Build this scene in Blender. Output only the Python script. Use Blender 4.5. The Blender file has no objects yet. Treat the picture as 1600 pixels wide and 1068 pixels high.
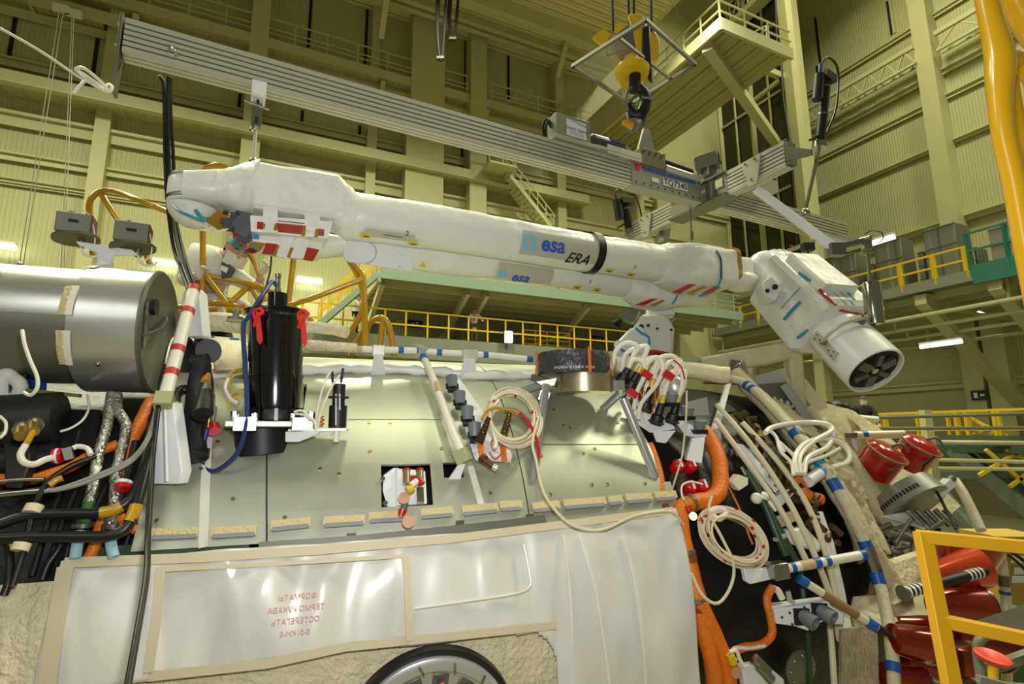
import bpy, bmesh, math, random
from mathutils import Vector as V, Matrix as M3, noise
random.seed(7)
SC = bpy.context.scene
COL = SC.collection
PI = math.pi
# ---------------------------------------------------------------- camera
FPX = 834.0; TILT = math.radians(9.80); ROLL = math.radians(-0.32); CAMZ = 4.5
ct, st, cr, sr = math.cos(TILT), math.sin(TILT), math.cos(ROLL), math.sin(ROLL)
_X = V((1, 0, 0)); _U = V((0, -st, ct)); CF = V((0, ct, st))
CR = cr*_X + sr*_U; CU = -sr*_X + cr*_U; EYE = V((0, 0, CAMZ))
cam = bpy.data.cameras.new('camera'); camo = bpy.data.objects.new('camera', cam); COL.objects.link(camo)
cam.sensor_width = 36; cam.lens = FPX*36/1600; cam.clip_end = 300; cam.clip_start = 0.05
camo.matrix_world = M3(((CR.x, CU.x, -CF.x, EYE.x), (CR.y, CU.y, -CF.y, EYE.y), (CR.z, CU.z, -CF.z, EYE.z), (0, 0, 0, 1)))
SC.camera = camo
# ---------------------------------------------------------------- view and world
SC.view_settings.view_transform = 'Standard'; SC.view_settings.look = 'None'
SC.view_settings.gamma = 1; SC.view_settings.exposure = -0.3; SC.view_settings.use_curve_mapping = False
w = bpy.data.worlds.new('hall_air'); SC.world = w; w.use_nodes = True
w.node_tree.nodes['Background'].inputs[0].default_value = (0.62, 0.61, 0.42, 1)
w.node_tree.nodes['Background'].inputs[1].default_value = 0.24
# ---------------------------------------------------------------- hall frame
AW = math.radians(64.75)
HU = V((math.sin(AW), math.cos(AW), 0)); HV = V((-math.cos(AW), math.sin(AW), 0))
U0, V0, ZC = 38.0, 27.2, 44.0; ZD = 28.0
def hp(u, v, z): return HU*u + HV*v + V((0, 0, z))
def ray(px, py): return CR*(px-800) + CU*(534-py) + CF*FPX
def P(px, py, y): r = ray(px, py); return EYE + r*(y/r.y)
def hitv(px, py, v=None):
    r = ray(px, py); return EYE + r*((V0 if v is None else v)/r.dot(HV))
def hitu(px, py, u=None):
    r = ray(px, py); return EYE + r*((U0 if u is None else u)/r.dot(HU))
def hitz(px, py, z):
    r = ray(px, py); return EYE + r*((z-EYE.z)/r.z)
def uvz(p): return p.dot(HU), p.dot(HV), p.z
# ---------------------------------------------------------------- lights
def area(name, loc, size, power, col, aim=(0, 0, -1), sy=None):
    l = bpy.data.lights.new(name, 'AREA'); l.energy = power; l.color = col; l.size = size
    if sy: l.shape = 'RECTANGLE'; l.size_y = sy
    o = bpy.data.objects.new(name, l); COL.objects.link(o); o.location = loc
    o.rotation_euler = V(aim).to_track_quat('-Z', 'Y').to_euler(); return o
HALLCOL = (1.0, 0.985, 0.69)
for u, v, z, e in ((-8, 15, 24, 3000), (4, 15, 24, 2800), (15, 15, 25, 2000), (-19, 12, 24, 3200), (3, 2, 26, 500), (17, -1, 26, 1500), (26, 0, 40, 3500), (27, 14, 40, 3200), (33, -8, 38, 2500)):
    area('hall_lamp', hp(u, v, z), 3.0, e, HALLCOL).data.spread = math.radians(142)
area('camera_flash', (0.05, 0.1, CAMZ+0.32), 0.22, 88, (1.0, 0.98, 1.0), (0.0, 1, 0.12))
area('left_area_light', (-2.6, -1.0, CAMZ+2.6), 1.6, 34, (1.0, 0.99, 0.93), (0.5, 1, -0.42))  # wide area light from the upper left, behind the camera
# ---------------------------------------------------------------- materials
def lin(c):
    if isinstance(c, str): c = [int(c[i:i+2], 16)/255 for i in (0, 2, 4)]
    return tuple((x/12.92 if x <= .04045 else ((x+.055)/1.055)**2.4) for x in c) + (1,)
MC = {}
def mat(name, col='808080', rough=.5, metal=0., bump=0., bscale=30., var=0., vscale=3., emit=0., stretch=None, kind='noise', coat=0., alpha=1., sheen=0., ribs=None, spec=.5):
    if name in MC: return MC[name]
    m = bpy.data.materials.new(name); m.use_nodes = True; nt = m.node_tree; N = nt.nodes; L = nt.links
    b = N['Principled BSDF']; c = lin(col)
    b.inputs['Base Color'].default_value = c; b.inputs['Roughness'].default_value = rough
    b.inputs['Metallic'].default_value = metal; b.inputs['Coat Weight'].default_value = coat; b.inputs['Coat Roughness'].default_value = .15
    b.inputs['Specular IOR Level'].default_value = spec
    if emit: b.inputs['Emission Color'].default_value = c; b.inputs['Emission Strength'].default_value = emit
    if alpha < 1: b.inputs['Alpha'].default_value = alpha
    geo = N.new('ShaderNodeNewGeometry'); vec = geo.outputs['Position']
    if stretch:
        mp = N.new('ShaderNodeMapping'); L.new(vec, mp.inputs[0]); mp.inputs['Scale'].default_value = stretch; vec = mp.outputs[0]
    h = None
    if var:
        n = N.new('ShaderNodeTexNoise'); n.inputs['Scale'].default_value = vscale; n.inputs['Detail'].default_value = 4; L.new(vec, n.inputs['Vector'])
        r = N.new('ShaderNodeMapRange'); L.new(n.outputs['Fac'], r.inputs[0]); r.inputs[1].default_value = .3; r.inputs[2].default_value = .7
        r.inputs[3].default_value = 1-var; r.inputs[4].default_value = 1+var*.5
        mx = N.new('ShaderNodeVectorMath'); mx.operation = 'SCALE'; mx.inputs[0].default_value = c[:3]; L.new(r.outputs[0], mx.inputs['Scale'])
        L.new(mx.outputs[0], b.inputs['Base Color'])
        if metal > .5:
            r2 = N.new('ShaderNodeMapRange'); L.new(n.outputs['Fac'], r2.inputs[0]); r2.inputs[3].default_value = max(.05, rough-.12); r2.inputs[4].default_value = rough+.12
            L.new(r2.outputs[0], b.inputs['Roughness'])
    if bump:
        if kind == 'voronoi':
            n = N.new('ShaderNodeTexVoronoi'); n.feature = 'F1'; out = n.outputs['Distance']
        elif kind == 'brick':
            n = N.new('ShaderNodeTexBrick'); out = n.outputs['Fac']
        elif kind == 'crease':
            n = N.new('ShaderNodeTexNoise'); n.noise_type = 'RIDGED_MULTIFRACTAL'; n.inputs['Detail'].default_value = 3; out = n.outputs['Fac']
        else:
            n = N.new('ShaderNodeTexNoise'); n.inputs['Detail'].default_value = 3; out = n.outputs['Fac']
        n.inputs['Scale'].default_value = bscale; L.new(vec, n.inputs['Vector']); h = out
    if ribs:
        d, per, dep = ribs
        dt = N.new('ShaderNodeVectorMath'); dt.operation = 'DOT_PRODUCT'; L.new(geo.outputs['Position'], dt.inputs[0]); dt.inputs[1].default_value = tuple(x/per for x in d)
        fr = N.new('ShaderNodeMath'); fr.operation = 'PINGPONG'; L.new(dt.outputs['Value'], fr.inputs[0]); fr.inputs[1].default_value = .5
        mr = N.new('ShaderNodeMapRange'); L.new(fr.outputs[0], mr.inputs[0]); mr.inputs[1].default_value = .12; mr.inputs[2].default_value = .25
        h = mr.outputs[0]; bump = dep
    if h is not None:
        bp = N.new('ShaderNodeBump'); bp.inputs['Strength'].default_value = min(1, bump) if not ribs else 1; bp.inputs['Distance'].default_value = bump*.02 if not ribs else dep
        L.new(h, bp.inputs['Height']); L.new(bp.outputs[0], b.inputs['Normal'])
    MC[name] = m; return m
# ---------------------------------------------------------------- mesh builder
def frame(d, up=None):
    d = V(d).normalized(); up = V(up) if up is not None else V((0, 0, 1))
    if abs(d.dot(up.normalized())) > .98: up = V((0, 1, 0)) if abs(d.y) < .9 else V((1, 0, 0))
    s = d.cross(up).normalized(); u = s.cross(d).normalized(); return d, s, u
class MB:
    def __init__(s): s.v = []; s.f = []; s.m = []; s.cm = 0
    def add(s, vs, fs):
        o = len(s.v); s.v += [V(p) for p in vs]; s.f += [[i+o for i in f] for f in fs]; s.m += [s.cm]*len(fs); return s
    def hexa(s, p): return s.add(p, [(0, 3, 2, 1), (4, 5, 6, 7), (0, 1, 5, 4), (1, 2, 6, 5), (2, 3, 7, 6), (3, 0, 4, 7)])
    def box(s, c, sz, X=(1, 0, 0), Y=(0, 1, 0), Z=(0, 0, 1)):
        c = V(c); X, Y, Z = V(X)*sz[0]/2, V(Y)*sz[1]/2, V(Z)*sz[2]/2
        return s.hexa([c-X-Y-Z, c+X-Y-Z, c+X+Y-Z, c-X+Y-Z, c-X-Y+Z, c+X-Y+Z, c+X+Y+Z, c-X+Y+Z])
    def bar(s, a, b, w, h=None, up=None, ext=0):      # w sideways, h along up
        a, b = V(a), V(b); h = w if h is None else h; d, sd, u = frame(b-a, up); a = a-d*ext; b = b+d*ext
        return s.hexa([a-sd*w/2-u*h/2, b-sd*w/2-u*h/2, b+sd*w/2-u*h/2, a+sd*w/2-u*h/2, a-sd*w/2+u*h/2, b-sd*w/2+u*h/2, b+sd*w/2+u*h/2, a+sd*w/2+u*h/2])
    def prism(s, pts, e):                              # planar outline swept by vector e
        pts = [V(p) for p in pts]; e = V(e); n = len(pts)
        return s.add(pts+[p+e for p in pts], [tuple(range(n))[::-1], tuple(range(n, 2*n))]+[(i, (i+1) % n, (i+1) % n+n, i+n) for i in range(n)])
    def rings(s, rs, cap=True, close=False):
        n = len(rs[0]); o = len(s.v); vs = [p for r in rs for p in r]; fs = []; k = len(rs)
        for j in range(k if close else k-1):
            for i in range(n):
                a = j*n+i; b = j*n+(i+1) % n; c = ((j+1) % k)*n
                fs.append((a, b, c+(i+1) % n, c+i))
        if cap and not close: fs.append(tuple(range(n))[::-1]); fs.append(tuple(range((k-1)*n, k*n)))
        return s.add(vs, fs)
    def cyl(s, a, b, r0, r1=None, n=16, cap=True):
        a, b = V(a), V(b); r1 = r0 if r1 is None else r1; d, sd, u = frame(b-a)
        return s.rings([[p+(sd*math.cos(t*2*PI/n)+u*math.sin(t*2*PI/n))*r for t in range(n)] for p, r in ((a, r0), (b, r1))], cap)
    def lathe(s, prof, a, d, n=32, cap=True, arc=None):        # prof: (distance along d, radius)
        a = V(a); d, sd, u = frame(d)
        return s.rings([[a+d*h+(sd*math.cos(t*2*PI/n)+u*math.sin(t*2*PI/n))*max(r, 1e-4) for t in range(n)] for h, r in prof], cap)
    def tube(s, pts, r, n=8, sm=4, cap=True, close=False, rf=None, wob=0):
        pts = [V(p) for p in pts]
        if sm > 1 and len(pts) > 2: pts = spline(pts, sm, close)
        if wob: pts = [p+wob*noise.noise_vector(p*9) for p in pts]
        k = len(pts); rs = []; u = None
        for i, p in enumerate(pts):
            t = (pts[(i+1) % k if close else min(i+1, k-1)]-pts[(i-1) % k if close else max(i-1, 0)])
            if t.length < 1e-7: t = V((0, 0, 1))
            t.normalize()
            if u is None: _, sd, u = frame(t)
            else:
                u = (u-t*u.dot(t)); u = u.normalized() if u.length > 1e-5 else frame(t)[2]; sd = t.cross(u)
            rr = r*(rf(i/(k-1)) if rf else 1)
            rs.append([p+(sd*math.cos(q*2*PI/n)+u*math.sin(q*2*PI/n))*rr for q in range(n)])
        return s.rings(rs, cap, close)
    def ball(s, c, r, n=14, sc=(1, 1, 1), X=(1, 0, 0), Y=(0, 1, 0), Z=(0, 0, 1)):
        c = V(c); rs = []; m = max(6, n//2); X, Y, Z = V(X), V(Y), V(Z)
        for j in range(m+1):
            a = -PI/2+PI*j/m; a = max(-PI/2+.02, min(PI/2-.02, a))
            rs.append([c+r*(X*sc[0]*math.cos(a)*math.cos(t*2*PI/n)+Y*sc[1]*math.cos(a)*math.sin(t*2*PI/n)+Z*sc[2]*math.sin(a)) for t in range(n)])
        return s.rings(rs)
    def grid(s, fn, nu, nv, th=None):
        vs = [V(fn(i/nu, j/nv)) for j in range(nv+1) for i in range(nu+1)]
        fs = [(j*(nu+1)+i, j*(nu+1)+i+1, (j+1)*(nu+1)+i+1, (j+1)*(nu+1)+i) for j in range(nv) for i in range(nu)]
        if th is not None:
            N = len(vs); th = V(th) if not callable(th) else th
            lo = [p+(th(p) if callable(th) else th) for p in vs]
            fs2 = [tuple(k+N for k in reversed(f)) for f in fs]
            bd = [i for i in range(nu+1)]+[j*(nu+1)+nu for j in range(1, nv+1)]+[nv*(nu+1)+i for i in range(nu-1, -1, -1)]+[j*(nu+1) for j in range(nv-1, 0, -1)]
            sd = [(bd[k], bd[k]+N, bd[(k+1) % len(bd)]+N, bd[(k+1) % len(bd)]) for k in range(len(bd))]
            vs = vs+lo; fs = fs+fs2+sd
        return s.add(vs, fs)
    def ngon(s, c, d, r, h, n=6): return s.cyl(V(c)-V(d).normalized()*h/2, V(c)+V(d).normalized()*h/2, r, r, n)
    def base(s):
        xs = [p.x for p in s.v]; ys = [p.y for p in s.v]; zs = [p.z for p in s.v]
        return V(((min(xs)+max(xs))/2, (min(ys)+max(ys))/2, min(zs)))
    def build(s, name, m, parent=None, root=None, loc=None, ang=38, bev=0):
        off = root.location if root else (loc if loc is not None else s.base())
        me = bpy.data.meshes.new(name); me.from_pydata([tuple(p-off) for p in s.v], [], s.f)
        bm = bmesh.new(); bm.from_mesh(me); bmesh.ops.recalc_face_normals(bm, faces=bm.faces)
        bm.to_mesh(me); bm.free()
        for x in (m if isinstance(m, (list, tuple)) else [m]): me.materials.append(x)
        if s.cm or any(s.m):
            for p, k in zip(me.polygons, s.m): p.material_index = k
        me.shade_smooth(); me.set_sharp_from_angle(angle=math.radians(ang))
        o = bpy.data.objects.new(name, me); COL.objects.link(o)
        if parent: o.parent = parent
        else: o.location = off
        if bev:
            b = o.modifiers.new('bevel', 'BEVEL'); b.width = bev; b.segments = 2; b.limit_method = 'ANGLE'; b.angle_limit = math.radians(50)
        return o
def spline(pts, n, close=False):
    out = []; k = len(pts)
    for i in range(k if close else k-1):
        p1, p2 = pts[i], pts[(i+1) % k]
        p0 = pts[(i-1) % k] if close or i > 0 else p1*2-p2
        p3 = pts[(i+2) % k] if close or i+2 < k else p2*2-p1
        for j in range(n):
            t = j/n; out.append(.5*((2*p1)+(p2-p0)*t+(2*p0-5*p1+4*p2-p3)*t*t+(3*p1-p0-3*p2+p3)*t**3))
    if not close: out.append(pts[-1])
    return out
def tag(o, label=None, cat=None, group=None, kind=None):
    if label: o['label'] = label
    if cat: o['category'] = cat
    if group: o['group'] = group
    if kind: o['kind'] = kind
    return o
class T:                                               # a thing: an Empty at its base, parts are children
    def __init__(s, name, label, cat, loc, group=None):
        o = bpy.data.objects.new(name, None); COL.objects.link(o); o.location = V(loc); o.empty_display_size = .1
        tag(o, label, cat, group); s.o = o
        o.matrix_world = M3.Translation(V(loc))
    def p(s, name, mb, m, parent=None, label=None, bev=0, ang=38, kind=None):
        o = mb.build(name, m, parent or s.o, s.o, bev=bev, ang=ang); 
        if label: o['label'] = label
        if kind: o['kind'] = kind
        return o
def one(name, mb, m, label, cat, group=None, kind=None, bev=0, ang=38):
    return tag(mb.build(name, m, bev=bev, ang=ang), label, cat, group, kind)
def struct(name, mb, m, label=None, bev=0, loc=None): return tag(mb.build(name, m, bev=bev, loc=loc), label, None, None, 'structure')
def dup(o, parent=None):
    c = o.copy(); COL.objects.link(c)
    if parent: c.parent = parent
    for ch in list(o.children): dup(ch, c)
    return c
def textmesh(body, size, shear=0, bold=0, res=3, sub=0, maxe=None):
    cu = bpy.data.curves.new('t', 'FONT'); cu.body = body; cu.size = size; cu.shear = shear; cu.offset = bold
    cu.align_x = 'CENTER'; cu.align_y = 'CENTER'; cu.resolution_u = res
    o = bpy.data.objects.new('t', cu); COL.objects.link(o)
    dg = bpy.context.evaluated_depsgraph_get(); me = bpy.data.meshes.new_from_object(o.evaluated_get(dg))
    bm = bmesh.new(); bm.from_mesh(me); bmesh.ops.triangulate(bm, faces=bm.faces)
    if maxe:
        for _ in range(4):
            es = [e for e in bm.edges if e.calc_length() > maxe]
            if not es: break
            bmesh.ops.subdivide_edges(bm, edges=es, cuts=1); bmesh.ops.triangulate(bm, faces=bm.faces)
    vs = [v.co.copy() for v in bm.verts]; bm.verts.index_update(); fs = [[v.index for v in f.verts] for f in bm.faces]; bm.free()
    bpy.data.objects.remove(o); bpy.data.curves.remove(cu); bpy.data.meshes.remove(me)
    return vs, fs
def text(mb, body, size, c, X, Y, n, shear=0, bold=0, fn=None, maxe=None, flip=1):
    vs, fs = textmesh(body, size, shear, bold, maxe=maxe); c, X, Y, n = V(c), V(X), V(Y), V(n)
    mb.add([(fn(p.x*flip, p.y) if fn else c+X*p.x*flip+Y*p.y+n*.003) for p in vs], fs)
WALLP = 'bab886'
m_wallb = mat('cream_siding_back', WALLP, .55, ribs=(HU, .17, .016), var=.07, vscale=.35)
m_wallr = mat('cream_siding_right', WALLP, .55, ribs=(HV, .17, .016), var=.07, vscale=.35)
m_steel = mat('cream_painted_steel', 'c0bd8b', .5, var=.05, vscale=1)
m_ceil = mat('ceiling_decking', 'cfc892', .6, ribs=(HV, .5, .10))
m_floor = mat('hall_floor', '8a8566', .5, var=.1)
m_dark = mat('dark_gap', '15140c', .7)
m_soffit = mat('soffit_sheet', 'b1aa76', .55, ribs=(HU, .7, .05))
m_soffr = mat('soffit_sheet_side', 'a8a16c', .55, ribs=(HU, .55, .06))
m_grayp = mat('grey_painted_steel', '7c7f72', .5)
m_greenp = mat('green_painted_steel', '869a86', .5)
m_teal = mat('teal_painted_steel', '1f6e60', .45)
m_yel = mat('yellow_paint', 'd8b51c', .35, coat=.2)
m_yelf = mat('glossy_yellow_enamel', 'bd9000', .25, coat=.6, spec=.6)
m_glassd = mat('dark_glazing', '2b2a18', .15, spec=.6)
m_alu = mat('brushed_aluminium', 'c4c8b4', .40, .7, var=.06, vscale=2.5)
m_alus = mat('shiny_aluminium_sheet', 'd2d3cf', .33, .8, var=.05, vscale=1.6, stretch=(1, 1, 9))
m_prof = mat('anodised_aluminium_profile', 'c6c5b4', .42, .4)
m_groove = mat('dark_profile_groove', '3c3d49', .5, .3)
m_stl = mat('bare_steel', 'a9a99f', .25, .95)
m_gun = mat('dull_grey_metal', '77786d', .45, .6)
m_white = mat('white_wrapped_film', 'e4e5df', .4, bump=1.6, bscale=3.6, kind='noise', var=.02, coat=.1)
m_whitep = mat('white_painted_metal', 'e6e8ea', .35)
m_whitec = mat('white_cable_sheath', 'e8e4d6', .4)
m_black = mat('black_matte', '131316', .5)
m_blackg = mat('glossy_black_paint', '08080a', .12, coat=.7)
m_blackc = mat('black_cable_rubber', '151517', .38)
m_orange = mat('orange_cable_wrap', 'e57716', .4, bump=.6, bscale=60, var=.12, vscale=20)
m_red = mat('red_plastic', 'c4141a', .3)
m_redg = mat('glossy_red_enamel', 'ac1414', .12, coat=.8)
m_redn = mat('red_lacquered_metal', '8e2210', .2, .35, coat=.6)
m_blue = mat('blue_tape', '1c57a6', .4)
m_cyan = mat('cyan_tape', '2794b4', .4)
m_bluep = mat('blue_print', '3358c4', .5)
m_bluel = mat('pale_blue_print', '7fbfd8', .5)
m_blackp = mat('black_print', '111111', .5)
m_greenf = mat('dark_green_frame', '27452c', .4)
m_quilt = mat('quilted_beige_cloth', 'ddd3ae', .5, bump=1., bscale=38, var=.12, vscale=14)
m_wrap = mat('cream_cloth_wrapping', 'd2c9a4', .55, bump=1., bscale=12, var=.08, vscale=6)
m_film = mat('clear_plastic_over_white_cloth', 'd9d8cf', .34, coat=.7, bump=2.0, bscale=3, kind='crease', var=.02, stretch=(1.6, 1, .55))
m_beige = mat('beige_hem_tape', 'cdc2a2', .5)
m_blanket = mat('black_insulation_blanket', '0c0c0e', .45, bump=.6, bscale=16)
m_amber = mat('amber_film', 'a07a16', .2, coat=.5)
m_redfilm = mat('red_film', 'a8342a', .15, coat=.8)
m_grayc = mat('grey_connector_cap', '6f777b', .4)
m_brass = mat('brass_finish', 'b59a54', .3, .9)
m_gold = mat('champagne_anodised_metal', 'b9b18c', .3, .8)
m_tube = mat('white_fluorescent_tube', 'f4fff0', .4, emit=9)
m_lamp = mat('floodlight_glare', 'ffffff', .4, emit=30)
m_glass = mat('clear_acrylic', 'b9bdb0', .12, alpha=.2)
m_skin = mat('skin', 'c49a80', .5)
m_coat = mat('white_lab_coat', 'dddcd2', .7, bump=.8, bscale=9)
m_glove = mat('latex_glove', 'd8cdb6', .5, bump=.3, bscale=40)
m_mask = mat('pale_blue_face_mask', 'b8c6c8', .7)
# ================================================================ the hall shell
def plate(pts, e, m, name, label=None): return struct(name, MB().prism(pts, e), m, label)
UL, VN = -45.0, -14.0
plate([hp(UL, V0, 0), hp(U0, V0, 0), hp(U0, V0, ZC), hp(UL, V0, ZC)], HV*.3, m_wallb, 'wall_back', 'cream corrugated sheet wall behind the galleries')
plate([hp(U0, V0+.3, 0), hp(U0, VN, 0), hp(U0, VN, ZC), hp(U0, V0+.3, ZC)], HU*.3, m_wallr, 'wall_right', 'cream corrugated sheet wall on the right')
plate([hp(UL, VN, 0), hp(U0+.3, VN, 0), hp(U0+.3, V0+.3, 0), hp(UL, V0+.3, 0)], (0, 0, -.2), m_floor, 'floor', 'hall floor far below')
plate([hp(UL, VN, ZC), hp(U0+.3, VN, ZC), hp(U0+.3, V0+.3, ZC), hp(UL, V0+.3, ZC)], (0, 0, .3), m_ceil, 'ceiling', 'ribbed steel decking ceiling')
uD = uvz(hitz(1035, 20, ZD))[0]
plate([hp(UL, 4, ZD), hp(uD, 4, ZD), hp(uD, V0-.02, ZD), hp(UL, V0-.02, ZD)], (0, 0, .3), m_ceil, 'trim_0', 'lower ribbed roof decking over the left of the hall')
plate([hp(uD, 4, ZD), hp(uD, V0-.02, ZD), hp(uD, V0-.02, ZC), hp(uD, 4, ZC)], HU*.3, m_wallr, 'wall_step')
TR = [0]
def trim(mb, m=None, label=None, name=None):
    TR[0] += 1; return struct(name or 'trim_%d' % TR[0], mb, m or m_steel, label)
def bledge(px, py, h, d, u0=UL+.1, u1=U0-.1):             # ledge on the back wall through a pixel
    p = hitv(px, py); mb = MB(); a = hp(u0, V0-d/2, p.z); b = hp(u1, V0-d/2, p.z)
    mb.bar(a, b, d, h*.25); mb.bar(a-V((0, 0, h/2)), b-V((0, 0, h/2)), .06, h); trim(mb); return p.z
def rledge(px, py, h, d, v0=VN+.1, v1=V0-.1):
    p = hitu(px, py); mb = MB(); a = hp(U0-d/2, v0, p.z); b = hp(U0-d/2, v1, p.z)
    mb.bar(a, b, d, h*.3); mb.bar(a-V((0, 0, h/2)), b-V((0, 0, h/2)), .06, h); trim(mb); return p.z
bledge(188, 133, .35, .3); bledge(372, 247, .55, .35); bledge(66, 289, .12, .25); bledge(240, 320, .1, .2)
bledge(640, 345, .3, .3); bledge(700, 190, .3, .3)
rledge(1371, 80, .25, .3); rledge(1366, 168, .35, .35); rledge(1363, 274, .22, .3); rledge(1376, 379, .35, .4)
rledge(1408, 603, .4, .35); rledge(1520, 130, .3, .3)
# columns on the back wall: pixel x at a pixel y, width in metres
def bcol(px, py, wd, dp, z0=0, z1=ZC, label=None, m=None):
    p = hitv(px, py, V0-dp); u, _, _ = uvz(p)
    mb = MB().box(hp(u, V0-dp/2, (z0+z1)/2), (wd, dp, z1-z0), HU, HV); return trim(mb, m, label)
def zb(px, py, v=None): return hitv(px, py, v).z
bcol(155, 230, .55, .5, label='slim cream wall column at the far left')
bcol(391, 230, .8, .9, label='cream ribbed wall column behind the hanging clamp')
bcol(580, 250, .5, .5, z1=zb(580, 205)); bcol(588, 60, .45, .5, z0=zb(588, 120))
bcol(748, 200, 1.0, 1.0, label='broad cream wall column in the middle')
bcol(876, 200, .6, .7, label='cream wall column behind the stairs')
bcol(664, 260, 2.1, 1.0, z0=zb(664, 335), z1=zb(664, 195), label='lower cream ventilation shaft on the wall')
bcol(670, 100, 1.9, .9, z0=zb(670, 192), z1=zb(670, 30), label='upper cream ventilation shaft on the wall')
bcol(1000, 300, .6, .6); bcol(1020, 100, .6, .6)
# dark slits at sheet joints
for i, (px, y0, y1, dx) in enumerate(((20, 20, 92, 0), (150, 52, 115, 0), (374, 147, 172, 0), (484, 0, 75, 0), (572, 15, 103, 0), (472, 173, 192, 0),
                       (562, 197, 214, 0), (727, 65, 140, 0), (722, 170, 250, 0), (794, 88, 155, 0))):
    a = hitv(px, y0); b = hitv(px, y1); u = uvz(hitv(px, (y0+y1)/2))[0]
    trim(MB().box(hp(u, V0-.03, (a.z+b.z)/2), (.14, .06, abs(a.z-b.z)), HU, HV), m_dark)
# right wall columns
def rcol(px, py, wd, dp, z0=0, z1=ZC, label=None):
    p = hitu(px, py, U0-dp); _, v, _ = uvz(p)
    return trim(MB().box(hp(U0-dp/2, v, (z0+z1)/2), (dp, wd, z1-z0), HU, HV), None, label)
rcol(1456, 175, .95, 1.1, label='cream wall column right of the blue conduit'); rcol(1277, 590, .8, .9, z1=hitu(1277, 560).z); rcol(1560, 590, 1.0, 1.1, z1=hitu(1560, 500).z)
for px, y0, y1 in ((1278, 25, 100), (1282, 100, 200), (1390, 0, 57)):
    a = hitu(px, y0); b = hitu(px, y1); v = uvz(hitu(px, (y0+y1)/2))[1]
    for k, mm in ((0, m_dark), (.22, m_steel)):
        trim(MB().box(hp(U0-.04, v-k, (a.z+b.z)/2), (.08, .13, abs(a.z-b.z)), HU, HV), mm)
trim(MB().box(hp(U0-.5, V0-.5, ZC/2), (.9, .9, ZC), HU, HV), None, 'cream column in the hall corner')
# lattice girder along the right wall
def lattice(v0, v1, zt, zb_, u, n, label, name='lattice_girder', cat='girder'):
    t = T(name, label, cat, hp(u, (v0+v1)/2, zb_), None)
    t.p('top_chord', MB().bar(hp(u, v0, zt), hp(u, v1, zt), .22, .28), m_steel)
    t.p('bottom_chord', MB().bar(hp(u, v0, zb_), hp(u, v1, zb_), .16, .16), m_steel)
    t.p('back_chord', MB().bar(hp(u+.5, v0, zb_), hp(u+.5, v1, zb_), .14, .14), m_steel)
    mb = MB()
    for i in range(n):
        a = v0+(v1-v0)*i/n; b = v0+(v1-v0)*(i+1)/n; c = (a+b)/2
        mb.bar(hp(u, a, zb_), hp(u, c, zt), .09); mb.bar(hp(u, c, zt), hp(u, b, zb_), .09); mb.bar(hp(u+.5, a, zb_), hp(u, a, zb_), .06); mb.bar(hp(u, a, zb_), hp(u+.5, c, zb_), .06)
    t.p('lacing', mb, m_steel)
zt = hitu(1334, 128, U0-1.2).z
vc = uvz(hitu(1440, 100, U0-1.2))[1]
lattice(vc+.3, V0-1.2, zt, zt-1.15, U0-1.2, 8, 'pale lattice girder between hall corner and wall column')
lattice(VN+.5, vc-.9, zt, zt-1.15, U0-1.2, 12, 'pale lattice girder right of the wall column')
# ---------------------------------------------------------------- walkways on the back wall
def walk_edge(t, z, v, h, u0, u1, m, nm='edge_beam'): return t.p(nm, MB().bar(hp(u0, v, z), hp(u1, v, z), .12, h), m)
zw = zb(185, 184)                                     # soffit meets the wall here
vf = uvz(hitz(185, 166, zw))[1]
t = T('wall_walkway', 'cream service walkway with a ribbed soffit, lowest on the left back wall', 'walkway', hp(0, V0-.5, zw))
uE = uvz(hitv(905, 300))[0]
t.p('soffit', MB().prism([hp(UL+1, V0-.02, zw), hp(uE, V0-.02, zw), hp(uE, vf, zw), hp(UL+1, vf, zw)], (0, 0, .12)), m_soffit)
t.p('edge_beam', MB().bar(hp(UL+1, vf, zw+.26), hp(uE, vf, zw+.26), .14, .62), m_steel)
t.p('edge_flange', MB().bar(hp(UL+1, vf-.1, zw-.02), hp(uE, vf-.1, zw-.02), .35, .06), m_steel)
# upper gallery with railing
zg = zb(600, 138); vg = uvz(hitz(600, 124, zg))[1]
uA = uvz(hitv(165, 10))[0]; uB = uvz(hitv(1010, 200))[0]
t = T('upper_gallery', 'high cream gallery with thin railing across the back wall', 'gallery', hp(0, V0-1, zg))
t.p('deck', MB().prism([hp(UL+1, V0-.02, zg), hp(uB, V0-.02, zg), hp(uB, vg, zg), hp(UL+1, vg, zg)], (0, 0, .15)), m_soffit)
t.p('edge_beam', MB().bar(hp(UL+1, vg, zg+.28), hp(uB, vg, zg+.28), .12, .5), m_steel)
t.p('crane_rail_beam', MB().bar(hp(UL+1, vg+.55, zg-.45), hp(uB-3, vg+.55, zg-.45), .5, .3).bar(hp(UL+1, vg+.55, zg-.2), hp(uB-3, vg+.55, zg-.2), .12, .5), m_steel)
rl = MB()
for k, hh in enumerate((1.15, .62, .35)): rl.bar(hp(UL+1, vg, zg+.5+hh), hp(uB, vg, zg+.5+hh), .045 if k else .06)
t.p('handrail', rl, m_steel)
u = UL+2
while u < uB:
    t.p('railing_post', MB().bar(hp(u, vg, zg+.5), hp(u, vg, zg+1.65), .07), m_steel); u += 1.55
for px in (196, 598, 762, 880):
    u = uvz(hitv(px, 150, vg))[0]
    t.p('bracket', MB().bar(hp(u, vg, zg-.1), hp(u, vg+.3, zg-1.0), .25, .12).bar(hp(u, V0, zg-1.6), hp(u, vg+.2, zg-.5), .2, .2), m_steel)
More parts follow.
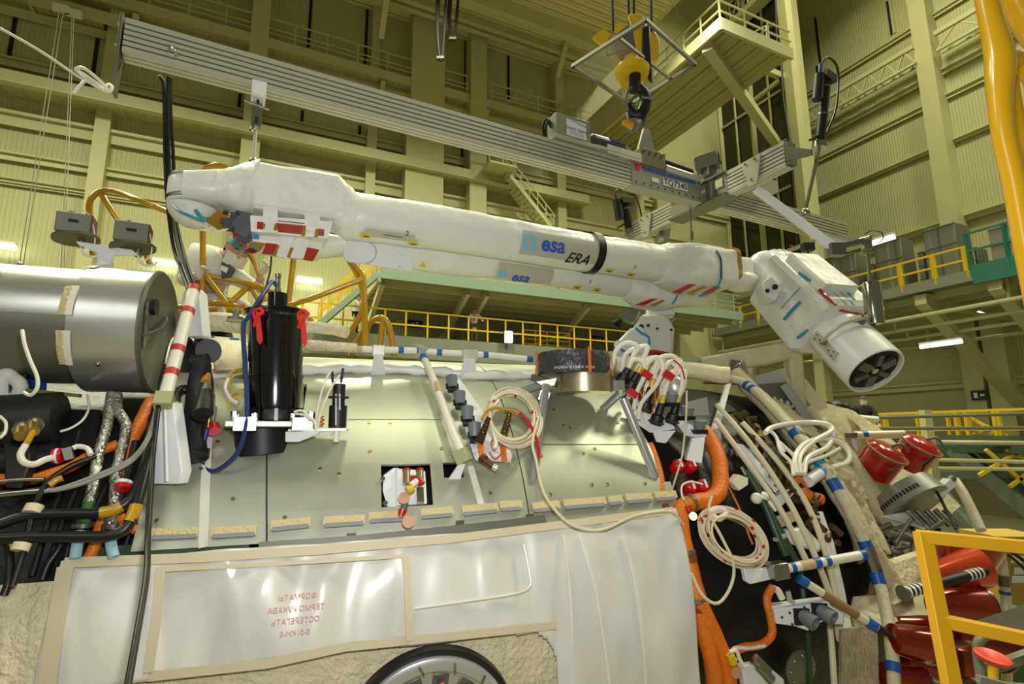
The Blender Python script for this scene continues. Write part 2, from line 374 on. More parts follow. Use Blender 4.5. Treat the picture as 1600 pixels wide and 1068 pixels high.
# enclosed platform underside, top left
zo = zb(110, 38); a = hitz(52, 2, zo); b = hitz(165, 30, zo)
t = T('overhead_platform', 'ribbed cream platform underside at the top left corner', 'platform', hp(uvz(a)[0], V0-1, zo))
ua = uvz(hitv(57, 26))[0]; ub = uvz(hitv(166, 53))[0]; va = uvz(hitz(52, 2, zo))[1]
t.p('soffit', MB().prism([hp(ua, V0-.02, zo), hp(ub, V0-.02, zo), hp(ub, va, zo), hp(ua, va, zo)], (0, 0, .15)), m_soffr)
t.p('edge_beam', MB().bar(hp(ua, va, zo+.1), hp(ub+1, va, zo+.1), .15, .5).bar(hp(ua, va, zo+.1), hp(ua, V0, zo+.1), .12, .4), m_steel)
for px, py in ((97, 5), (117, 13)):
    p = hitz(px, py, zo); t.p('pulley_plate', MB().box(p-V((0, 0, .25)), (.55, .2, .28), HU, HV), m_whitep)
for k, (xa, ya, xb, yb) in enumerate(((93, 15, 53, 267), (99, 17, 59, 267), (116, 15, 106, 267), (113, 15, 102, 267))):
    a = P(xa, ya, 17); b = P(xb+(xb-xa)*.75, 460, 17)
    one('steel_rope', MB().cyl(a, b, .014, n=6), m_gun, ('leftmost', 'second from left', 'rightmost', 'third from left')[k]+' of four thin hoist ropes at the far left', 'rope', 'thin hoist ropes at the far left')
# ---------------------------------------------------------------- roof girders
def girder(px0, py0, du, v, z, h, wd): pass
for px, py, dz, hh, wd in ((860, 50, .9, .9, .4), (796, 68, .5, .5, .3), (640, 4, .5, .5, .3)):
    u, v, z = uvz(hitz(px, py, ZD-dz)); trim(MB().bar(hp(UL+1, v, z+hh/2), hp(uD-.1, v, z+hh/2), wd, hh), None, 'roof beam crossing under the decking')
for px, py in ((178, -10), (595, 60), (762, 30), (870, 120)):
    p = hitv(px, py, V0-1.3); q = hp(uvz(p)[0], V0-3.4, p.z+2.6); trim(MB().bar(p, q, .3, .25))
# festoon cables hanging from the crane
def festoon(x, y0, y1, wd, d, lab):
    mb = MB()
    for k in (0, 1): mb.tube([P(x+k*3, y0, d), P(x-1+k*2, (y0+y1)/2, d), P(x+wd*.3, y1-2, d), P(x+wd*.6+k, y1-4, d), P(x+wd-k, (y0+y1)/2, d), P(x+wd+2, y0, d)], .06, 8)
    t = T('festoon_cable', lab, 'cable', P(x, y1, d)); t.p('cable_loop', mb, m_blackc)
    t.p('clamp', MB().box(P(x+wd*.45, y1-1, d), (.3, .15, .12)), m_black)
festoon(683, -6, 92, 12, 20, 'long black festoon cable loop hanging from the crane, left loop')
festoon(702, -6, 62, 12, 20.4, 'shorter black festoon cable loop hanging right beside the long one')
# ---------------------------------------------------------------- green platform, centre
zp = hitv(700, 465).z; A = hitz(596, 425, zp); 
vg2 = 22.0; zp = hitv(596, 430, vg2).z
uL = uvz(hitv(594, 430, vg2))[0]; uR = uvz(hitv(1160, 500, vg2))[0]
t = T('green_edge_platform', 'wide platform with pale green edge beam above the yellow-railed gallery', 'platform', hp(uL, vg2, zp))
t.p('edge_beam', MB().bar(hp(uL, vg2, zp+.12), hp(uR, vg2, zp+.12), .15, .5), m_greenp)
t.p('deck', MB().prism([hp(uL, vg2, zp), hp(uR, vg2, zp), hp(uR, V0-.05, zp), hp(uL, V0-.05, zp)], (0, 0, .15)), mat('platform_soffit', '9a946a', .6, ribs=(HV, 1.1, .12)))
for i in range(4):
    v = vg2+.8+i*1.15; t.p('joist', MB().bar(hp(uL, v, zp-.12), hp(uR, v, zp-.12), .14, .3), m_steel)
t.p('side_beam', MB().bar(hp(uL, vg2, zp-.02), hp(uL, V0-.05, zp-.02), .15, .5), m_steel)
for px, py in ((735, 455), (765, 457), (925, 475), (600, 440), (1060, 480)):
    u = uvz(hitv(px, py, vg2))[0]; h0 = zp-.2
    t.p('bracket', MB().bar(hp(u, vg2+.3, h0), hp(u, vg2+3.6, h0-1.5), .2, .3).bar(hp(u, vg2+3.4, h0-1.6), hp(u, V0-.1, h0-1.9), .3, .5), m_steel)
rl = MB()
for hh in (1.1, .6): rl.bar(hp(uL, vg2, zp+.35+hh), hp(uvz(hitv(815, 440, vg2))[0], vg2, zp+.35+hh), .06)
t.p('handrail', rl, m_yel, label='yellow handrail')
u = uL
while u < uvz(hitv(815, 440, vg2))[0]: t.p('railing_post', MB().bar(hp(u, vg2, zp+.3), hp(u, vg2, zp+1.45), .06), m_yel); u += 1.5
rl = MB(); u8 = uvz(hitv(825, 445, vg2))[0]
for hh in (1.0, .55, .3): rl.bar(hp(u8, vg2, zp+.35+hh), hp(uR, vg2, zp+.35+hh), .06)
t.p('handrail', rl, m_greenp)
u = u8
while u < uR: t.p('railing_post', MB().bar(hp(u, vg2, zp+.3), hp(u, vg2, zp+1.4), .06), m_greenp); u += 1.5
vm = MB(); ug = uvz(hitv(645, 415, V0-3))[0]; ug2 = uvz(hitv(708, 425, V0-3))[0]
t2 = T('lattice_screen', 'dark perforated lattice screen standing on the green edged platform', 'screen', hp((ug+ug2)/2, V0-3, zp+.2))
t2.p('backing', MB().box(hp((ug+ug2)/2, V0-2.9, zp+1.2), (ug2-ug, .05, 1.8), HU, HV), m_dark)
for i in range(22):
    x = ug+(ug2-ug)*i/21; vm.bar(hp(x, V0-3, zp+.3), hp(x, V0-3, zp+2.1), .05)
for j in range(8): vm.bar(hp(ug, V0-3, zp+.3+j*.26), hp(ug2, V0-3, zp+.3+j*.26), .05)
t2.p('lattice', vm, m_steel)
# ---------------------------------------------------------------- grey gallery with yellow railing
vG = 22.6; zG = hitv(745, 533, vG).z
u0 = uvz(hitv(455, 520, vG))[0]; u1 = uvz(hitv(1045, 520, vG))[0]
t = T('railed_gallery', 'grey gallery with yellow railing under the green edged platform', 'gallery', hp(u0, vG, zG))
t.p('edge_beam', MB().bar(hp(u0, vG, zG-.5), hp(u1+2, vG, zG-.5), .15, .95), m_grayp)
t.p('deck', MB().prism([hp(u0, vG, zG-.1), hp(u1+2, vG, zG-.1), hp(u1+2, V0-.05, zG-.1), hp(u0, V0-.05, zG-.1)], (0, 0, .1)), m_grayp)
rl = MB()
for hh in (1.12, .5): rl.bar(hp(u0, vG, zG+hh), hp(u1, vG, zG+hh), .065)
t.p('handrail', rl, m_yel)
for px in (470, 500, 535, 570, 601, 634, 668, 701, 732, 762, 790, 817, 844, 871, 897, 922, 947, 990, 1020):
    u = uvz(hitv(px, 520, vG))[0]; t.p('railing_post', MB().bar(hp(u, vG, zG), hp(u, vG, zG+1.12), .07), m_yel)
t3 = T('folded_barrier', 'yellow folding barrier with cross bars behind the gallery railing', 'barrier', hp(uvz(hitv(860, 530, vG+1))[0], vG+1, zG))
ua, ub = uvz(hitv(818, 530, vG+1))[0], uvz(hitv(890, 530, vG+1))[0]; mb = MB()
for hh in (.25, .5, .75, .95): mb.bar(hp(ua, vG+1, zG+hh), hp(ub, vG+1, zG+hh), .06)
t3.p('bars', mb, m_yel)
mb = MB()
for k in range(5): u = ua+(ub-ua)*k/4; mb.bar(hp(u, vG+1, zG), hp(u, vG+1, zG+1.0), .07)
mb.bar(hp(ua, vG+1, zG+.1), hp(ub, vG+1, zG+.9), .05); t3.p('uprights', mb, m_yel)
def fixture(pa, pb, wd, lab, lampname='fluorescent_fixture'):
    t = T(lampname, lab, 'light fixture', (V(pa)+V(pb))/2-V((0, 0, wd/2)))
    d = (V(pb)-V(pa)).normalized()
    t.p('housing', MB().bar(V(pa)+V((0, 0, wd*.8)), V(pb)+V((0, 0, wd*.8)), wd*1.1, wd*.5), m_whitep)
    t.p('tube', MB().cyl(pa, pb, wd*.45, n=10), m_tube)
for (x0, y0, x1, y1, v, lab) in ((-14, 383, 25, 386, V0-.6, 'glowing fluorescent tube at the far left picture edge'),
        (233, 409, 280, 414, V0-.6, 'glowing fluorescent tube on the back wall left of the white coat'),
        (463, 437, 503, 442, V0-.6, 'glowing fluorescent tube on the back wall below the arm')):
    a = hitv(x0, y0, v); b = hitv(x1, y1, v); b.z = a.z; fixture(a, b, .2, lab)
a = hitu(1438, 542, 27); b = hitu(1503, 533, 27); b.z = a.z; fixture(a, b, .17, 'glowing fluorescent tube under the right gallery')
a = hitu(1364, 381, 33); b = hitu(1398, 374, 33); b.z = a.z; fixture(a, b, .3, 'glowing fluorescent tube above the grey air handling cabinets')
p = hitv(795, 526, vG-.4)
t = T('floodlight', 'bright white floodlight clamped in front of the gallery edge', 'floodlight', p-V((0, 0, .3)))
t.p('housing', MB().box(p+HV*.1, (.42, .12, .62), HU, HV), m_black); t.p('lens', MB().box(p, (.34, .08, .52), HU, HV), m_lamp)
t.p('bracket', MB().bar(p+HV*.12, p+HV*.38, .08), m_black)
# small dark wall signs
for x, y, lab in ((648, 506, 'small dark green sign on the wall under the green edged platform'), (935, 530, 'small green sign at the right of the yellow railing')):
    p = hitv(x, y, V0-.06); t = T('exit_sign', lab, 'sign', p-V((0, 0, .15)))
    t.p('plate', MB().box(p, (.8, .05, .4), HU, HV), mat('sign_green', '1d3a2a', .5)); t.p('pictogram', MB().box(p-HV*.04+HU*.12, (.12, .02, .22), HU, HV).box(p-HV*.04-HU*.14, (.22, .02, .07), HU, HV), m_whitep)
p = hitu(1530, 617, U0-1.2); t = T('exit_sign', 'small dark green sign on the column at the lower right', 'sign', p-V((0, 0, .15)))
t.p('plate', MB().box(p, (.05, .75, .55), HU, HV), mat('sign_green', '1d3a2a', .5)); t.p('pictogram', MB().box(p-HU*.04+HV*.15, (.02, .18, .3), HU, HV).box(p-HU*.04-HV*.16, (.02, .2, .12), HU, HV), m_whitep)
# ---------------------------------------------------------------- stairs to the green platform and on the wall
def stairs(a, b, wd, side, n, m, rail, label, mr=None):
    a, b, side = V(a), V(b), V(side).normalized(); t = T('staircase', label, 'staircase', (a if a.z < b.z else b))
    for k in (0, 1): t.p('stringer', MB().bar(a+side*wd*k, b+side*wd*k, .06, .22), m)
    mb = MB()
    for i in range(n): p = a+(b-a)*(i+.5)/n; mb.bar(p, p+side*wd, .26, .05)
    t.p('treads', mb, m)
    if rail:
        for k in (0, 1):
            mb = MB(); o = side*wd*k
            for hh in (1.0, .55): mb.bar(a+o+V((0, 0, hh)), b+o+V((0, 0, hh)), .055)
            for i in range(7): p = a+(b-a)*i/6+o; mb.bar(p, p+V((0, 0, 1.0)), .05)
            t.p('handrail', mb, mr or m)
va = V0-1.8
a = hitv(788, 262, va); b = hitv(866, 360, va); stairs(a, b, .95, HV, 16, m_steel, True, 'cream steel stairs descending right along the back wall')
p = hitv(780, 262, va); tl = T('stair_landing', 'small cream landing at the head of the wall stairs', 'landing', p)
tl.p('deck', MB().box(p+HV*.6-V((0, 0, .05)), (1.6, 2.4, .12), HU, HV), m_steel)
mb = MB()
for k in (-.8, 0, .8): mb.bar(p+HU*k-HV*.5, p+HU*k-HV*.5+V((0, 0, 1.1)), .06)
mb.bar(p-HU*.8-HV*.5+V((0, 0, 1.1)), p+HU*.8-HV*.5+V((0, 0, 1.1)), .06); tl.p('handrail', mb, m_steel)
a = hitv(500, 505, 21.4); b = hitv(592, 426, 21.4); stairs(a, b, .9, HV, 14, m_greenp, True, 'pale green stairs rising to the green edged platform', m_yel)
# ================================================================ right gallery with the air handling cabinets
uG = 28.0; zR = hitu(1420, 452, uG).z
vN = uvz(hitu(1620, 420, uG))[1]; vF = V0-.3; vT = uvz(hitu(1520, 430, uG))[1]
t = T('equipment_gallery', 'grey gallery along the right wall carrying the air handling cabinets', 'gallery', hp(uG+3, 10, zR))
t.p('edge_beam', MB().bar(hp(uG, vT, zR), hp(uG, vF, zR), .15, .5), m_grayp)
t.p('edge_beam', MB().bar(hp(uG, vN-8, zR), hp(uG, vT, zR), .15, .85), m_teal, label='teal edge beam')
t.p('deck', MB().prism([hp(uG, vN-8, zR-.2), hp(uG, vF, zR-.2), hp(U0-.05, vF, zR-.2), hp(U0-.05, vN-8, zR-.2)], (0, 0, .2)), m_grayp)
for i in range(7):
    u = uG+1+i*1.4; t.p('joist', MB().bar(hp(u, vN-8, zR-.38), hp(u, vF, zR-.38), .16, .35), m_steel)
mb = MB()
for hh in (1.15, .55): mb.bar(hp(uG, vT, zR+.2+hh), hp(uG, vF, zR+.2+hh), .09)
t.p('handrail', mb, m_yel)
for px in (1110, 1152, 1180, 1204, 1262, 1320, 1408, 1462, 1514):
    v = uvz(hitu(px, 440, uG))[1]; t.p('railing_post', MB().bar(hp(uG, v, zR-.1), hp(uG, v, zR+1.35), .14, .2), m_yel)
mb = MB()
for hh in (1.7, .9): mb.bar(hp(uG, vN-8, zR+.2+hh), hp(uG, vT, zR+.2+hh), .09)
t.p('handrail', mb, m_teal, label='teal handrail')
for px in (1520, 1583, 1650):
    v = uvz(hitu(px, 440, uG))[1]; t.p('railing_post', MB().bar(hp(uG, v, zR-.1), hp(uG, v, zR+1.95), .13), m_teal)
for px in (1440, 1560):
    p = hitu(px, 470, uG+.3); v = uvz(p)[1]
    t.p('brace', MB().bar(hp(uG+.3, v, zR-.6), hp(U0-.9, v, zR-6.0), .5, .45).bar(hp(uG+.2, v, zR-.55), hp(U0, v, zR-.55), .5, .5), m_steel)
for k, (y, off, r) in enumerate(((505, .5, .10), (522, 1.6, .10), (536, 2.6, .09), (550, 4.5, .08))):
    p = hitu(1372, y, uG+off); z = p.z
    tp = T('pipe_run', ('uppermost', 'second', 'third', 'lowest')[k]+' long cream pipe slung under the right gallery', 'pipe', hp(uG+off, 9, z), None)
    tp.p('pipe', MB().cyl(hp(uG+off, vN-8, z), hp(uG+off, vF, z), r, n=8), m_steel)
    for i in range(5): v = vN-4+i*5.2; tp.p('hanger', MB().bar(hp(uG+off, v, z), hp(uG+off, v, zR-.2), .09), m_steel)
m_ahu = mat('galvanised_panel', '77786a', .5, .4, ribs=(HV, 1.0, .05), var=.1, vscale=.8)
def cabinet(x0, x1, yt, yb, us, dp, lab, m, name='air_handling_cabinet', cat='cabinet', grp='grey cabinets on the right gallery'):
    a = hitu(x0, yb, us); b = hitu(x1, yb, us); zt = hitu((x0+x1)/2, yt, us).z; va, vb = uvz(a)[1], uvz(b)[1]; z0 = zR+.25; h = zt-z0
    t = T(name, lab, cat, hp(us+dp/2, (va+vb)/2, z0), grp)
    t.p('body', MB().box(hp(us+dp/2, (va+vb)/2, z0+h/2), (dp, abs(va-vb), h), HU, HV), m, bev=.03)
    mb = MB()
    for f in (.02, .34, .66, .98): mb.box(hp(us-.01, (va+vb)/2, z0+h*f), (.05, abs(va-vb), .06), HU, HV)
    t.p('panel_seams', mb, m_gun)
    t.p('base_frame', MB().box(hp(us+dp/2, (va+vb)/2, z0-.0), (dp+.1, abs(va-vb)+.1, .14), HU, HV), m_dark)
    return t
cabinet(1302, 1342, 398, 455, uG+2, 1.2, 'ribbed grey air handling cabinet nearest the hanging white tool head', m_ahu)
cabinet(1372, 1416, 374, 447, uG+2, 1.2, 'ribbed grey air handling cabinet in the middle of the right gallery', m_ahu)
cabinet(1450, 1502, 350, 425, uG+2, 1.4, 'tallest ribbed grey air handling cabinet, left of the teal railing', m_ahu)
cabinet(1550, 1612, 348, 402, uG+3, 1.2, 'smooth grey cabinet behind the teal railing', m_grayp)
cabinet(1437, 1446, 392, 425, uG+2.5, 1.3, 'small dark cabinet between the two tall ribbed cabinets', m_gun, 'control_cabinet')
cabinet(1360, 1368, 411, 450, uG+2.5, 1.2, 'small dark cabinet right of the nearest ribbed cabinet', m_gun, 'control_cabinet')
cabinet(1524, 1530, 385, 410, uG+3.5, 1, 'narrow dark equipment box left of the smooth grey cabinet', m_gun, 'control_cabinet')
# ---------------------------------------------------------------- dark glazed tower in the corner
uT = 30.6; va, vb = uvz(hitu(1232, 150, uT))[1], V0-.05; z0 = hitu(1160, 440, uT).z; z1 = hitu(1190, -40, uT).z
t = T('glazed_tower', 'dark glazed stair tower with cream mullions in the hall corner', 'tower', hp(uT+1, (va+vb)/2, z0))
t.p('glazing', MB().box(hp(uT+.15, (va+vb)/2, (z0+z1)/2), (.1, vb-va, z1-z0), HU, HV), m_glassd)
t.p('end_wall', MB().box(hp(uT+1, va+.1, (z0+z1)/2), (2, .1, z1-z0), HU, HV), m_steel)
mb = MB()
for k in range(5):
    v = va+(vb-va)*k/4; mb.bar(hp(uT, v, z0), hp(uT, v, z1), .12 if k % 2 else .28)
for px, y in ((1180, 60), (1160, 180), (1150, 262), (1150, 330), (1150, 440)): z = hitu(px, y, uT).z; mb.bar(hp(uT, va, z), hp(uT, vb, z), .12, .14)
t.p('mullions', mb, m_steel)
t.p('spandrel', MB().box(hp(uT-.05, (va+vb)/2, hitu(1150, 450, uT).z), (.15, vb-va, 1.8), HU, HV), m_steel)
p = hitu(1228, 100, uT-1); trim(MB().box(hp(uT-.6, uvz(p)[1], 22), (.6, .6, 44), HU, HV), None, 'cream column beside the glazed tower')
# black cable run up the corner
one('cable_run', MB().tube([hitu(1211+k, y, uT-1.4) for k, y in ((0, -10), (2, 60), (8, 100), (12, 150), (18, 190), (24, 235), (30, 330), (34, 400))], .12, 6, rf=lambda f: 1+.3*math.sin(f*160)), m_blackc, 'bumpy black cable run climbing beside the glazed tower', 'cable')
# ---------------------------------------------------------------- high platform, top right
uP = 18.0; zP = hitu(1126, 40, uP).z; v1 = uvz(hitu(1126, 40, uP))[1]; vb = V0-.05
t = T('high_platform', 'high cream platform with railing seen from below at the top right', 'platform', hp(uP+2, 15, zP))
t.p('deck', MB().prism([hp(uP, v1, zP), hp(uP, vb, zP), hp(uP+4.8, vb, zP), hp(uP+4.8, v1, zP)], (0, 0, .2)), mat('high_soffit', 'a8a16c', .55, ribs=(HU, 1.1, .16)))
t.p('edge_beam', MB().bar(hp(uP, v1, zP+.1), hp(uP, vb, zP+.1), .15, .6).bar(hp(uP, v1, zP+.1), hp(uP+4.8, v1, zP+.1), .15, .6), m_steel)
mb = MB()
for hh in (1.15, .6): mb.bar(hp(uP, v1, zP+.2+hh), hp(uP, vb, zP+.2+hh), .07).bar(hp(uP, v1, zP+.2+hh), hp(uP+4.8, v1, zP+.2+hh), .07)
t.p('handrail', mb, m_steel)
for i in range(11): v = v1+(vb-v1)*i/10; t.p('railing_post', MB().bar(hp(uP, v, zP), hp(uP, v, zP+1.4), .07), m_steel)
for k in range(2): t.p('railing_post', MB().bar(hp(uP+1.6*(k+1), v1, zP), hp(uP+1.6*(k+1), v1, zP+1.4), .07), m_steel)
t.p('wind_panel', MB().prism([hp(uP-.1, vb-.3, zP+.3), hp(uP-.1, vb-4.5, zP+.3), hp(uP-.1, vb-4.5, zP+1.5), hp(uP-.1, vb-.3, zP+1.5)], HU*.05), m_steel)
a = hitu(1100, 74, uP); 
vA = uvz(a)[1]
for (x, y, w_) in ((1216, 228, .5), (1222, 120, .35)):
    b = hitu(x, y, uT-.8); t.p('brace', MB().bar(hp(uP+.2, vA, zP-.2), b, w_, w_), m_steel)
t.p('brace', MB().bar(hitu(1174, 160, uT-.9), hitu(1222, 122, uT-.8), .22), m_steel)
mb = MB(); g = hitu(1160, 60, uT-2)
for k in range(5): p = g+V((0, 0, -k*.7)); mb.bar(p, p+HV*-1.5+HU*.5, .08)
mb.bar(g, g-V((0, 0, 3)), .09).bar(g-HV*1.5+HU*.5, g-HV*1.5+HU*.5-V((0, 0, 3)), .09); t.p('cage', mb, m_steel)
# inclined walkway right at the top
a = hitu(1142, 45, U0-8); b = hitu(1215, -25, U0-8)
t = T('sloping_gangway', 'cream railed gangway leading out of the top of the picture', 'gangway', a)
t.p('stringer', MB().bar(a, b, 1.0, .45), m_steel)
mb = MB()
for hh in (1.2, 2.1): mb.bar(a+V((0, 0, hh)), b+V((0, 0, hh)), .1)
for i in range(6): p = a+(b-a)*i/5; q = a+(b-a)*min(1, (i+1)/5); mb.bar(p, p+V((0, 0, 2.1)), .1); mb.bar(p, q+V((0, 0, 2.1)), .07)
t.p('lattice_railing', mb, m_steel)
# ---------------------------------------------------------------- lower right platforms
uB = 22.0; zB = hitu(1480, 643, uB).z; n0 = uvz(hitu(1625, 640, uB))[1]; n1 = uvz(hitu(1330, 650, uB))[1]
t = T('lower_gallery', 'yellow-railed lower gallery where the masked man leans at the right', 'gallery', hp(uB, (n0+n1)/2, zB-1.1))
for nm, hh in (('top_rail', 0), ('middle_rail', -.62)): t.p(nm, MB().bar(hp(uB, n0-3, zB+hh), hp(uB, n1, zB+hh), .09), m_yel)
for px in (1338, 1366, 1376, 1384, 1434, 1440, 1482, 1496, 1512, 1556, 1562): v = uvz(hitu(px, 660, uB))[1]; t.p('railing_post', MB().bar(hp(uB, v, zB-1.1), hp(uB, v, zB), .13 if px in (1384, 1496, 1512, 1556) else .09), m_yel)
t.p('deck', MB().prism([hp(uB-.2, n0-3, zB-1.15), hp(uB-.2, n1+4, zB-1.15), hp(uB+3, n1+4, zB-1.15), hp(uB+3, n0-3, zB-1.15)], (0, 0, -.25)), mat('dark_green_beam', '34473a', .5))
mb = MB()
for x0, y0, x1, y1 in ((1510, 650, 1578, 684), (1520, 684, 1545, 665), (1495, 664, 1530, 684), (1545, 684, 1560, 665)): mb.bar(hitu(x0, y0, uB+.3), hitu(x1, y1, uB+.3), .09)
t.p('folded_gate', mb, m_yel)
m_dg = mat('grey_green_steel', '5b6658', .5)
t = T('lower_truss', 'dark steel truss with grey green diagonals under the lower gallery', 'truss', P(1540, 900, 19))
for x0, y0, x1, y1, w_ in ((1465, 742, 1700, 738, .25), (1490, 700, 1650, 830, .45), (1530, 700, 1720, 860, .3), (1440, 745, 1580, 900, .5)): t.p('beam', MB().bar(P(x0, y0, 19), P(x1, y1, 17), w_, w_), m_dg)
t.p('top_beam', MB().bar(P(1463, 686, 18), P(1700, 690, 17), .35, .3), m_dg)
mb = MB()
for x0, y0, x1, y1 in ((1540, 702, 1610, 762), (1600, 700, 1530, 742), (1610, 735, 1578, 760), (1572, 702, 1610, 722)): mb.bar(P(x0, y0, 17.5), P(x1, y1, 17.5), .1)
t.p('yellow_lattice', mb, m_yel)
for k, (y0, y1) in enumerate(((652, 645), (669, 668), (690, 692), (718, 722), (731, 733))):
    one('scaffold_tube', MB().cyl(P(1374 if k < 2 else 1466, y0, 14), P(1640, y1, 13), .045, n=8), m_gun if k < 2 else m_steel, ('topmost dull steel', 'second dull steel', 'thin cream', 'cream', 'lowest cream')[k]+' scaffold tube running right from the cream post', 'tube')
one('service_post', MB().prism([P(1444, 640, 14), P(1455, 640, 14), P(1472, 760, 14), P(1459, 760, 14)], (0, .2, 0)), m_steel, 'leaning cream service post at the left ends of the scaffold tubes', 'post')
# sheet whose dark colour stands for the shaded void under the lower gallery
trim(MB().box(hp(U0-1.5, 3, 2.1), (.2, 36, 4.2), HU, HV), mat('void_shade_sheet', '6d6a4c', .6, ribs=(HV, 2.2, .1)))

for v in (-2, 6, 14, 22): l_ = area('gallery_fill_light', hp(uG+4.5, v, zR-.75), 1.4, 130, HALLCOL, sy=.12)  # added fill lights that brighten the wall under the right gallery
for u in (2, 12): area('gallery_fill_light', hp(u, vG+2.5, zG+3.0), 1.4, 110, HALLCOL, sy=.1)  # added fill lights for the back gallery and the man on it
# ================================================================ the module hull
PH = math.radians(18); AX = V((math.cos(PH), math.sin(PH), 0)); NX = V((math.sin(PH), -math.cos(PH), 0)); ZZ = V((0, 0, 1))
H0 = V((0, 5.3, CAMZ-1.33))
def HRad(s): return 1.9 - (.14*min(1, max(0, (s-1.5)/1.4))**1.3)
def HF(s, th, off=0.): r = HRad(s)+off; return H0+AX*s+(NX*math.cos(th)+ZZ*math.sin(th))*r
def HN(s, th): return NX*math.cos(th)+ZZ*math.sin(th)
def inv(p): q = p-H0; return q.dot(AX), math.atan2(q.z, q.dot(NX))
def S(px, py, off=0.):
    r = ray(px, py).normalized(); best = None; t = .8
    prev = None
    while t < 9:
        p = EYE+r*t; q = p-H0; s = q.dot(AX); d = math.hypot(q.z, q.dot(NX))-HRad(s)-off
        if d <= 0:
            lo, hi = t-.05, t
            for _ in range(22):
                m = (lo+hi)/2; p = EYE+r*m; q = p-H0; s = q.dot(AX)
                if math.hypot(q.z, q.dot(NX))-HRad(s)-off <= 0: hi = m
                else: lo = m
            return EYE+r*hi
        if best is None or d < best[0]: best = (d, t)
        t += .05
    return EYE+r*best[1]
def SI(px, py, off=0.): return inv(S(px, py, off))
def onhull(px, py, off=0.):                           # point, outward normal, axis dir, up-along-surface dir
    p = S(px, py, off); s, th = inv(p); return p, HN(s, th), AX, (ZZ*math.cos(th)-NX*math.sin(th))
D90 = math.radians(90)
hull = T('module_hull', 'black blanketed cylindrical spacecraft module hull under the silver panels', 'spacecraft', H0-V((0, 0, 1.9)))
hull.p('hull_shell', MB().grid(lambda i, j: HF(-3.6+6.1*i, math.radians(-75)+math.radians(235)*j, -.06), 40, 64), m_blanket)
hull.p('end_wall', MB().rings([[HF(2.5, 2*PI*k/48, -.06-r) for k in range(48)] for r in (0, .9, 1.5)]), m_blanket)
def patch(mb, s0, s1, t0, t1, off, th=.02, holes=(), ns=10, nt=16):
    ss = sorted(set([s0+(s1-s0)*i/ns for i in range(ns+1)]+[x for h in holes for x in h[:2]]))
    ts = sorted(set([t0+(t1-t0)*i/nt for i in range(nt+1)]+[x for h in holes for x in h[2:]]))
    ok = lambda i, j: not any(h[0]-1e-6 <= (ss[i]+ss[i+1])/2 <= h[1]+1e-6 and h[2]-1e-6 <= (ts[j]+ts[j+1])/2 <= h[3]+1e-6 for h in holes) if 0 <= i < len(ss)-1 and 0 <= j < len(ts)-1 else False
    for i in range(len(ss)-1):
        for j in range(len(ts)-1):
            if not ok(i, j): continue
            q = [(ss[i], ts[j]), (ss[i+1], ts[j]), (ss[i+1], ts[j+1]), (ss[i], ts[j+1])]
            mb.add([HF(a, b, off) for a, b in q], [(0, 1, 2, 3)]); mb.add([HF(a, b, off-th) for a, b in q], [(3, 2, 1, 0)])
            for k, (di, dj) in enumerate(((0, -1), (1, 0), (0, 1), (-1, 0))):
                if not ok(i+di, j+dj):
                    a, b = q[k], q[(k+1) % 4]; mb.add([HF(*a, off), HF(*b, off), HF(*b, off-th), HF(*a, off-th)], [(3, 2, 1, 0)])
    return mb
def weld(o, d=1e-4):
    bm = bmesh.new(); bm.from_mesh(o.data); bmesh.ops.remove_doubles(bm, verts=bm.verts, dist=d); bmesh.ops.recalc_face_normals(bm, faces=bm.faces); bm.to_mesh(o.data); bm.free()
    o.data.set_sharp_from_angle(angle=math.radians(35)); return o
def hbox(x0, y0, x1, y1, off=.1): a = SI(x0, y0, off); b = SI(x1, y1, off); return (min(a[0], b[0]), max(a[0], b[0]), min(a[1], b[1]), max(a[1], b[1]))
OFF = .10
sA, sB, sC, sD = SI(205, 857, OFF)[0], SI(414, 851, OFF)[0], SI(828, 812, OFF)[0], SI(1057, 780, OFF)[0]
tl0, tl1, tl2, tl3 = SI(214, 855, OFF)[1], SI(420, 848, OFF)[1], SI(830, 808, OFF)[1], SI(1050, 782, OFF)[1]
tl = min(tl1, tl2)
tTop = math.radians(93)
hA = hbox(596, 792, 672, 724); hB = hbox(694, 746, 722, 722); hC = hbox(283, 718, 322, 600); hD = hbox(385, 660, 480, 600)
pan = T('aluminium_panel', 'leftmost curved silver panel on the module, behind the white strut foot', 'panel', HF((sA+sB)/2, tl, OFF), 'curved silver panels over the module')
pl = [(pan, sA, sB, (tl0+tl)/2, [hC]), ]
weld(pan.p('skin', patch(MB(), sA, sB-.008, tl, tTop, OFF, holes=[hC]), m_alu))
pan2 = T('aluminium_panel', 'large middle curved silver panel with the square cutout and black canister', 'panel', HF((sB+sC)/2, tl, OFF), 'curved silver panels over the module')
weld(pan2.p('skin', patch(MB(), sB+.008, sC-.004, tl+.004, tTop, OFF, holes=[hA, hB, hD], ns=16), m_alu))
pan3 = T('aluminium_panel', 'rightmost curved silver panel under the strapped drum', 'panel', HF((sC+sD)/2, tl, OFF), 'curved silver panels over the module')
sD2 = SI(1012, 690, OFF)[0]; tD = SI(1045, 752, OFF)[1]
weld(pan3.p('skin', patch(MB(), sC+.004, sD, tl+.004, tTop, OFF, holes=[(sD2, sD, tD, tTop)]), m_alu))
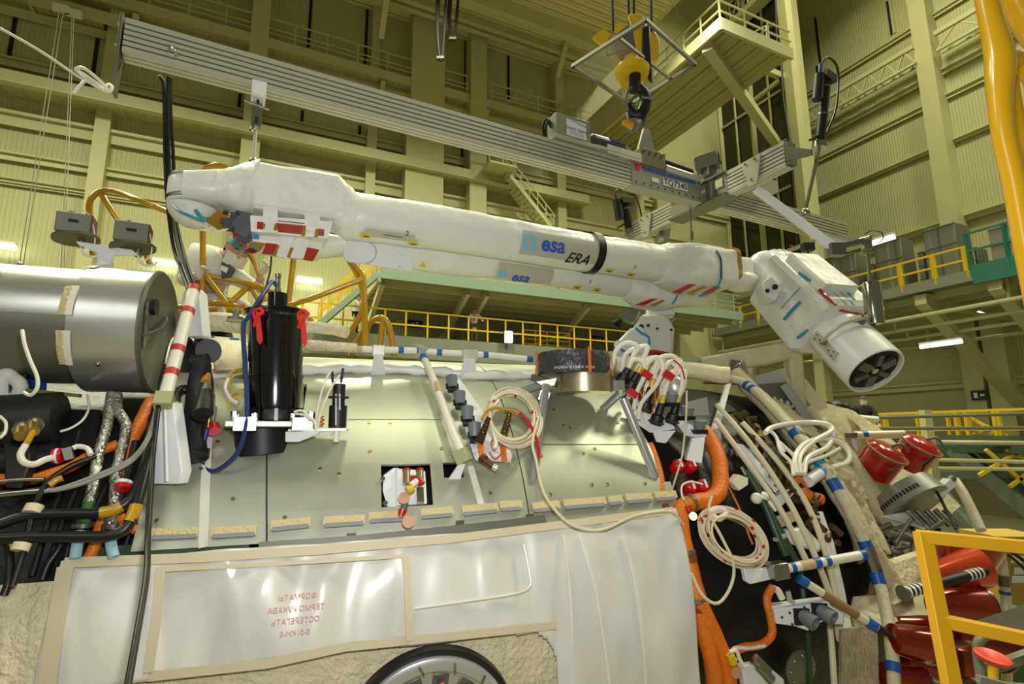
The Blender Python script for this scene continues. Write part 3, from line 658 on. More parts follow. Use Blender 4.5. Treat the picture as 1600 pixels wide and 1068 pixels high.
# overlapping doubler strips, tape, brackets along the lower edge
def strip(mb, pts, w, off=OFF, th=.004):              # flat band following the hull through pixel points
    q = [SI(x, y, off) for x, y in pts]; n = 10; L = []
    for i in range(len(q)-1):
        for k in range(n): f = k/n; L.append((q[i][0]+(q[i+1][0]-q[i][0])*f, q[i][1]+(q[i+1][1]-q[i][1])*f))
    L.append(q[-1]); vs = []; fs = []
    for i, (s, t_) in enumerate(L):
        a = HF(*L[max(0, i-1)], off); b = HF(*L[min(len(L)-1, i+1)], off); d = (b-a).normalized(); nn = HN(s, t_); sd = d.cross(nn).normalized()*w/2; c = HF(s, t_, off)
        vs += [c-sd+nn*th, c+sd+nn*th, c+sd-nn*.002, c-sd-nn*.002]
        if i: o = 4*(i-1); fs += [(o, o+1, o+5, o+4), (o+1, o+2, o+6, o+5), (o+3, o, o+4, o+7)]
    mb.add(vs, fs+[(0, 1, 2, 3), tuple(len(vs)-4+k for k in (3, 2, 1, 0))]); return mb
m_tapew = mat('white_edge_tape', 'd9d8cc', .6); m_foam = mat('yellowed_foam_strip', 'd6c795', .8, bump=.8, bscale=60); m_seal = mat('grey_zip_seal', '8c8e94', .6)
pan.p('tape_strip', strip(MB(), [(318, 855), (324, 700), (330, 600)], .045), m_tapew)
pan2.p('tape_strip', strip(MB(), [(752, 790), (735, 728)], .04), m_tapew)
pan2.p('seam', strip(MB(), [(544, 655), (690, 655)], .006, th=.001), m_gun)
pan2.p('seam', strip(MB(), [(417, 850), (417, 700), (420, 580)], .008, th=.002), m_dark)
pan3.p('seam', strip(MB(), [(846, 802), (832, 700)], .05, th=.002), m_alus); pan3.p('seam', strip(MB(), [(846, 694), (1008, 694)], .006, th=.001), m_gun)
for pp, (x0, x1, y0, y1) in ((pan, (233, 310, 839, 836)), (pan, (330, 401, 837, 833)), (pan2, (423, 485, 826, 820)), (pan2, (505, 570, 820, 816)), (pan2, (576, 636, 813, 810)), (pan2, (657, 708, 807, 803)), (pan2, (722, 778, 802, 797)),
        (pan2, (780, 815, 795, 793)), (pan3, (832, 874, 797, 793)), (pan3, (880, 946, 792, 787)), (pan3, (950, 972, 786, 784)), (pan3, (977, 1018, 783, 780)), (pan3, (1022, 1056, 779, 777))):
    pp.p('foam_strip', strip(MB(), [(x0, y0-5), (x1, y1-5)], .05, th=.012), m_foam)
    mb = strip(MB(), [(x0+2, y0+2), (x1-3, y1+2)], .022, th=.02); pp.p('zip_seal', mb, m_seal)
mb = {0: MB(), 1: MB(), 2: MB()}
for x, y in ((245, 813), (364, 779), (500, 732), (445, 808), (578, 705), (340, 690), (314, 732)): k = 0 if x < 414 else 1; p, n, _, _ = onhull(x, y, OFF); mb[k].ngon(p, n, .012, .01)
for x, y in ((766, 770), (530, 740), (610, 660), (690, 700), (577, 660)): p, n, _, _ = onhull(x, y, OFF); mb[1].ngon(p, n, .012, .01)
for x, y in ((925, 757), (949, 756), (1008, 755), (860, 772), (880, 664), (890, 668), (966, 660), (846, 712), (865, 640), (930, 700), (912, 708)): p, n, _, _ = onhull(x, y, OFF); mb[2].ngon(p, n, .012, .01)
for k, pp in enumerate((pan, pan2, pan3)): pp.p('rivets', mb[k], m_brass, kind=None)
# dark green frame and rails in the gap between panels and cover
gf = T('hull_edge_rail', 'dark green and grey frame rails showing in the gap under the silver panels', 'frame', HF(0, tl-.08, 0))
gf.p('green_rail', strip(MB(), [(150, 872), (270, 862), (390, 857)], .09, .06, .03), m_greenf)
gf.p('grey_rail', strip(MB(), [(405, 856), (560, 845), (700, 830), (800, 819), (850, 812)], .05, .08, .03), m_gun)
gf.p('green_rail', strip(MB(), [(845, 812), (950, 801), (1055, 788)], .08, .06, .03), m_greenf)
for x, y in ((548, 842), (716, 822), (824, 812), (1033, 795)): p, n, _, _ = onhull(x, y, .05); gf.p('clip', MB().box(p+n*.03, (.05, .05, .04), AX, n), m_stl)

# padded white seam blanket along the crest
sp = []
for x, y in ((330, 582), (420, 580), (500, 577), (560, 575), (620, 577), (680, 580), (740, 585), (790, 586), (835, 584)): sp.append(S(x, y, .13))
one('seam_blanket', MB().tube(sp, .036, 10, wob=.02, rf=lambda f: 1+.25*math.sin(f*70)), m_white, 'puffy white seam blanket along the crest of the silver panels', 'blanket')
# ================================================================ the plastic covered white cover over the lower hull
sL, sR = SI(98, 880, .14)[0], SI(1056, 800, .14)[0]
def cov_t(s):                                          # top edge angle of the cover
    f = (s-sL)/(sR-sL); a, b, c = _tc; return a+(b-a)*min(1, f/.62)+(c-b)*max(0, (f-.62)/.38)
TB = math.radians(-70)
hc = SI(672, 1150, .14)
_tc = (SI(100, 876, .14)[1], SI(700, 833, .14)[1], SI(1050, 795, .14)[1]); _ch = (SI(240, 1062, .15), SI(540, 1018, .15), SI(868, 984, .15), SI(-80, 1068, .15)[0])
_q = (SI(-60, 1068, .1)[0], SI(905, 960, .1)[0], SI(880, 962, .1)[1], SI(-60, 950, .17)[0], SI(101, 930, .17)[0], SI(60, 907, .17)[1])
_fs = SI(660, 930, .14)[0]
def cover(i, j):
    s = sL+(sR-sL)*i; t_ = TB+(cov_t(s)-TB)*j; x = s*1.0
    w_ = .020*math.sin(x*7+t_*9+2*noise.noise(V((x*1.2, t_*2, 0))))+.010*math.sin(x*21-t_*6+4*noise.noise(V((x*2, t_*3, 5))))
    left = 1/(1+math.exp((s-_fs)*9)); ph = (x*16+t_*11)*left+(x*13-t_*2)*(1-left)+3*noise.noise(V((x*1.1, t_*1.5, 4)))
    w_ += .011*max(0, math.sin(ph))**5*(.4+1.2*abs(noise.noise(V((x*2.3, t_*2.3, 7)))))
    w_ *= .35+.65*abs(noise.noise(V((x*1.5, t_*1.5, 9))))*2
    return HF(s, t_, .15+w_)
def cov_hole(s, t_):
    a, b, c, _l = _ch
    if s < _l or s > c[0]: return False
    lim = (a[1]+(b[1]-a[1])*(s-a[0])/(b[0]-a[0])) if s < b[0] else b[1]+(c[1]-b[1])*(s-b[0])/(c[0]-b[0])
    rr = .16; dx = max(0, s-(c[0]-rr)); 
    lim2 = lim-(rr-math.sqrt(max(0, rr*rr-dx*dx)))/1.9
    return t_ < lim2
cvr = T('protective_cover', 'white protective cover under glossy clear plastic across the lower hull', 'cover', HF((sL+sR)/2, -.9, .1))
NI, NJ = 260, 170
vs = [cover(i/NI, j/NJ) for j in range(NJ+1) for i in range(NI+1)]; fs = []
for j in range(NJ):
    for i in range(NI):
        s = sL+(sR-sL)*(i+.5)/NI; t_ = TB+(cov_t(s)-TB)*(j+.5)/NJ
        if not cov_hole(s, t_): fs.append((j*(NI+1)+i, j*(NI+1)+i+1, (j+1)*(NI+1)+i+1, (j+1)*(NI+1)+i))
co = cvr.p('cover_sheet', MB().add(vs, fs), m_film)
bm = bmesh.new(); bm.from_mesh(co.data); bmesh.ops.delete(bm, geom=[v for v in bm.verts if not v.link_faces], context='VERTS'); bm.to_mesh(co.data); bm.free()
md = co.modifiers.new('thickness', 'SOLIDIFY'); md.thickness = .012
md = co.modifiers.new('smooth_edge', 'SMOOTH'); md.iterations = 2; md.factor = .5
def cband(pts, w_, nm='hem_tape', m=None, off=.172): return cvr.p(nm, strip(MB(), pts, w_, off, .006), m or m_beige)
cband([(100, 879), (330, 870), (500, 859), (700, 842), (880, 819), (1052, 797)], .045)
cband([(103, 884), (87, 980), (69, 1100)], .065)
cband([(252, 885), (244, 970), (232, 1050)], .04, off=.175); cband([(634, 868), (640, 1000)], .035, off=.175); cband([(250, 890), (440, 880), (634, 868)], .02, off=.175)
cband([(232, 1056), (420, 1036), (540, 1010), (720, 992), (868, 976)], .04, off=.165)
mf = mat('glossy_fold', 'e6e4da', .3, coat=.8)
for k, (x0, x1, x2, x3) in enumerate(((905, 925, 940, 955), (975, 990, 1002, 1010), (880, 888, 893, 890))):
    mb = MB().tube([S(x0, 835, .168), S(x1, 900, .17), S(x2, 980, .17), S(x3, 1090, .165)], .010, 6); cvr.p('fold', mb, mf)
mb = MB().tube([S(648, 950, .165), S(720, 940, .17), S(800, 928, .17), S(826, 918, .17), S(828, 900, .17), S(818, 850, .165)], .008, 6); cvr.p('fold', mb, mf)
# printed marks on the cover (mirrored stencil text)
mb = MB(); pc, nn, aa, uu = onhull(463, 957, .185)
for k, ln in enumerate(('ФОРМАТЫ', 'ТЕРМО РУКАВА', 'ОСТЕРЕГАТЬ', '0-01КН-0')):
    s0, t0 = inv(pc); mb = MB()
    text(mb, ln, .034, pc, aa, uu, nn, flip=-1, fn=lambda x, y, k=k: HF(s0+x, t0+(y-.052*k+.07)/2.05, .19), maxe=.05)
    cvr.p('stencil_line', mb, mat('faded_red_ink', 'd89a98', .6))
# quilted beige cloth: behind the opening, and the roll at the lower left
def quilt(i, j):
    s = _q[0]+(_q[1]-_q[0])*i; t_ = math.radians(-80)+(_q[2]-math.radians(-80))*j
    return HF(s, t_, .09+.012*noise.noise(V((s*9, t_*9, 1))))
one('quilted_blanket', MB().grid(quilt, 90, 50, th=lambda p: -HN(*inv(p))*.015), m_quilt, 'creased beige quilted blanket framing the round hatch below the cover', 'blanket')
one('quilted_blanket', MB().grid(lambda i, j: HF(_q[3]+(_q[4]-_q[3])*i, math.radians(-62)+(_q[5]-math.radians(-62))*(j), .17+.02*noise.noise(V((i*3, j*4, 3)))-.05*(abs(i*2-1)**6)-.04*j**10), 40, 40, th=lambda p: -HN(*inv(p))*.03), m_quilt, 'bulky beige quilted blanket at the lower left corner left of the white cover', 'blanket')
# hatch
pc = S(672, 1155, .14); s0, t0 = inv(pc); hn = HN(s0, t0); hu = ZZ*math.cos(t0)-NX*math.sin(t0)
rad = (S(672, 1012, .14)-pc).length*.98
ht = T('round_hatch', 'round grey metal hatch ring with radial pockets at the bottom of the picture', 'hatch', pc-hu*rad)
ht.p('outer_seal', MB().lathe([(.0, rad+.035), (.05, rad+.03), (.05, rad-.01), (.0, rad-.02)], pc-hn*.02, hn, 72), m_black)
m_ring = mat('hatch_ring_metal', 'c9cac8', .32, .6)
ht.p('ring', MB().lathe([(-.04, rad), (.055, rad), (.065, rad-.02), (.062, rad*.86), (.03, rad*.84), (.02, rad*.5), (.02, .01)], pc, hn, 72), m_ring)
for k in range(14):
    a = 2*PI*k/14+.1; d = AX*math.cos(a)+hu*math.sin(a); q = d.cross(hn)
    ht.p('pocket', MB().box(pc+d*rad*.68+hn*.03, (rad*.24, rad*.20, .012), d, q, hn), m_gun, bev=.01)
    ht.p('connector', MB().cyl(pc+d*rad*.72+hn*.03, pc+d*rad*.72+hn*.075, .02, n=6), m_gun); ht.p('rod', MB().cyl(pc+d*rad*.84+hn*.07+q*.06, pc+d*rad*.96+hn*.075+q*.05, .006, n=6), m_stl)
for k in (3, 4):
    a = 2*PI*k/14+.1; d = AX*math.cos(a)+hu*math.sin(a)
    p = pc+d*rad*.72+hn*.075; ht.p('cable', MB().tube([p, p+hn*.05-hu*.03, p+hn*.04-hu*.16, p+hn*.03-hu*.4], .014, 8), m_orange, label='orange cable on the hatch')
# ================================================================ lifting beam, in one vertical plane with the arm below it
BE = V((.889, .457, 0)).normalized(); BN = V((.457, -.889, 0)).normalized(); L0 = V((-2.715, 3.3, 0))
def LT(t, z=0., n=0.): return L0+BE*t+BN*n+V((0, 0, CAMZ+z))
def HA(px, py, n=0.):
    r = ray(px, py); o = L0+BN*n-EYE; o.z = 0; return EYE+r*(o.dot(BN)/r.dot(BN))
def ta(px, py, n=0.): p = HA(px, py, n)-L0; return p.dot(BE)
ZB = 2.60; BH = .25; BW = .13
def profile(t, a, b, H=BH, W=BW, n=6, nm='profile'):
    a, b = V(a), V(b); d, sd, u = frame(b-a); c = V((0, 0, H/2))
    t.p('core', MB().bar(a+c, b+c, W-.02, H-.01), m_groove)
    for k in (-1, 1):
        mb = MB()
        for i in range(n):
            z = H*(i+.5)/n; h = H/n*.68
            mb.bar(a+sd*k*(W/2-.004)+V((0, 0, z)), b+sd*k*(W/2-.004)+V((0, 0, z)), .016, h)
        t.p('grooved_side', mb, m_prof)
    mb = MB()
    for z in (0, H):
        for k in (-1, 0, 1): mb.bar(a+sd*k*(W*.36)+V((0, 0, z)), b+sd*k*(W*.36)+V((0, 0, z)), W*.27, .014)
    t.p('grooved_flange', mb, m_prof)
t4 = ta(980, 270)
lb = T('lifting_spreader', 'long silver grooved aluminium lifting beam with an end plate, over the white arm', 'beam', LT(2, ZB))
profile(lb, LT(.03, ZB), LT(t4, ZB))
lb.p('end_plate', MB().prism([LT(.0, 2.30, .06), LT(.0, 2.87, .09), LT(.0, 2.87, -.09), LT(.0, 2.30, -.05)], BE*.018), m_gun, bev=.002)
for z, n in ((2.82, .03), (2.66, .03), (2.62, -.03)): lb.p('bolt', MB().cyl(LT(-.02, z, n), LT(.01, z, n), .014, n=8), m_stl)
lb.p('hanger_eye', MB().tube([LT(.3, 2.68, .07), LT(.3, 2.70, .11), LT(.34, 2.67, .11), LT(.34, 2.66, .07)], .008, 6), m_stl)
tK = 5.62
cb = T('joint_block', 'grey riveted block with white number plate joining long beam and cross beam', 'joint', LT(5, ZB))
cb.p('body', MB().bar(LT(t4, ZB+BH/2), LT(tK-.16, ZB+BH/2), BW+.03, BH+.03), mat('grey_joint_plate', '9fa096', .4, .4), bev=.004)
mb = MB(); n = 0
for i in range(10):
    for z in (.03, BH-.03): t_ = t4+.05+(tK-.25-t4)*i/9; mb.cyl(LT(t_, ZB+z, BW/2+.01), LT(t_, ZB+z, BW/2+.022), .009, n=6)
cb.p('rivets', mb, m_dark, kind='stuff')
def plaque(th, nm, t0, t1, z0, z1, m, n=BW/2+.019, lab=None): return th.p(nm, MB().prism([LT(t0, z0, n), LT(t1, z0, n), LT(t1, z1, n), LT(t0, z1, n)], BN*.002), m, label=lab)
A_, B_ = ta(1028, 295), ta(1066, 305)
plaque(cb, 'number_plate', A_, B_, ZB+.07, ZB+.16, m_whitep, lab='white number plate')
mb = MB(); text(mb, 'TQ7240', .1, LT((A_+B_)/2, ZB+.115, BW/2+.022), BE, ZZ, BN, bold=.002); cb.p('number', mb, m_blackp)
plaque(cb, 'sticker', ta(985, 260), ta(992, 262), ZB+.17, ZB+.24, mat('red_sticker', 'd8221c', .5), lab='red sticker')
plaque(cb, 'blue_tape', ta(998, 268), ta(1078, 290), ZB+.19, ZB+.22, m_blue, lab='blue tape along the top')
plaque(cb, 'paper_label', ta(1010, 280), ta(1021, 283), ZB+.08, ZB+.13, m_whitep)
K = L0+BE*tK
def KT(n, z=0, t=0): return K+BN*n+BE*t+V((0, 0, CAMZ+z))
xb = T('cross_spreader', 'short silver grooved cross beam carrying the two white swing arms', 'beam', KT(0, ZB))
m_plt = mat('grey_joint_plate', '9fa096', .4, .4)
profile(xb, KT(.36, ZB), KT(1.06, ZB)); profile(xb, KT(-.5, ZB), KT(-1.38, ZB))
xb.p('centre_block', MB().bar(KT(-.5, ZB+BH/2), KT(.36, ZB+BH/2), .15, BH), m_plt, bev=.004)
xb.p('centre_flange', MB().bar(KT(-.5, ZB), KT(.36, ZB), .24, .02).bar(KT(-.5, ZB+BH), KT(.36, ZB+BH), .24, .02), m_gun)
mb = MB()
for n in (-.1, .1, .2): mb.bar(KT(n, ZB+.02, -.09), KT(n, ZB+BH-.02, -.09), .03, .03)
xb.p('web_ribs', mb, m_gun)
for n, s in ((.7, 1), (-.95, 1)):
    xb.p('pivot_plate', MB().prism([KT(n-.12, ZB+.24, -.08), KT(n+.12, ZB+.24, -.08), KT(n+.05, ZB-.06, -.08), KT(n-.05, ZB-.06, -.08)], BE*-.02), m_prof)
    for dn, z in ((-.06, .2), (.06, .2), (0, 0)): xb.p('bolt', MB().cyl(KT(n+dn, ZB+z, -.1), KT(n+dn, ZB+z, -.12), .014, n=6), m_stl)
xb.p('paper_note', MB().prism([KT(.22, ZB+.1, -.092), KT(.32, ZB+.1, -.092), KT(.32, ZB+.2, -.092), KT(.22, ZB+.2, -.092)], BE*-.002), mat('cream_paper', 'd9d6b0', .7))
xb.p('end_cap', MB().bar(KT(1.06, ZB+BH/2), KT(1.10, ZB+BH/2), .12, BH-.02).prism([KT(1.06, ZB+.2, -.07), KT(1.3, ZB+.06, -.02), KT(1.3, ZB+.0, -.02), KT(1.06, ZB+.04, -.07)], BE*.02), m_gun)
b2 = T('extension_spreader', 'grooved silver beam continuing to the right behind the cross beam', 'beam', LT(7, ZB))
profile(b2, LT(tK+.14, ZB), LT(ta(1318, 360), ZB))
# right actuator
m_rod = mat('polished_rod', 'b9b9a8', .15, 1)
def actuator(top, bot, rb, rodend, r, lab, dm):
    top, bot, rodend = V(top), V(bot), V(rodend); t = T('linear_actuator', lab, 'actuator', rodend, 'black actuators on the cross beam'); d = (top-bot).normalized()
    t.p('cylinder', MB().cyl(bot, top, r, n=18), m_black); t.p('cap', MB().bar(top-d*.04, top+d*.04, r*3.4, r*2.6, up=BN), m_black)
    q = BE*-1*r*2.3
    t.p('motor', MB().cyl(top+q, top+q-d*.27, r*1.05, n=16), m_black)
    t.p('rod', MB().cyl(bot, rodend, .016, n=12), m_rod)
    t.p('clamp', MB().cyl(bot-d*.03, bot+d*.03, r*1.5, n=12), m_stl); t.p('eye', MB().ball(rodend, .045), m_stl)
    t.p('bands', MB().cyl(top-d*.1, top-d*.115, r*1.06, n=16).cyl(top-d*.4, top-d*.415, r*1.06, n=16), m_stl)
    c = top+q+d*.05; t.p('power_cable', MB().tube([c-d*.06, c+d*.06, c+d*.18-q*1.0, c+d*.1-q*2.6, c-d*.3-q*2.9, c-d*.6-q*1.9, bot-q*.3+d*.14, bot+q*1.5+d*.02], .011, 8), m_blackc)
    t.p('plug', MB().cyl(c, c+d*.07, .017, n=10), m_blue, label='blue plug')
actuator(P(1291, 122, 4.75), P(1281, 228, 4.75), 0, P(1258, 332, 4.9), .045, 'black actuator with arched cable standing on the right end of the cross beam', 0)
actuator(P(976, 316, 7.0), P(984, 362, 7.0), 0, P(990, 378, 7.0), .06, 'black actuator on the far left end of the cross beam', 0)
def swing(a, b, c, d_, lab, w=.085):
    t = T('swing_arm', lab, 'arm', b); a, b, c = V(a), V(b), V(c)
    t.p('link', MB().bar(a, b, .06, w), m_whitep, bev=.005)
    t.p('gusset', MB().prism([b, b+(a-b)*.3, c, c+(b-c)*.1-V((0, 0, .04))], BN*-.02), m_prof)
    t.p('outer_link', MB().bar(b+V((0, 0, .02)), c, .035, .04), m_gun); t.p('elbow_bracket', MB().box(b, (.14, .08, .12)), m_gun); t.p('pivot', MB().cyl(c-BN*.05, c+BN*.05, .03), m_stl)
    return t
t = swing(P(1181, 296, 5.25), P(1307, 390, 4.95), P(1352, 374, 4.95), None, 'white swing arm with red label reaching right to the hanging tool')
m = MB().box(P(1224, 330, 5.17)-V((0, .035, 0)), (.06, .004, .02), BE, BN); t.p('label', m, m_red)
hg = T('counter_spring', 'polished spring cylinder on a rod hanging above the tool head', 'spring balancer', P(1366, 520, 4.95))
hg.p('upper_rod', MB().cyl(P(1355, 372, 4.95), P(1359, 442, 4.95), .014), m_rod); hg.p('clevis', MB().box(P(1354, 382, 4.95), (.08, .05, .10)), m_stl); hg.p('cross_plate', MB().box(P(1354, 394, 4.95), (.11, .06, .015)), m_stl)
hg.p('cylinder', MB().lathe([(0, .02), (.01, .075), (.03, .08), (.40, .08), (.42, .07), (.43, .02)], P(1368, 508, 4.95), P(1361, 440, 4.95)-P(1368, 508, 4.95), 28), m_rod)
hg.p('hook', MB().tube([P(1367, 508, 4.95), P(1365, 517, 4.95), P(1372, 524, 4.95), P(1366, 531, 4.95), P(1360, 525, 4.95)], .012, 8), m_stl)
hg.p('hose', MB().tube([P(1352, 365, 4.95), P(1362, 360, 4.95), P(1376, 362, 4.95), P(1380, 372, 4.95), P(1372, 380, 4.95)], .006, 6), m_blackc)
t = T('swing_arm', 'dull grey swing arm end below the left half of the cross beam', 'arm', P(1038, 386, 6.6))
t.p('link', MB().bar(P(1040, 350, 6.7), P(1036, 384, 6.6), .08, .16), m_gun)
t = T('swing_arm', 'thin pale brace with red mark behind the round white wrist', 'arm', P(1225, 395, 6.2))
t.p('link', MB().bar(P(1226, 394, 6.2), P(1282, 372, 6.4), .04, .05), m_prof); t.p('label', MB().box(P(1238, 384, 6.15), (.08, .01, .02), BE, BN), m_red)
jb = T('cable_box', 'dark junction box with hanging cable behind the white swing arm', 'box', P(1262, 390, 6.0)); jb.p('body', MB().box(P(1262, 386, 6.0), (.13, .08, .09)), mat('dark_violet_box', '35303c', .5))
jb.p('cable', MB().tube([P(1262, 392, 6), P(1268, 412, 6), P(1285, 422, 6), P(1290, 436, 6), P(1280, 440, 6)], .009, 6), m_blackc)
# things standing on the beam
ZT = ZB+BH+.012
cbx = T('control_box', 'grey control box with a white paper sign standing on the beam', 'control box', LT(ta(885, 200), ZT))
ca, cb_ = ta(862, 210), ta(916, 230)
cbx.p('body', MB().bar(LT(ca, ZT+.16), LT(cb_, ZT+.16), .17, .26), mat('grey_enclosure', '8d8b78', .45), bev=.008)
cbx.p('sign', MB().prism([LT(ca+.12, ZT+.07, .088), LT(cb_-.06, ZT+.07, .088), LT(cb_-.06, ZT+.25, .088), LT(ca+.12, ZT+.25, .088)], BN*.003), m_whitep)
mb = MB(); text(mb, 'Dutch Space', .05, LT((ca+cb_)/2+.03, ZT+.15, .093), BE, ZZ, BN); cbx.p('sign_text', mb, m_blackp)
mb = MB(); 
for z in (.12, .105, .09): mb.bar(LT(ca+.15, ZT+z, .093), LT(cb_-.09, ZT+z, .093), .002, .004)
cbx.p('sign_small_print', mb, mat('pale_print', '8e93b0', .6))
cbx.p('sign_swoosh', MB().prism([LT(ca+.12, ZT+.25, .092), LT(cb_-.06, ZT+.2, .092), LT(cb_-.06, ZT+.22, .092), LT(ca+.2, ZT+.25, .092)], BN*.001), m_bluel)
cbx.p('tray', MB().bar(LT(ca-.02, ZT+.03), LT(cb_+.1, ZT+.03), .2, .035), m_prof)
cbx.p('side_cables', MB().tube([LT(ca, ZT+.2), LT(ca-.06, ZT+.24), LT(ca-.1, ZT+.14), LT(ca-.08, ZT+.02)], .014, 6).tube([LT(ca, ZT+.16), LT(ca-.05, ZT+.2), LT(ca-.07, ZT+.1), LT(ca-.06, ZT)], .012, 6), m_blackc)
mt = T('drive_motor', 'blue grey cylindrical drive motor lying on the beam beside the control box', 'motor', LT(ta(950, 215), ZT))
ma, mb_ = ta(921, 215), ta(982, 225)
m_mot = mat('blue_grey_motor', '46505a', .35, .3)
mt.p('body', MB().lathe([(0, .05), (.02, .085), (.2, .088), (.21, .075), (mb_-ma-.1, .075), (mb_-ma, .04)], LT(ma, ZT+.13), BE, 24), m_mot)
mb = MB()
for i in range(16): a = i*PI/8; o = (BN*math.cos(a)+ZZ*math.sin(a))*.08; mb.bar(LT(ma+.22, ZT+.13)+o, LT(mb_-.1, ZT+.13)+o, .01, .014)
mt.p('cooling_fins', mb, m_mot)
mt.p('mount_plate', MB().bar(LT(ma-.0, ZT+.035, .05), LT(mb_+.05, ZT+.035, .05), .12, .02), m_prof)
br = T('suspension_bracket', 'olive riveted bracket with a triangular hanger plate under the crane hook', 'bracket', LT(ta(1010, 240), ZT))
ba, bb = ta(992, 245), ta(1030, 250); bm_ = (ba+bb)/2
m_ol = mat('olive_bracket', '6f6a4a', .45, .2)
br.p('clamp_block', MB().bar(LT(ba, ZT+.08), LT(bb, ZT+.08), .2, .2), m_ol, bev=.006)
for i in range(4): t_ = ba+.05+(bb-ba-.1)*i/3; br.p('bolt', MB().ngon(LT(t_, ZT+.15, .105), BN, .016, .02), m_stl)
br.p('hanger_plate', MB().prism([LT(ba+.02, ZT+.17), LT(bb-.06, ZT+.17), LT(bm_+.03, ZT+.47), LT(bm_-.05, ZT+.47)], BN*.03), m_gun)
br.p('side_flange', MB().bar(LT(ba-.45, ZT+.04, .1), LT(ba, ZT+.04, .1), .015, .1), m_prof)
hs = T('ribbed_hose', 'black ribbed hose beside the suspension bracket', 'hose', LT(bb+.2, ZT)); ha_, hb_ = ta(1030, 240), ta(1078, 252)
hs.p('hose', MB().tube([LT(ha_+(hb_-ha_)*i/60, ZT+.12-.02*i/60) for i in range(61)], .05, 12, sm=1, rf=lambda f: 1+.14*math.sin(f*150)), m_black)
hs.p('duct', MB().cyl(LT(ha_, ZT+.03, .07), LT(hb_+.05, ZT+.01, .07), .04), m_prof)
cm = T('sensor_unit', 'grey sensor unit with a dark lens on top of the beam joint', 'sensor', LT(5.5, ZT)); c0 = P(1106, 254, 5.75)
d1 = (BE*.55+BN*.8+ZZ*.1).normalized(); cm.p('body', MB().bar(c0-d1*.14-ZZ*0, c0+d1*.12, .17, .16), m_gun, bev=.008); cm.p('lens', MB().box(c0+d1*.125+ZZ*.02, (.09, .01, .1), d1.cross(ZZ), d1), m_dark)
cm.p('feet', MB().box(c0-ZZ*.12, (.12, .12, .12), BE, BN), m_gun)
cm.p('knob', MB().cyl(c0+d1*.13-ZZ*.05, c0+d1*.15-ZZ*.05, .02), m_black)
one('cover_plate', MB().bar(LT(5.75, ZT+.05, .15), LT(6.5, ZT+.05, .15), .3, .14), m_prof, 'low grey cover plate beside the right cross beam half', 'cover')
# clamp hanging from the beam down to the arm
tc = ta(403, 160); lk = T('suspension_link', 'white clamp and thin adjustable link hanging from the left part of the beam', 'link', LT(tc, 1.95))
lk.p('clamp', MB().bar(LT(tc-.05, ZB-.02), LT(tc+.05, ZB-.02), BW+.06, .1), m_whitep, bev=.004)
lk.p('slotted_strap', MB().bar(LT(tc, ZB-.05), LT(tc, ZB-.3), .05, .07, up=BE), m_stl)
mb = MB()
for z in (.1, .13, .24, .27): mb.box(LT(tc, ZB-z, .03), (.02, .012, .018), BE, BN)
lk.p('slots', mb, m_dark)
lk.p('pin', MB().cyl(LT(tc-.09, ZB-.12, .03), LT(tc+.08, ZB-.15, .03), .01), m_stl); zl = HA(396, 256).z-CAMZ
lk.p('rod', MB().cyl(LT(tc, ZB-.28), LT(ta(396, 256), zl), .013, n=8), m_prof)
lk.p('chain_end', MB().ball(LT(ta(396, 252), zl+.02), .03).ball(LT(tc-.02, ZB-.33), .024), m_stl)
t5 = ta(1080, 370); lk = T('suspension_link', 'thin steel link from the joint block to the right end of the white arm', 'link', HA(1081, 385))
lk.p('rod', MB().cyl(LT(ta(1080, 340), ZB), HA(1081, 384), .009, n=8), m_stl); lk.p('turnbuckle', MB().cyl(HA(1081, 362), HA(1081, 376), .018, n=8), m_stl)
# rope, knot
rp = T('rope', 'white rope tied to the left end plate of the beam with a looped knot', 'rope', P(165, 140, 3.2)); R3 = lambda *q: [P(x, y, d) for x, y, d in q]
rp.p('line', MB().tube(R3((-20, 33, 3.2), (60, 78, 3.2), (120, 118, 3.2), (150, 134, 3.2), (165, 139, 3.22)), .010, 8, rf=lambda f: 1+.12*math.sin(f*400)), m_whitec)
rp.p('knot', MB().tube(R3((172, 144, 3.22), (158, 128, 3.2), (132, 107, 3.2), (118, 109, 3.2), (140, 124, 3.2), (160, 138, 3.2), (148, 128, 3.17), (124, 112, 3.19), (140, 128, 3.17), (168, 143, 3.2), (175, 136, 3.22), (170, 132, 3.25), (163, 137, 3.2)), .011, 8), m_whitec)
rp.p('tail', MB().tube(R3((150, 130, 3.18), (134, 126, 3.17), (122, 138, 3.17), (116, 146, 3.17)), .010, 8), m_whitec)
# black cables hanging from the beam behind
bc = (((249, 118, 3.75), (256, 140, 3.8), (258, 250, 3.9), (262, 320, 3.95), (272, 390, 3.9), (292, 445, 3.7), (296, 470, 3.6)),
      ((263, 120, 3.75), (262, 160, 3.8), (264, 250, 3.9), (268, 330, 3.95), (282, 400, 3.85), (298, 446, 3.7), (304, 480, 3.6)),
      ((267, 120, 3.75), (266, 160, 3.85), (271, 250, 3.95), (273, 330, 4.0), (288, 400, 3.9), (304, 448, 3.75), (312, 480, 3.7)))
for k, c in enumerate(bc): one('hanging_cable', MB().tube(R3(*c), .013, 8), m_blackc, ('leftmost', 'middle', 'rightmost')[k]+' of three black cables hanging from the beam to the tank', 'cable', 'black cables hanging at the left')
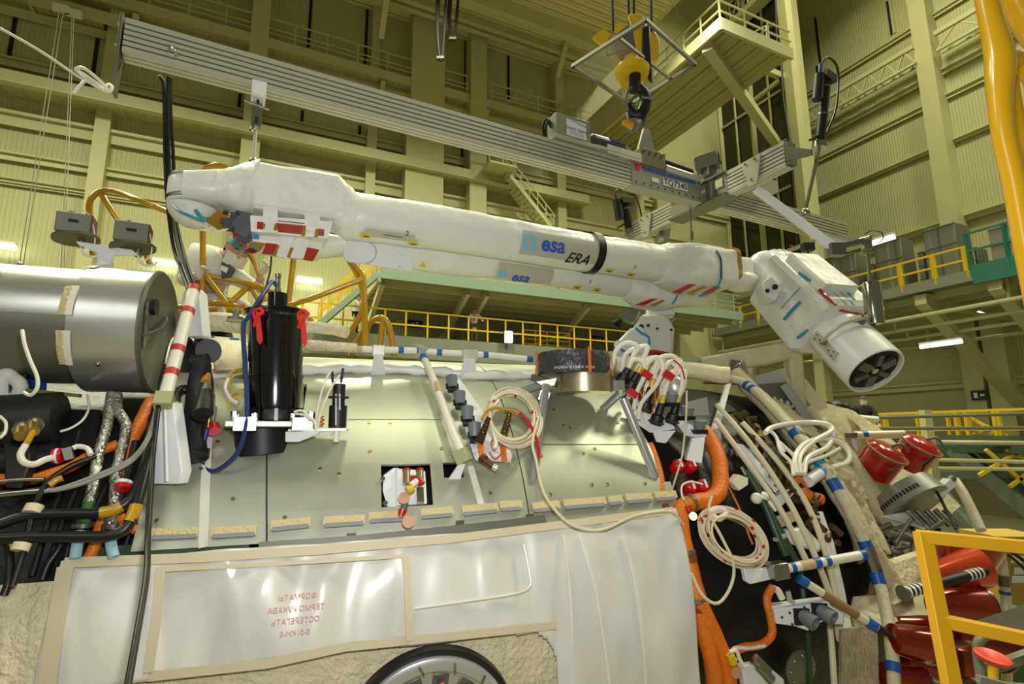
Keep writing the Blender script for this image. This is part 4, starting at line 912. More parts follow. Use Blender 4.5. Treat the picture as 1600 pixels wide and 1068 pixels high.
# ================================================================ crane hook block with acrylic tray
zt_ = P(975, 95, 4.95).z
c = [hitz(895, 103, zt_), hitz(1009, 31, zt_), hitz(1086, 100, zt_), hitz(985, 163, zt_)]
tr = T('drip_tray', 'tilted looking square clear tray in a grey frame around the crane hook', 'tray', (c[0]+c[2])/2)
for i in range(4): tr.p('frame_bar', MB().bar(c[i], c[(i+1) % 4], .03, .035, ext=.01), m_gun)
ma_, mb2 = (c[0]*.45+c[1]*.55), (c[3]*.35+c[2]*.65); tr.p('middle_bar', MB().bar(c[0]*.35+c[1]*.65, c[3]*.35+c[2]*.65, .025, .03), m_gun)
tr.p('acrylic_sheet', MB().prism([c[0]+ZZ*.01, c[1]*.65+c[0]*.35+ZZ*.01, c[2]*.65+c[3]*.35+ZZ*.01, c[3]+ZZ*.01], (0, 0, .006)), m_glass)
tr.p('guard', MB().bar(c[0]*.62+c[1]*.38+V((.1, .1, 0)), c[0]*.2+c[1]*.8+V((.1, .25, 0)), .01, .01).bar(c[0]*.62+c[1]*.38+V((.1, .1, 0)), c[0]*.62+c[1]*.38+V((.1, .1, .16)), .01), m_stl)
hk = T('hook_block', 'yellow crane hook block with black hook hanging from four steel ropes', 'crane hook', P(1000, 190, 4.95)); D = 4.95
hk.p('cheek_plate', MB().prism([P(981, 22, D), P(1000, 20, D), P(1010, 30, D), P(1012, 95, D), P(1000, 100, D), P(990, 60, D)], V((.05, .25, 0))), m_yel, bev=.01)
hk.p('cheek_plate', MB().prism([P(1010, 36, D+.3), P(1022, 45, D+.3), P(1031, 62, D+.3), P(1030, 92, D+.3), P(1018, 95, D+.3)], V((-.05, .2, 0))), m_yel, bev=.01)
hk.p('side_wing', MB().prism([P(925, 58, D), P(943, 45, D), P(953, 52, D), P(948, 66, D), P(938, 68, D)], V((.03, .06, 0))).prism([P(960, 42, D), P(970, 34, D), P(978, 38, D), P(974, 50, D), P(962, 52, D)], V((.03, .06, 0))), m_yel)
hk.p('sheave_housing', MB().prism([P(1003, 42, D-.05), P(1015, 38, D-.05), P(1018, 112, D-.05), P(1003, 100, D-.05)], V((.06, .2, 0))), m_black, bev=.01)
hk.p('sheave_housing', MB().prism([P(955, 60, D), P(980, 38, D), P(990, 40, D), P(992, 72, D), P(965, 90, D)], V((.06, .2, 0))), m_gun, bev=.01)
hk.p('sheave', MB().cyl(P(972, 66, D+.05), P(972, 66, D+.05)+V((.05, .15, 0)), .12), m_gun)
hk.p('crosshead', MB().lathe([(0, .06), (.01, .17), (.06, .18), (.10, .15), (.14, .09), (.2, .08)], P(988, 118, D), (0, 0, 1), 24), m_yel)
hk.p('yoke', MB().prism([P(966, 92, D), P(972, 95, D), P(978, 130, D), P(970, 132, D)], V((.03, .1, 0))).prism([P(1003, 100, D), P(1010, 104, D), P(1012, 118, D), P(1005, 125, D)], V((.03, .1, 0))), m_yel)
hk.p('hook_shank', MB().cyl(P(992, 112, D), P(992, 142, D), .06), m_black)
hk.p('hook', MB().tube(R3((992, 136, D), (1004, 142, D), (1009, 158, D), (1003, 176, D), (992, 180, D), (983, 170, D), (984, 158, D)), .05, 12, rf=lambda f: [1, 1.15, 1.2, .95, .6][min(4, int(f*5))]*1.0), m_black)
hk.p('safety_latch', MB().tube(R3((985, 138, D-.06), (979, 148, D-.06), (981, 160, D-.06), (995, 148, D-.06)), .014, 8).bar(P(980, 160, D-.06), P(997, 148, D-.06), .015), m_gun)
hk.p('latch_pin', MB().cyl(P(1003, 152, D-.05), P(1021, 155, D-.05), .015), m_gun)
for x0, x1 in ((958, 955), (983, 980), (991, 990), (1018, 1017)): hk.p('steel_rope', MB().cyl(P(x0, 48, D+.05), P(x1-2, -160, D+.05), .013, n=6), m_dark)
sh = T('shackle', 'grey shackle with a yellow eye nut between hook and hanger plate', 'shackle', P(1000, 205, D))
sh.p('bow', MB().tube(R3((985, 200, D), (982, 180, D), (984, 166, D), (992, 164, D)), .025, 10).tube(R3((1005, 196, D), (1009, 182, D), (1008, 174, D)), .02, 10), m_gun)
sh.p('eye', MB().cyl(P(988, 196, D-.05), P(996, 194, D+.05), .07), m_gun); sh.p('yellow_nut', MB().cyl(P(974, 191, D-.08), P(988, 197, D-.05), .03, .045), m_yelf)
# ================================================================ the folded white robotic arm
def loft(mb, secs, n=36, sub=4, wob=.006, wf=7, cap=True):
    # secs: (t, zc, hh, hw, exponent, lateral)   superellipse sections along BE
    L = []
    for i in range(len(secs)-1):
        for k in range(sub):
            f = k/sub; L.append([a+(b-a)*f for a, b in zip(secs[i], secs[i+1])])
    L.append(list(secs[-1])); rs = []
    for t, zc, hh, hw, ex, n_ in L:
        r = []
        for q in range(n):
            a = 2*PI*q/n; c, s = math.cos(a), math.sin(a); k = (abs(c)**ex+abs(s)**ex)**(-1/ex)
            p = LT(t, zc+s*k*hh, n_+c*k*hw)
            w = wob*(noise.noise(p*wf)+1.6*(.5-abs(noise.noise(p*4.3)))+.8*(.5-abs(noise.noise(p*11))))
            r.append(p+(p-LT(t, zc, n_)).normalized()*w)
        rs.append(r)
    return mb.rings(rs, cap)
def sec(px, yt, yb, hw, ex=2, n=0., kn=0.):
    a = HA(px, yt, n); b = HA(px, yb, n); m_ = HA(px, (yt+yb)/2, n)
    return ((m_-L0).dot(BE), (a.z+b.z)/2-CAMZ, (a.z-b.z)/2, hw, ex, n)
ZA = 1.757; RA = .178
def zax(t, dz): return CAMZ*0+(1.737+(t-1.87)*.0205 if dz == 0 else ZLA+(t-ZLT)*ZLS)
arm = T('robotic_arm', 'large white wrapped robotic arm, folded in two and hanging under the beam', 'robotic arm', LT(2.2, ZA-.5))
# upper limb
tub = loft(MB(), [sec(545, 297, 369, .175), sec(552, 303, 372, .178), sec(700, 326, 390, .178), sec(900, 364, 420, .175), sec(1000, 380, 434, .172), sec(1030, 385, 440, .17, 2.3)], sub=10)
arm.p('upper_tube', tub, m_white)
arm.p('elbow_fairing', loft(MB(), [sec(338, 277, 322, .16, 3), sec(360, 266, 326, .16, 1.9), sec(378, 255, 330, .16, 1.6), sec(392, 257, 333, .17, 1.8), sec(402, 263, 336, .175, 4)], sub=6, wob=.022, wf=5), m_white)
arm.p('elbow_box', loft(MB(), [sec(398, 264, 337, .17, 7), sec(460, 274, 345, .175, 8), sec(522, 284, 352, .175, 7)], sub=5, wob=.005), m_white, ang=30)
arm.p('box_shoulder', loft(MB(), [sec(521, 284, 352, .175, 5), sec(535, 292, 365, .175, 3), sec(548, 300, 371, .176, 2)], sub=4, wob=.014, wf=9), m_white)
# rounded elbow drum at the far left (axis vertical)
dc = P(304, 300, 3.62); 
arm.p('elbow_drum', MB().lathe([(-.12, .14), (-.11, .168), (.07, .168), (.10, .155), (.115, .10), (.118, .01)], V((dc.x, dc.y, dc.z)), (0, 0, 1), 40), m_white)
arm.p('elbow_bowl', MB().lathe([(-.27, .02), (-.262, .06), (-.235, .11), (-.19, .15), (-.14, .172), (-.125, .16), (-.125, .01)], V((dc.x+.02, dc.y, dc.z)), (.07, 0, 1), 40), m_white)
arm.p('drum_bridge', loft(MB(), [(ta(300, 300)-.05, dc.z-CAMZ-.02, .10, .15, 3, .0), (ta(345, 300), dc.z-CAMZ+.01, .125, .16, 3, 0)], wob=.008), m_white)
mb = MB()
for k in range(46):
    a = PI*1.02+PI*1.0*k/45; d = V((math.cos(a), math.sin(a), 0))
    for z in (.078, -.085): mb.box(dc+d*.171+V((0, 0, z)), (.004, .0015, .02), d, V((-d.y, d.x, 0)))
for z in (.066, .09, -.073, -.097): mb.tube([dc+V((math.cos(PI*1.02+PI*k/40)*.170, math.sin(PI*1.02+PI*k/40)*.170, z)) for k in range(41)], .0018, 4, sm=1)
arm.p('scale_marks', mb, m_blackp, kind='stuff')
mb = MB()
for k in range(5): a = PI*1.66+.10*k; d = V((math.cos(a), math.sin(a), 0)); mb.box(dc+d*.170+V((0, 0, .078)), (.003, .016, .024), d, V((-d.y, d.x, 0)))
arm.p('blue_scale', mb, m_bluel)
A3 = lambda *q: [P(x, y, d) for x, y, d in q]
arm.p('cyan_strap', MB().tube(A3((267, 318, 3.5), (280, 329, 3.43), (300, 338, 3.42), (318, 345, 3.45)), .009, 6), m_cyan)
arm.p('cyan_strap', MB().tube(A3((306, 328, 3.44), (314, 338, 3.44), (321, 346, 3.46)), .013, 6), m_cyan)
arm.p('amber_window', MB().prism(A3((309, 325, 3.55), (345, 328, 3.62), (362, 347, 3.68), (338, 357, 3.6), (318, 343, 3.52)), V((0, .03, 0))), m_amber, label='amber film window')
arm.p('window_rim', MB().tube(A3((318, 352, 3.5), (338, 361, 3.56), (358, 356, 3.6), (371, 347, 3.66)), .008, 8), m_white)
# exposed joint mechanism
m_mech = mat('dark_mechanism', '5a5a60', .4, .5)
mb = MB(); random.seed(3)
c0, c1 = HA(352, 330, .02), HA(392, 372, .02)
for k in range(46):
    x = 350+random.random()*42; y = 331+random.random()*46*min(1, (x-340)/30); 
    p = HA(x, y, random.uniform(-.06, .08)); mb.box(p, (random.uniform(.02, .07), .04, random.uniform(.012, .04)), BE, BN)
arm.p('joint_mechanism', mb, m_mech, kind='stuff')
mb = MB().prism([HA(378, 331, .12), HA(392, 333, .12), HA(392, 361, .12), HA(384, 372, .1), HA(372, 366, .1), HA(362, 348, .1)], BN*-.2); arm.p('joint_body', mb, m_mech)
arm.p('red_cover', MB().prism([HA(363, 366, .02), HA(372, 362, .02), HA(384, 378, .02), HA(385, 388, .02), HA(374, 374, .02)], BN*-.03), m_red)
# side panel below the elbow box with red films
def film(x0, y0, x1, y1, m, n, nm, sl=.0, lab=None):
    mb = MB().prism([HA(x0, y0, n), HA(x1, y0+(x1-x0)*.1, n), HA(x1-sl, y1+(x1-x0)*.1, n-.05), HA(x0-sl, y1, n-.05)], BN*-.006); return arm.p(nm, mb, m, label=lab)
arm.p('lower_skirt', MB().prism([HA(391, 336, .165), HA(520, 346, .165), HA(513, 372, .12), HA(392, 361, .12)], BN*-.25), m_white)
for x0, x1, y0, y1 in ((402, 412, 346, 358), (431, 478, 348, 362), (496, 507, 357, 368)): film(x0, y0, x1, y1, m_redfilm, .175, 'red_film', 1)
for x0, x1, y0, y1 in ((411, 415, 349, 359), (429, 434, 350, 362), (473, 478, 354, 368), (493, 498, 358, 370)): film(x0, y0, x1, y1, m_amber, .178, 'amber_tape', 2)
film(434, 344, 476, 347, mat('magenta_film', '8a1c4a', .3), .176, 'magenta_film')
for x0, x1 in ((411, 434), (476, 500)): film(x0, 285, x1, 362, m_white, .185, 'white_strap')
film(483, 278, 498, 281, m_redfilm, .18, 'red_tab')
# second bay beneath (lower limb elbow part)
LN = -.30
arm.p('lower_elbow_box', loft(MB(), [sec(392, 366, 388, .14, 5, -.1), sec(440, 370, 396, .14, 6, -.1), sec(500, 374, 402, .15, 4, -.15)], sub=4, wob=.005), m_white)
def film2(pts, m, nm, n=.06): return arm.p(nm, MB().prism([HA(x, y, n) for x, y in pts], BN*-.01), m)
film2([(391, 377), (416, 380), (406, 392), (384, 392)], m_amber, 'amber_window'); film2([(396, 366), (405, 366), (405, 373), (396, 373)], m_cyan, 'cyan_tape'); film2([(395, 383), (399, 383), (403, 391), (399, 391)], m_cyan, 'cyan_tape', .065)
film2([(416, 379), (434, 381), (427, 398), (409, 396)], m_redfilm, 'red_film'); film2([(480, 386), (499, 390), (489, 408), (472, 405)], m_redfilm, 'red_film')
film2([(433, 382), (437, 383), (431, 400), (426, 399)], m_amber, 'amber_tape', .065); film2([(454, 386), (459, 387), (453, 402), (448, 401)], m_amber, 'amber_tape', .065)
film2([(438, 368), (460, 371), (450, 403), (432, 400)], m_white, 'white_strap', .063); film2([(462, 371), (484, 374), (474, 404), (454, 402)], m_white, 'white_strap', .063)
film2([(382, 391), (392, 387), (404, 392), (395, 396)], m_redn, 'rim', .07)
arm.p('lower_tube', loft(MB(), [sec(500, 366, 402, .13, 2.2, LN), sec(538, 372, 398, .13, 2, LN), sec(600, 364, 414, .15, 2, LN), sec(705, 380, 428, .15, 2, LN), sec(850, 397, 443, .15, 2, LN), sec(960, 418, 461, .15, 2, LN), sec(990, 424, 465, .15, 2, LN)], sub=9), m_white)
arm.p('hinge_panel', MB().prism([HA(540, 374, -.12), HA(548, 371, -.12), HA(645, 386, -.12), HA(645, 423, -.12), HA(545, 408, -.12), HA(536, 400, -.12)], BN*-.03), m_whitep, bev=.004)
arm.p('panel_arc', MB().tube([HA(571+17*math.cos(a), 394+17*math.sin(a), -.118) for a in [(-1.3+.32*k) for k in range(10)]], .0018, 5), m_blackp)
for x, y in ((625, 416), (563, 410), (577, 411), (627, 398)): arm.p('panel_screw', MB().cyl(HA(x, y, -.12), HA(x, y, -.11), .010 if x == 625 else .006, n=10), m_gun)
# wrist box on the upper limb
arm.p('wrist_box', loft(MB(), [sec(1026, 384, 441, .17, 2.3), sec(1050, 384, 452, .19, 3.5), sec(1075, 385, 455, .2, 5), sec(1130, 396, 452, .2, 6)], sub=5, wob=.010), m_white)
film3 = lambda pts, m, nm, n=.19: arm.p(nm, MB().prism([HA(x, y, n) for x, y in pts], BN*-.01), m)
film3([(1050, 456), (1075, 444), (1088, 444), (1064, 458)], m_redfilm, 'red_film'); film3([(1072, 457), (1100, 446), (1104, 448), (1082, 459)], m_amber, 'amber_tape'); film3([(1096, 458), (1118, 446), (1127, 449), (1108, 458)], m_redfilm, 'red_film')
arm.p('cyan_strap', MB().tube([HA(1127, 434, .21), HA(1122, 446, .2), HA(1112, 456, .15), HA(1092, 462, .05)], .012, 6), m_cyan)
arm.p('blue_strap', MB().tube([HA(1119, 391, .2), HA(1126, 404, .215), HA(1127, 425, .215), HA(1127, 436, .21)], .012, 6), mat('dark_blue_strap', '1f4c6e', .4))
arm.p('amber_panel', loft(MB(), [sec(1130, 392, 441, .19, 6), sec(1138, 394, 441, .19, 6)], sub=2), m_amber)
arm.p('wrist_block', loft(MB(), [sec(1137, 402, 442, .15, 4), sec(1160, 405, 444, .15, 3.5), sec(1167, 410, 440, .12, 3)], sub=4, wob=.003), m_white)
arm.p('wrist_bowl', MB().ball(HA(1158, 440, .02), .19, 24, (1.25, 1, .62), BE, BN, ZZ), m_white)
wc = HA(1196, 421, .1)
arm.p('wrist_ball', MB().ball(wc, .225, 32, (1, 1, 1)), m_whitep)
arm.p('wrist_drum', MB().lathe([(-.02, .16), (0, .215), (.11, .225), (.2, .205), (.22, .15)], HA(1204, 418, .08), BE+BN*.4, 40), m_whitep)
mb = MB(); 
for k in (0, .08, .12): mb.tube([HA(1204, 418, .08)+(BE+BN*.4).normalized()*(.01+k)+(frame(BE+BN*.4)[1]*math.cos(a*PI/20)+frame(BE+BN*.4)[2]*math.sin(a*PI/20))*.226 for a in range(41)], .002, 5, sm=1)
arm.p('drum_lines', mb, m_gun)
# lower limb wrist and hand
arm.p('lower_wrist', loft(MB(), [sec(975, 420, 464, .15, 2, LN), sec(1000, 426, 478, .18, 3, LN), sec(1030, 434, 482, .19, 4, LN), sec(1060, 450, 478, .17, 4, LN), sec(1100, 458, 478, .1, 3, LN)], sub=5, wob=.012), m_white)
arm.p('lower_bowl', MB().ball(HA(1080, 466, LN), .16, 24, (1.3, 1, .5), BE, BN, ZZ), m_white)
for pts, m in (([(992, 476), (1016, 467), (1028, 466), (1006, 477)], m_redfilm), ([(1014, 477), (1036, 468), (1039, 470), (1022, 478)], m_amber)): film3(pts, m, 'film', LN+.19)
arm.p('cyan_strap', MB().tube([HA(1058, 461, LN+.19), HA(1054, 470, LN+.19), HA(1046, 476, LN+.12), HA(1030, 481, LN)], .012, 6), m_cyan)
hd = (1000, 520)
mb = MB(); D = 6.0
mb.prism(A3((1000, 490, D), (1040, 487, D+.1), (1054, 512, D+.1), (1052, 552, D+.1), (1010, 560, D), (988, 540, D), (990, 508, D)), V((.1, .4, 0)))
o = arm.p('lower_hand', mb, m_white, bev=.05)
o = arm.p('lower_hand_panel', MB().prism(A3((985, 512, D-.05), (1002, 508, D-.05), (1018, 528, D-.05), (1006, 560, D-.05), (958, 560, D-.05), (962, 535, D-.05)), V((.05, .3, 0))), m_white, bev=.03)
arm.p('hand_bracket', MB().prism(A3((966, 486, D), (990, 481, D), (1000, 484, D), (988, 502, D), (976, 498, D)), V((.05, .2, 0))), m_gun)
arm.p('hand_bolt', MB().cyl(P(970, 500, D-.1), P(958, 506, D-.1), .03).cyl(P(968, 498, D-.1), P(966, 512, D-.1), .025), m_dark)
arm.p('hand_disc', MB().cyl(P(966, 538, D-.08), P(968, 538, D), .05), m_white); arm.p('hand_neck', MB().prism(A3((1010, 478, D+.1), (1050, 476, D+.1), (1056, 490, D+.1), (1012, 494, D+.1)), V((.05, .25, 0))), m_white, bev=.02)
for pts in (((993, 512), (1002, 520), (1014, 527), (1012, 545), (1004, 560)), ((970, 545), (978, 550), (986, 553))): arm.p('cyan_strap', MB().tube([P(x, y, D-.09) for x, y in pts], .014, 6, sm=2), m_cyan)
for x, y, r in ((1002, 510, .028), (1013, 508, .018), (1027, 513, .016), (1049, 515, .016)): arm.p('port', MB().cyl(P(x, y, D-.02), P(x, y, D+.02), r), m_dark)
arm.p('red_band', MB().tube(A3((1008, 552, D-.05), (1022, 550, D-.02), (1044, 554, D)), .03, 8), m_redfilm)
_s1, _s2 = sec(705, 380, 428, .15, 2, LN), sec(960, 418, 461, .15, 2, LN); ZLT, ZLA, ZLS = _s1[0], _s1[1], (_s2[1]-_s1[1])/(_s2[0]-_s1[0])
# decals on the limbs (wrapped round the tube)
def wrap(t0, z0, r, n0, dz0):                          # t along, arc height up from angle
    def f(x, y):
        a = z0+y/r; return LT(t0+x, zax(t0+x, dz0)+math.sin(a)*r, n0+math.cos(a)*r)
    return f
def decal(nm, fn, x0, x1, y0, y1, m, slant=0, lab=None):
    mb = MB().grid(lambda i, j: fn(x0+(x1-x0)*i+slant*(j-.5), y0+(y1-y0)*j), 16, 12); return arm.p(nm, mb, m, label=lab)
def zang(px, py, r, n0=0, dz=0):                       # t and angle on the tube under a pixel
    lo = None
    rr = ray(px, py).normalized(); t = 2.0
    while t < 9:
        p = EYE+rr*t; q = p-LT(0, 0, n0); a, b = q.dot(BN), q.z-zax(q.dot(BE), dz)
        if math.hypot(a, b) < r: return q.dot(BE), math.atan2(b, a)
        t += .01
    p = HA(px, py, n0); return (p-L0).dot(BE), 0
m_dec = mat('silvery_decal_cloth', 'b9b7a6', .5); RR = RA+.024
def atpx(px, py, r=RR, n0=0, dz=0): t_, a = zang(px, py, r, n0, dz); return wrap(t_, a, r, n0, dz)
t0, a0 = zang(865, 385, RR); f0 = wrap(t0, a0, RR, 0, 0); t1 = zang(815, 380, RR)[0]; t2 = zang(935, 400, RR)[0]
decal('logo_cloth', wrap((t1+t2)/2, a0, RR-.004, 0, 0), -(t2-t1)/2, (t2-t1)/2, -.115, .11, m_dec, lab='silvery cloth patch with lettering')
def wtext(body, px, py, size, m, nm, r=RR+.001, n0=0, dz=0, **kw):
    mb = MB(); text(mb, body, size, V(), V(), V(), V(), fn=atpx(px, py, r, n0, dz), maxe=.05, **kw); arm.p(nm, mb, m)
wtext('esa', 865, 383, .20, m_bluep, 'blue_lettering', bold=.006)
f = atpx(829, 379, RR+.001)
def disc(mb, f, cx, cy, r0, r1, a0=0, a1=2*PI, n=28):
    vs = [f(cx+r*math.cos(a0+(a1-a0)*k/n), cy+r*math.sin(a0+(a1-a0)*k/n)) for k in range(n+1) for r in (r0, (r0+r1)/2, r1)]
    mb.add(vs, [(3*k+j, 3*k+3+j, 3*k+4+j, 3*k+1+j) for k in range(n) for j in (0, 1)])
mb = MB(); disc(mb, f, 0, 0, .048, .085, .4, 5.9); disc(mb, f, .03, 0, .0, .03); arm.p('logo_disc', mb, m_bluel)
wtext('ERA', 902, 405, .15, m_blackp, 'black_lettering', shear=.35, bold=.002)
# black band
tb_, ab_ = zang(941, 396, RR); arm.p('black_band', MB().rings([[LT(tb_+x+.0*math.sin(a), zax(tb_, 0)+math.sin(a)*(RA+.028), math.cos(a)*(RA+.028)) for a in [2*PI*k/48 for k in range(48)]] for x in (-.045, .045)], cap=False), m_blackp)
# lower limb decals
LZ = sec(800, 391, 437, .15, 2, LN)[1]-ZA
R2 = .172
t1, al = zang(820, 433, R2, LN, LZ); fl = wrap(t1, al, R2, LN, LZ)
decal('logo_cloth', fl, -.30, .30, -.05, .12, m_dec, lab='lower cloth patch with lettering')
wtext('esa', 814, 434, .15, m_bluep, 'blue_lettering', R2+.001, LN, LZ, bold=.005)
f = atpx(785, 428, R2+.001, LN, LZ); mb = MB(); disc(mb, f, 0, 0, 0, .05); arm.p('logo_disc', mb, m_bluel)
# small yellow handling labels and numbers
for px, py, n0, dz, r in ((572, 368, 0, 0, RR), (646, 380, 0, 0, RR), (952, 423, 0, 0, RR), (986, 429, 0, 0, RR), (902, 449, LN, LZ, R2), (933, 453, LN, LZ, R2)):
    f = atpx(px, py-1, r, n0, dz); mb = MB().grid(lambda i, j: f(-.045+.09*i, -.03+.05*j), 4, 3); arm.p('yellow_label', mb, mat('yellow_label', 'd9c52c', .5))
    mb = MB().grid(lambda i, j: f(-.02+.045*i, -.022+.014*j)+BN*.004, 4, 2); arm.p('label_mark', mb, m_blackp)
f = atpx(610, 368, RR); mb = MB().grid(lambda i, j: f(-.2+.4*i, -.035+.07*j), 10, 3); arm.p('marking_strip', mb, m_dec)
mb = MB().grid(lambda i, j: f(-.06+.16*i, -.004+.006*j)+BN*.004, 6, 1); arm.p('small_print', mb, m_blackp)
for ch, px, py, n0, dz, r in (('2', 636, 365, 0, 0, RR), ('5', 992, 417, 0, 0, RR), ('3', 922, 440, LN, LZ, R2)): wtext(ch, px, py, .06, m_blackp, 'number', r+.002, n0, dz)
for ch, px, py, n0, dz, r in (('▲', 661, 414, LN, LZ, R2),):
    f = atpx(px, py, r+.002, n0, dz); mb = MB(); mb.add([f(-.035, -.02), f(.035, -.02), f(0, .035)], [(0, 1, 2)]); arm.p('warning_triangle', mb, mat('yellow_label', 'd9c52c', .5))
# ---------------------------------------------------------------- tool head at the right (part of the arm)
a = P(1218, 432, 5.95); b = P(1368, 580, 4.85); ax = (b-a).normalized(); L = (b-a).length; LS = L/1.2
up = (ZZ-ax*ZZ.dot(ax)).normalized(); sd = ax.cross(up).normalized()     # sd points right / toward camera mix
def TH(l, s, u): return a+ax*(l*LS if l < L*.9 else l)+sd*s+up*u
def octo(l, s, u, ch, c=0, cu=0): return [TH(l, c+x, cu+y) for x, y in ((-s+ch, -u), (s-ch, -u), (s, -u+ch), (s, u-ch), (s-ch, u), (-s+ch, u), (-s, u-ch), (-s, -u+ch))]
arm.p('tool_neck', MB().rings([octo(-.14, .12, .12, .04), octo(.02, .17, .17, .05)]), m_white, bev=.02)
arm.p('tool_housing', MB().rings([octo(.0, .20, .21, .03), octo(.06, .31, .32, .04), octo(.70, .32, .33, .04), octo(.76, .28, .29, .06)]), m_white, bev=.02, ang=20)
arm.p('tool_side_cover', MB().rings([octo(.12, .18, .07, .02, 0, .33), octo(.62, .2, .08, .02, .02, .34)]), m_white, bev=.015)
rc = .262
arm.p('tool_barrel', MB().lathe([(.72*LS, .17), (.74*LS, rc+.0), (L-.02, rc), (L, rc-.004), (L-.0, rc-.02), (L-.05, rc-.03), (L-.05, .01)], a, ax, 56), m_whitep)
arm.p('barrel_face', MB().cyl(TH(L-.045, 0, 0), TH(L-.035, 0, 0), rc-.03, n=40), m_dark)
mb = MB()
for k in range(6): q = 2*PI*k/6+.3; d = sd*math.cos(q)+up*math.sin(q); mb.box(TH(L-.02, 0, 0)+d*.125, (.13, .05 if k % 2 else .09, .05), d, d.cross(ax), ax)
arm.p('face_fittings', mb, m_mech, bev=.006)
arm.p('face_hub', MB().cyl(TH(L-.05, 0, 0), TH(L+.0, 0, 0), .05, .03), m_stl)
g = lambda l, q, r=rc: a+ax*l*LS+(sd*math.cos(q)+up*math.sin(q))*r
# which way faces the camera
qc = max([k*PI/36 for k in range(72)], key=lambda q: ((sd*math.cos(q)+up*math.sin(q)).dot((EYE-a).normalized())))
def gp(l0, l1, q0, q1, r, th, nm, m, bev=0): return arm.p(nm, MB().grid(lambda i, j: g(l0+(l1-l0)*i, q0+(q1-q0)*j, r), 6, 8, th=lambda p: ax*0+(p-(a+ax*(p-a).dot(ax))).normalized()*-th), m, bev=bev)
s_ = -1 if (g(0, qc+.5)-g(0, qc)).dot(CR) > 0 else 1
gp(.80, 1.05, qc+s_*.38, qc+s_*.72, rc+.018, .018, 'grey_plate', m_prof)
mb = MB().tube([g(.92, qc+s_*(.45-.1*k), rc+.05+.01*math.sin(k*PI/14)) for k in range(15)], .016, 8, sm=1); arm.p('handle', mb, m_prof)
for qq in (.45, -.95): arm.p('handle_foot', MB().bar(g(.92, qc+s_*qq, rc), g(.92, qc+s_*qq, rc+.06), .04), m_gun)
gp(.86, .90, qc-s_*.75, qc-s_*.9, rc+.02, .02, 'yellow_tag', m_yel)
mb = MB()
for l, q in ((.83, .45), (.83, .62), (1.02, .45), (1.02, .62), (.87, .5), (.98, .55)): mb.cyl(g(l, qc+s_*q, rc+.015), g(l, qc+s_*q, rc+.026), .008, n=8)
arm.p('plate_screws', mb, m_gun, kind='stuff')
# tapes on the housing (on the face toward the camera)
def onplane(px, py, off=.004):                         # hit the housing faces
    rr = ray(px, py).normalized(); t = 3.5
    while t < 8:
        p = EYE+rr*t; q = p-a; l, s, u = q.dot(ax), q.dot(sd), q.dot(up)
        if 0 < l < .74*LS and abs(s) < .32+off and abs(u) < .33+off and abs(s)+abs(u) < .61+off*1.4: return p
        if l > .7*LS and math.hypot(s, u) < rc+.004: return p
        t += .004
    return P(px, py, 5.3)
def tape(pts, w_, m, nm): arm.p(nm, MB().tube([onplane(x, y, .012) for x, y in pts], w_, 6, sm=1), m)
tape([(1225, 499), (1233, 489), (1241, 480), (1250, 472)], .016, m_cyan, 'cyan_tape'); tape([(1220, 482), (1235, 465), (1250, 449)], .005, m_cyan, 'cyan_tape')
tape([(1246, 528), (1256, 520), (1262, 515), (1267, 514)], .014, m_cyan, 'cyan_tape'); tape([(1249, 425), (1262, 436), (1272, 440), (1290, 449)], .013, m_cyan, 'cyan_tape'); tape([(1303, 441), (1320, 452), (1336, 468)], .007, m_cyan, 'cyan_tape')
tape([(1281, 453), (1290, 463), (1302, 476), (1316, 480)], .02, m_redfilm, 'red_film'); tape([(1310, 484), (1322, 487), (1338, 490), (1354, 494)], .015, m_redfilm, 'red_film'); tape([(1270, 441), (1280, 445), (1300, 447)], .004, m_redfilm, 'red_cord')
for x, y, r in ((1211, 448, .03), (1199, 454, .022)): arm.p('port', MB().cyl(P(x, y, 5.45), P(x, y, 5.6), r), m_dark)
arm.p('port_block', MB().prism(A3((1192, 440, 5.5), (1206, 430, 5.5), (1222, 452, 5.5), (1212, 470, 5.5), (1196, 462, 5.5)), V((.05, .3, 0))), m_whitep, bev=.01)
for k in range(7):
    p0 = (1298+k*7, 447+k*5); 
arm.p('print_lines', MB().tube([onplane(1300+k*4, 453+k*4, .012) for k in range(9)], .003, 4, sm=1).tube([onplane(1310+k*4, 452+k*4, .012) for k in range(9)], .003, 4, sm=1), m_gun)
# ================================================================ things on and around the module
def pS(x, y, off=.1): return S(x, y, off)
def TS(pts, off): return [S(q[0], q[1], q[2] if len(q) > 2 else off) for q in pts]
def cablep(t, nm, pts, r, m, off=.12, lab=None, **k): return t.p(nm, MB().tube(TS(pts, off), r, 8, **k), m, label=lab)
def along(pts, f):                                      # point at fraction f of a polyline
    L = [(pts[i+1]-pts[i]).length for i in range(len(pts)-1)]; s = sum(L)*f
    for i, l in enumerate(L):
        if s <= l or i == len(L)-1: return pts[i]+(pts[i+1]-pts[i])*(s/l), (pts[i+1]-pts[i]).normalized()
        s -= l
def bandpx(t, p0, p1, x, y, D, hl, r, m, nm='tape_band'):   # band round a straight bar at a pixel
    r_ = ray(x, y).normalized(); d = (p1-p0).normalized(); w0 = p0-EYE
    b = r_.dot(d); k = (w0.dot(d)*-1+b*w0.dot(r_))/(1-b*b); c = p0+d*k
    return t.p(nm, MB().cyl(c-d*hl, c+d*hl, r, n=20), m)
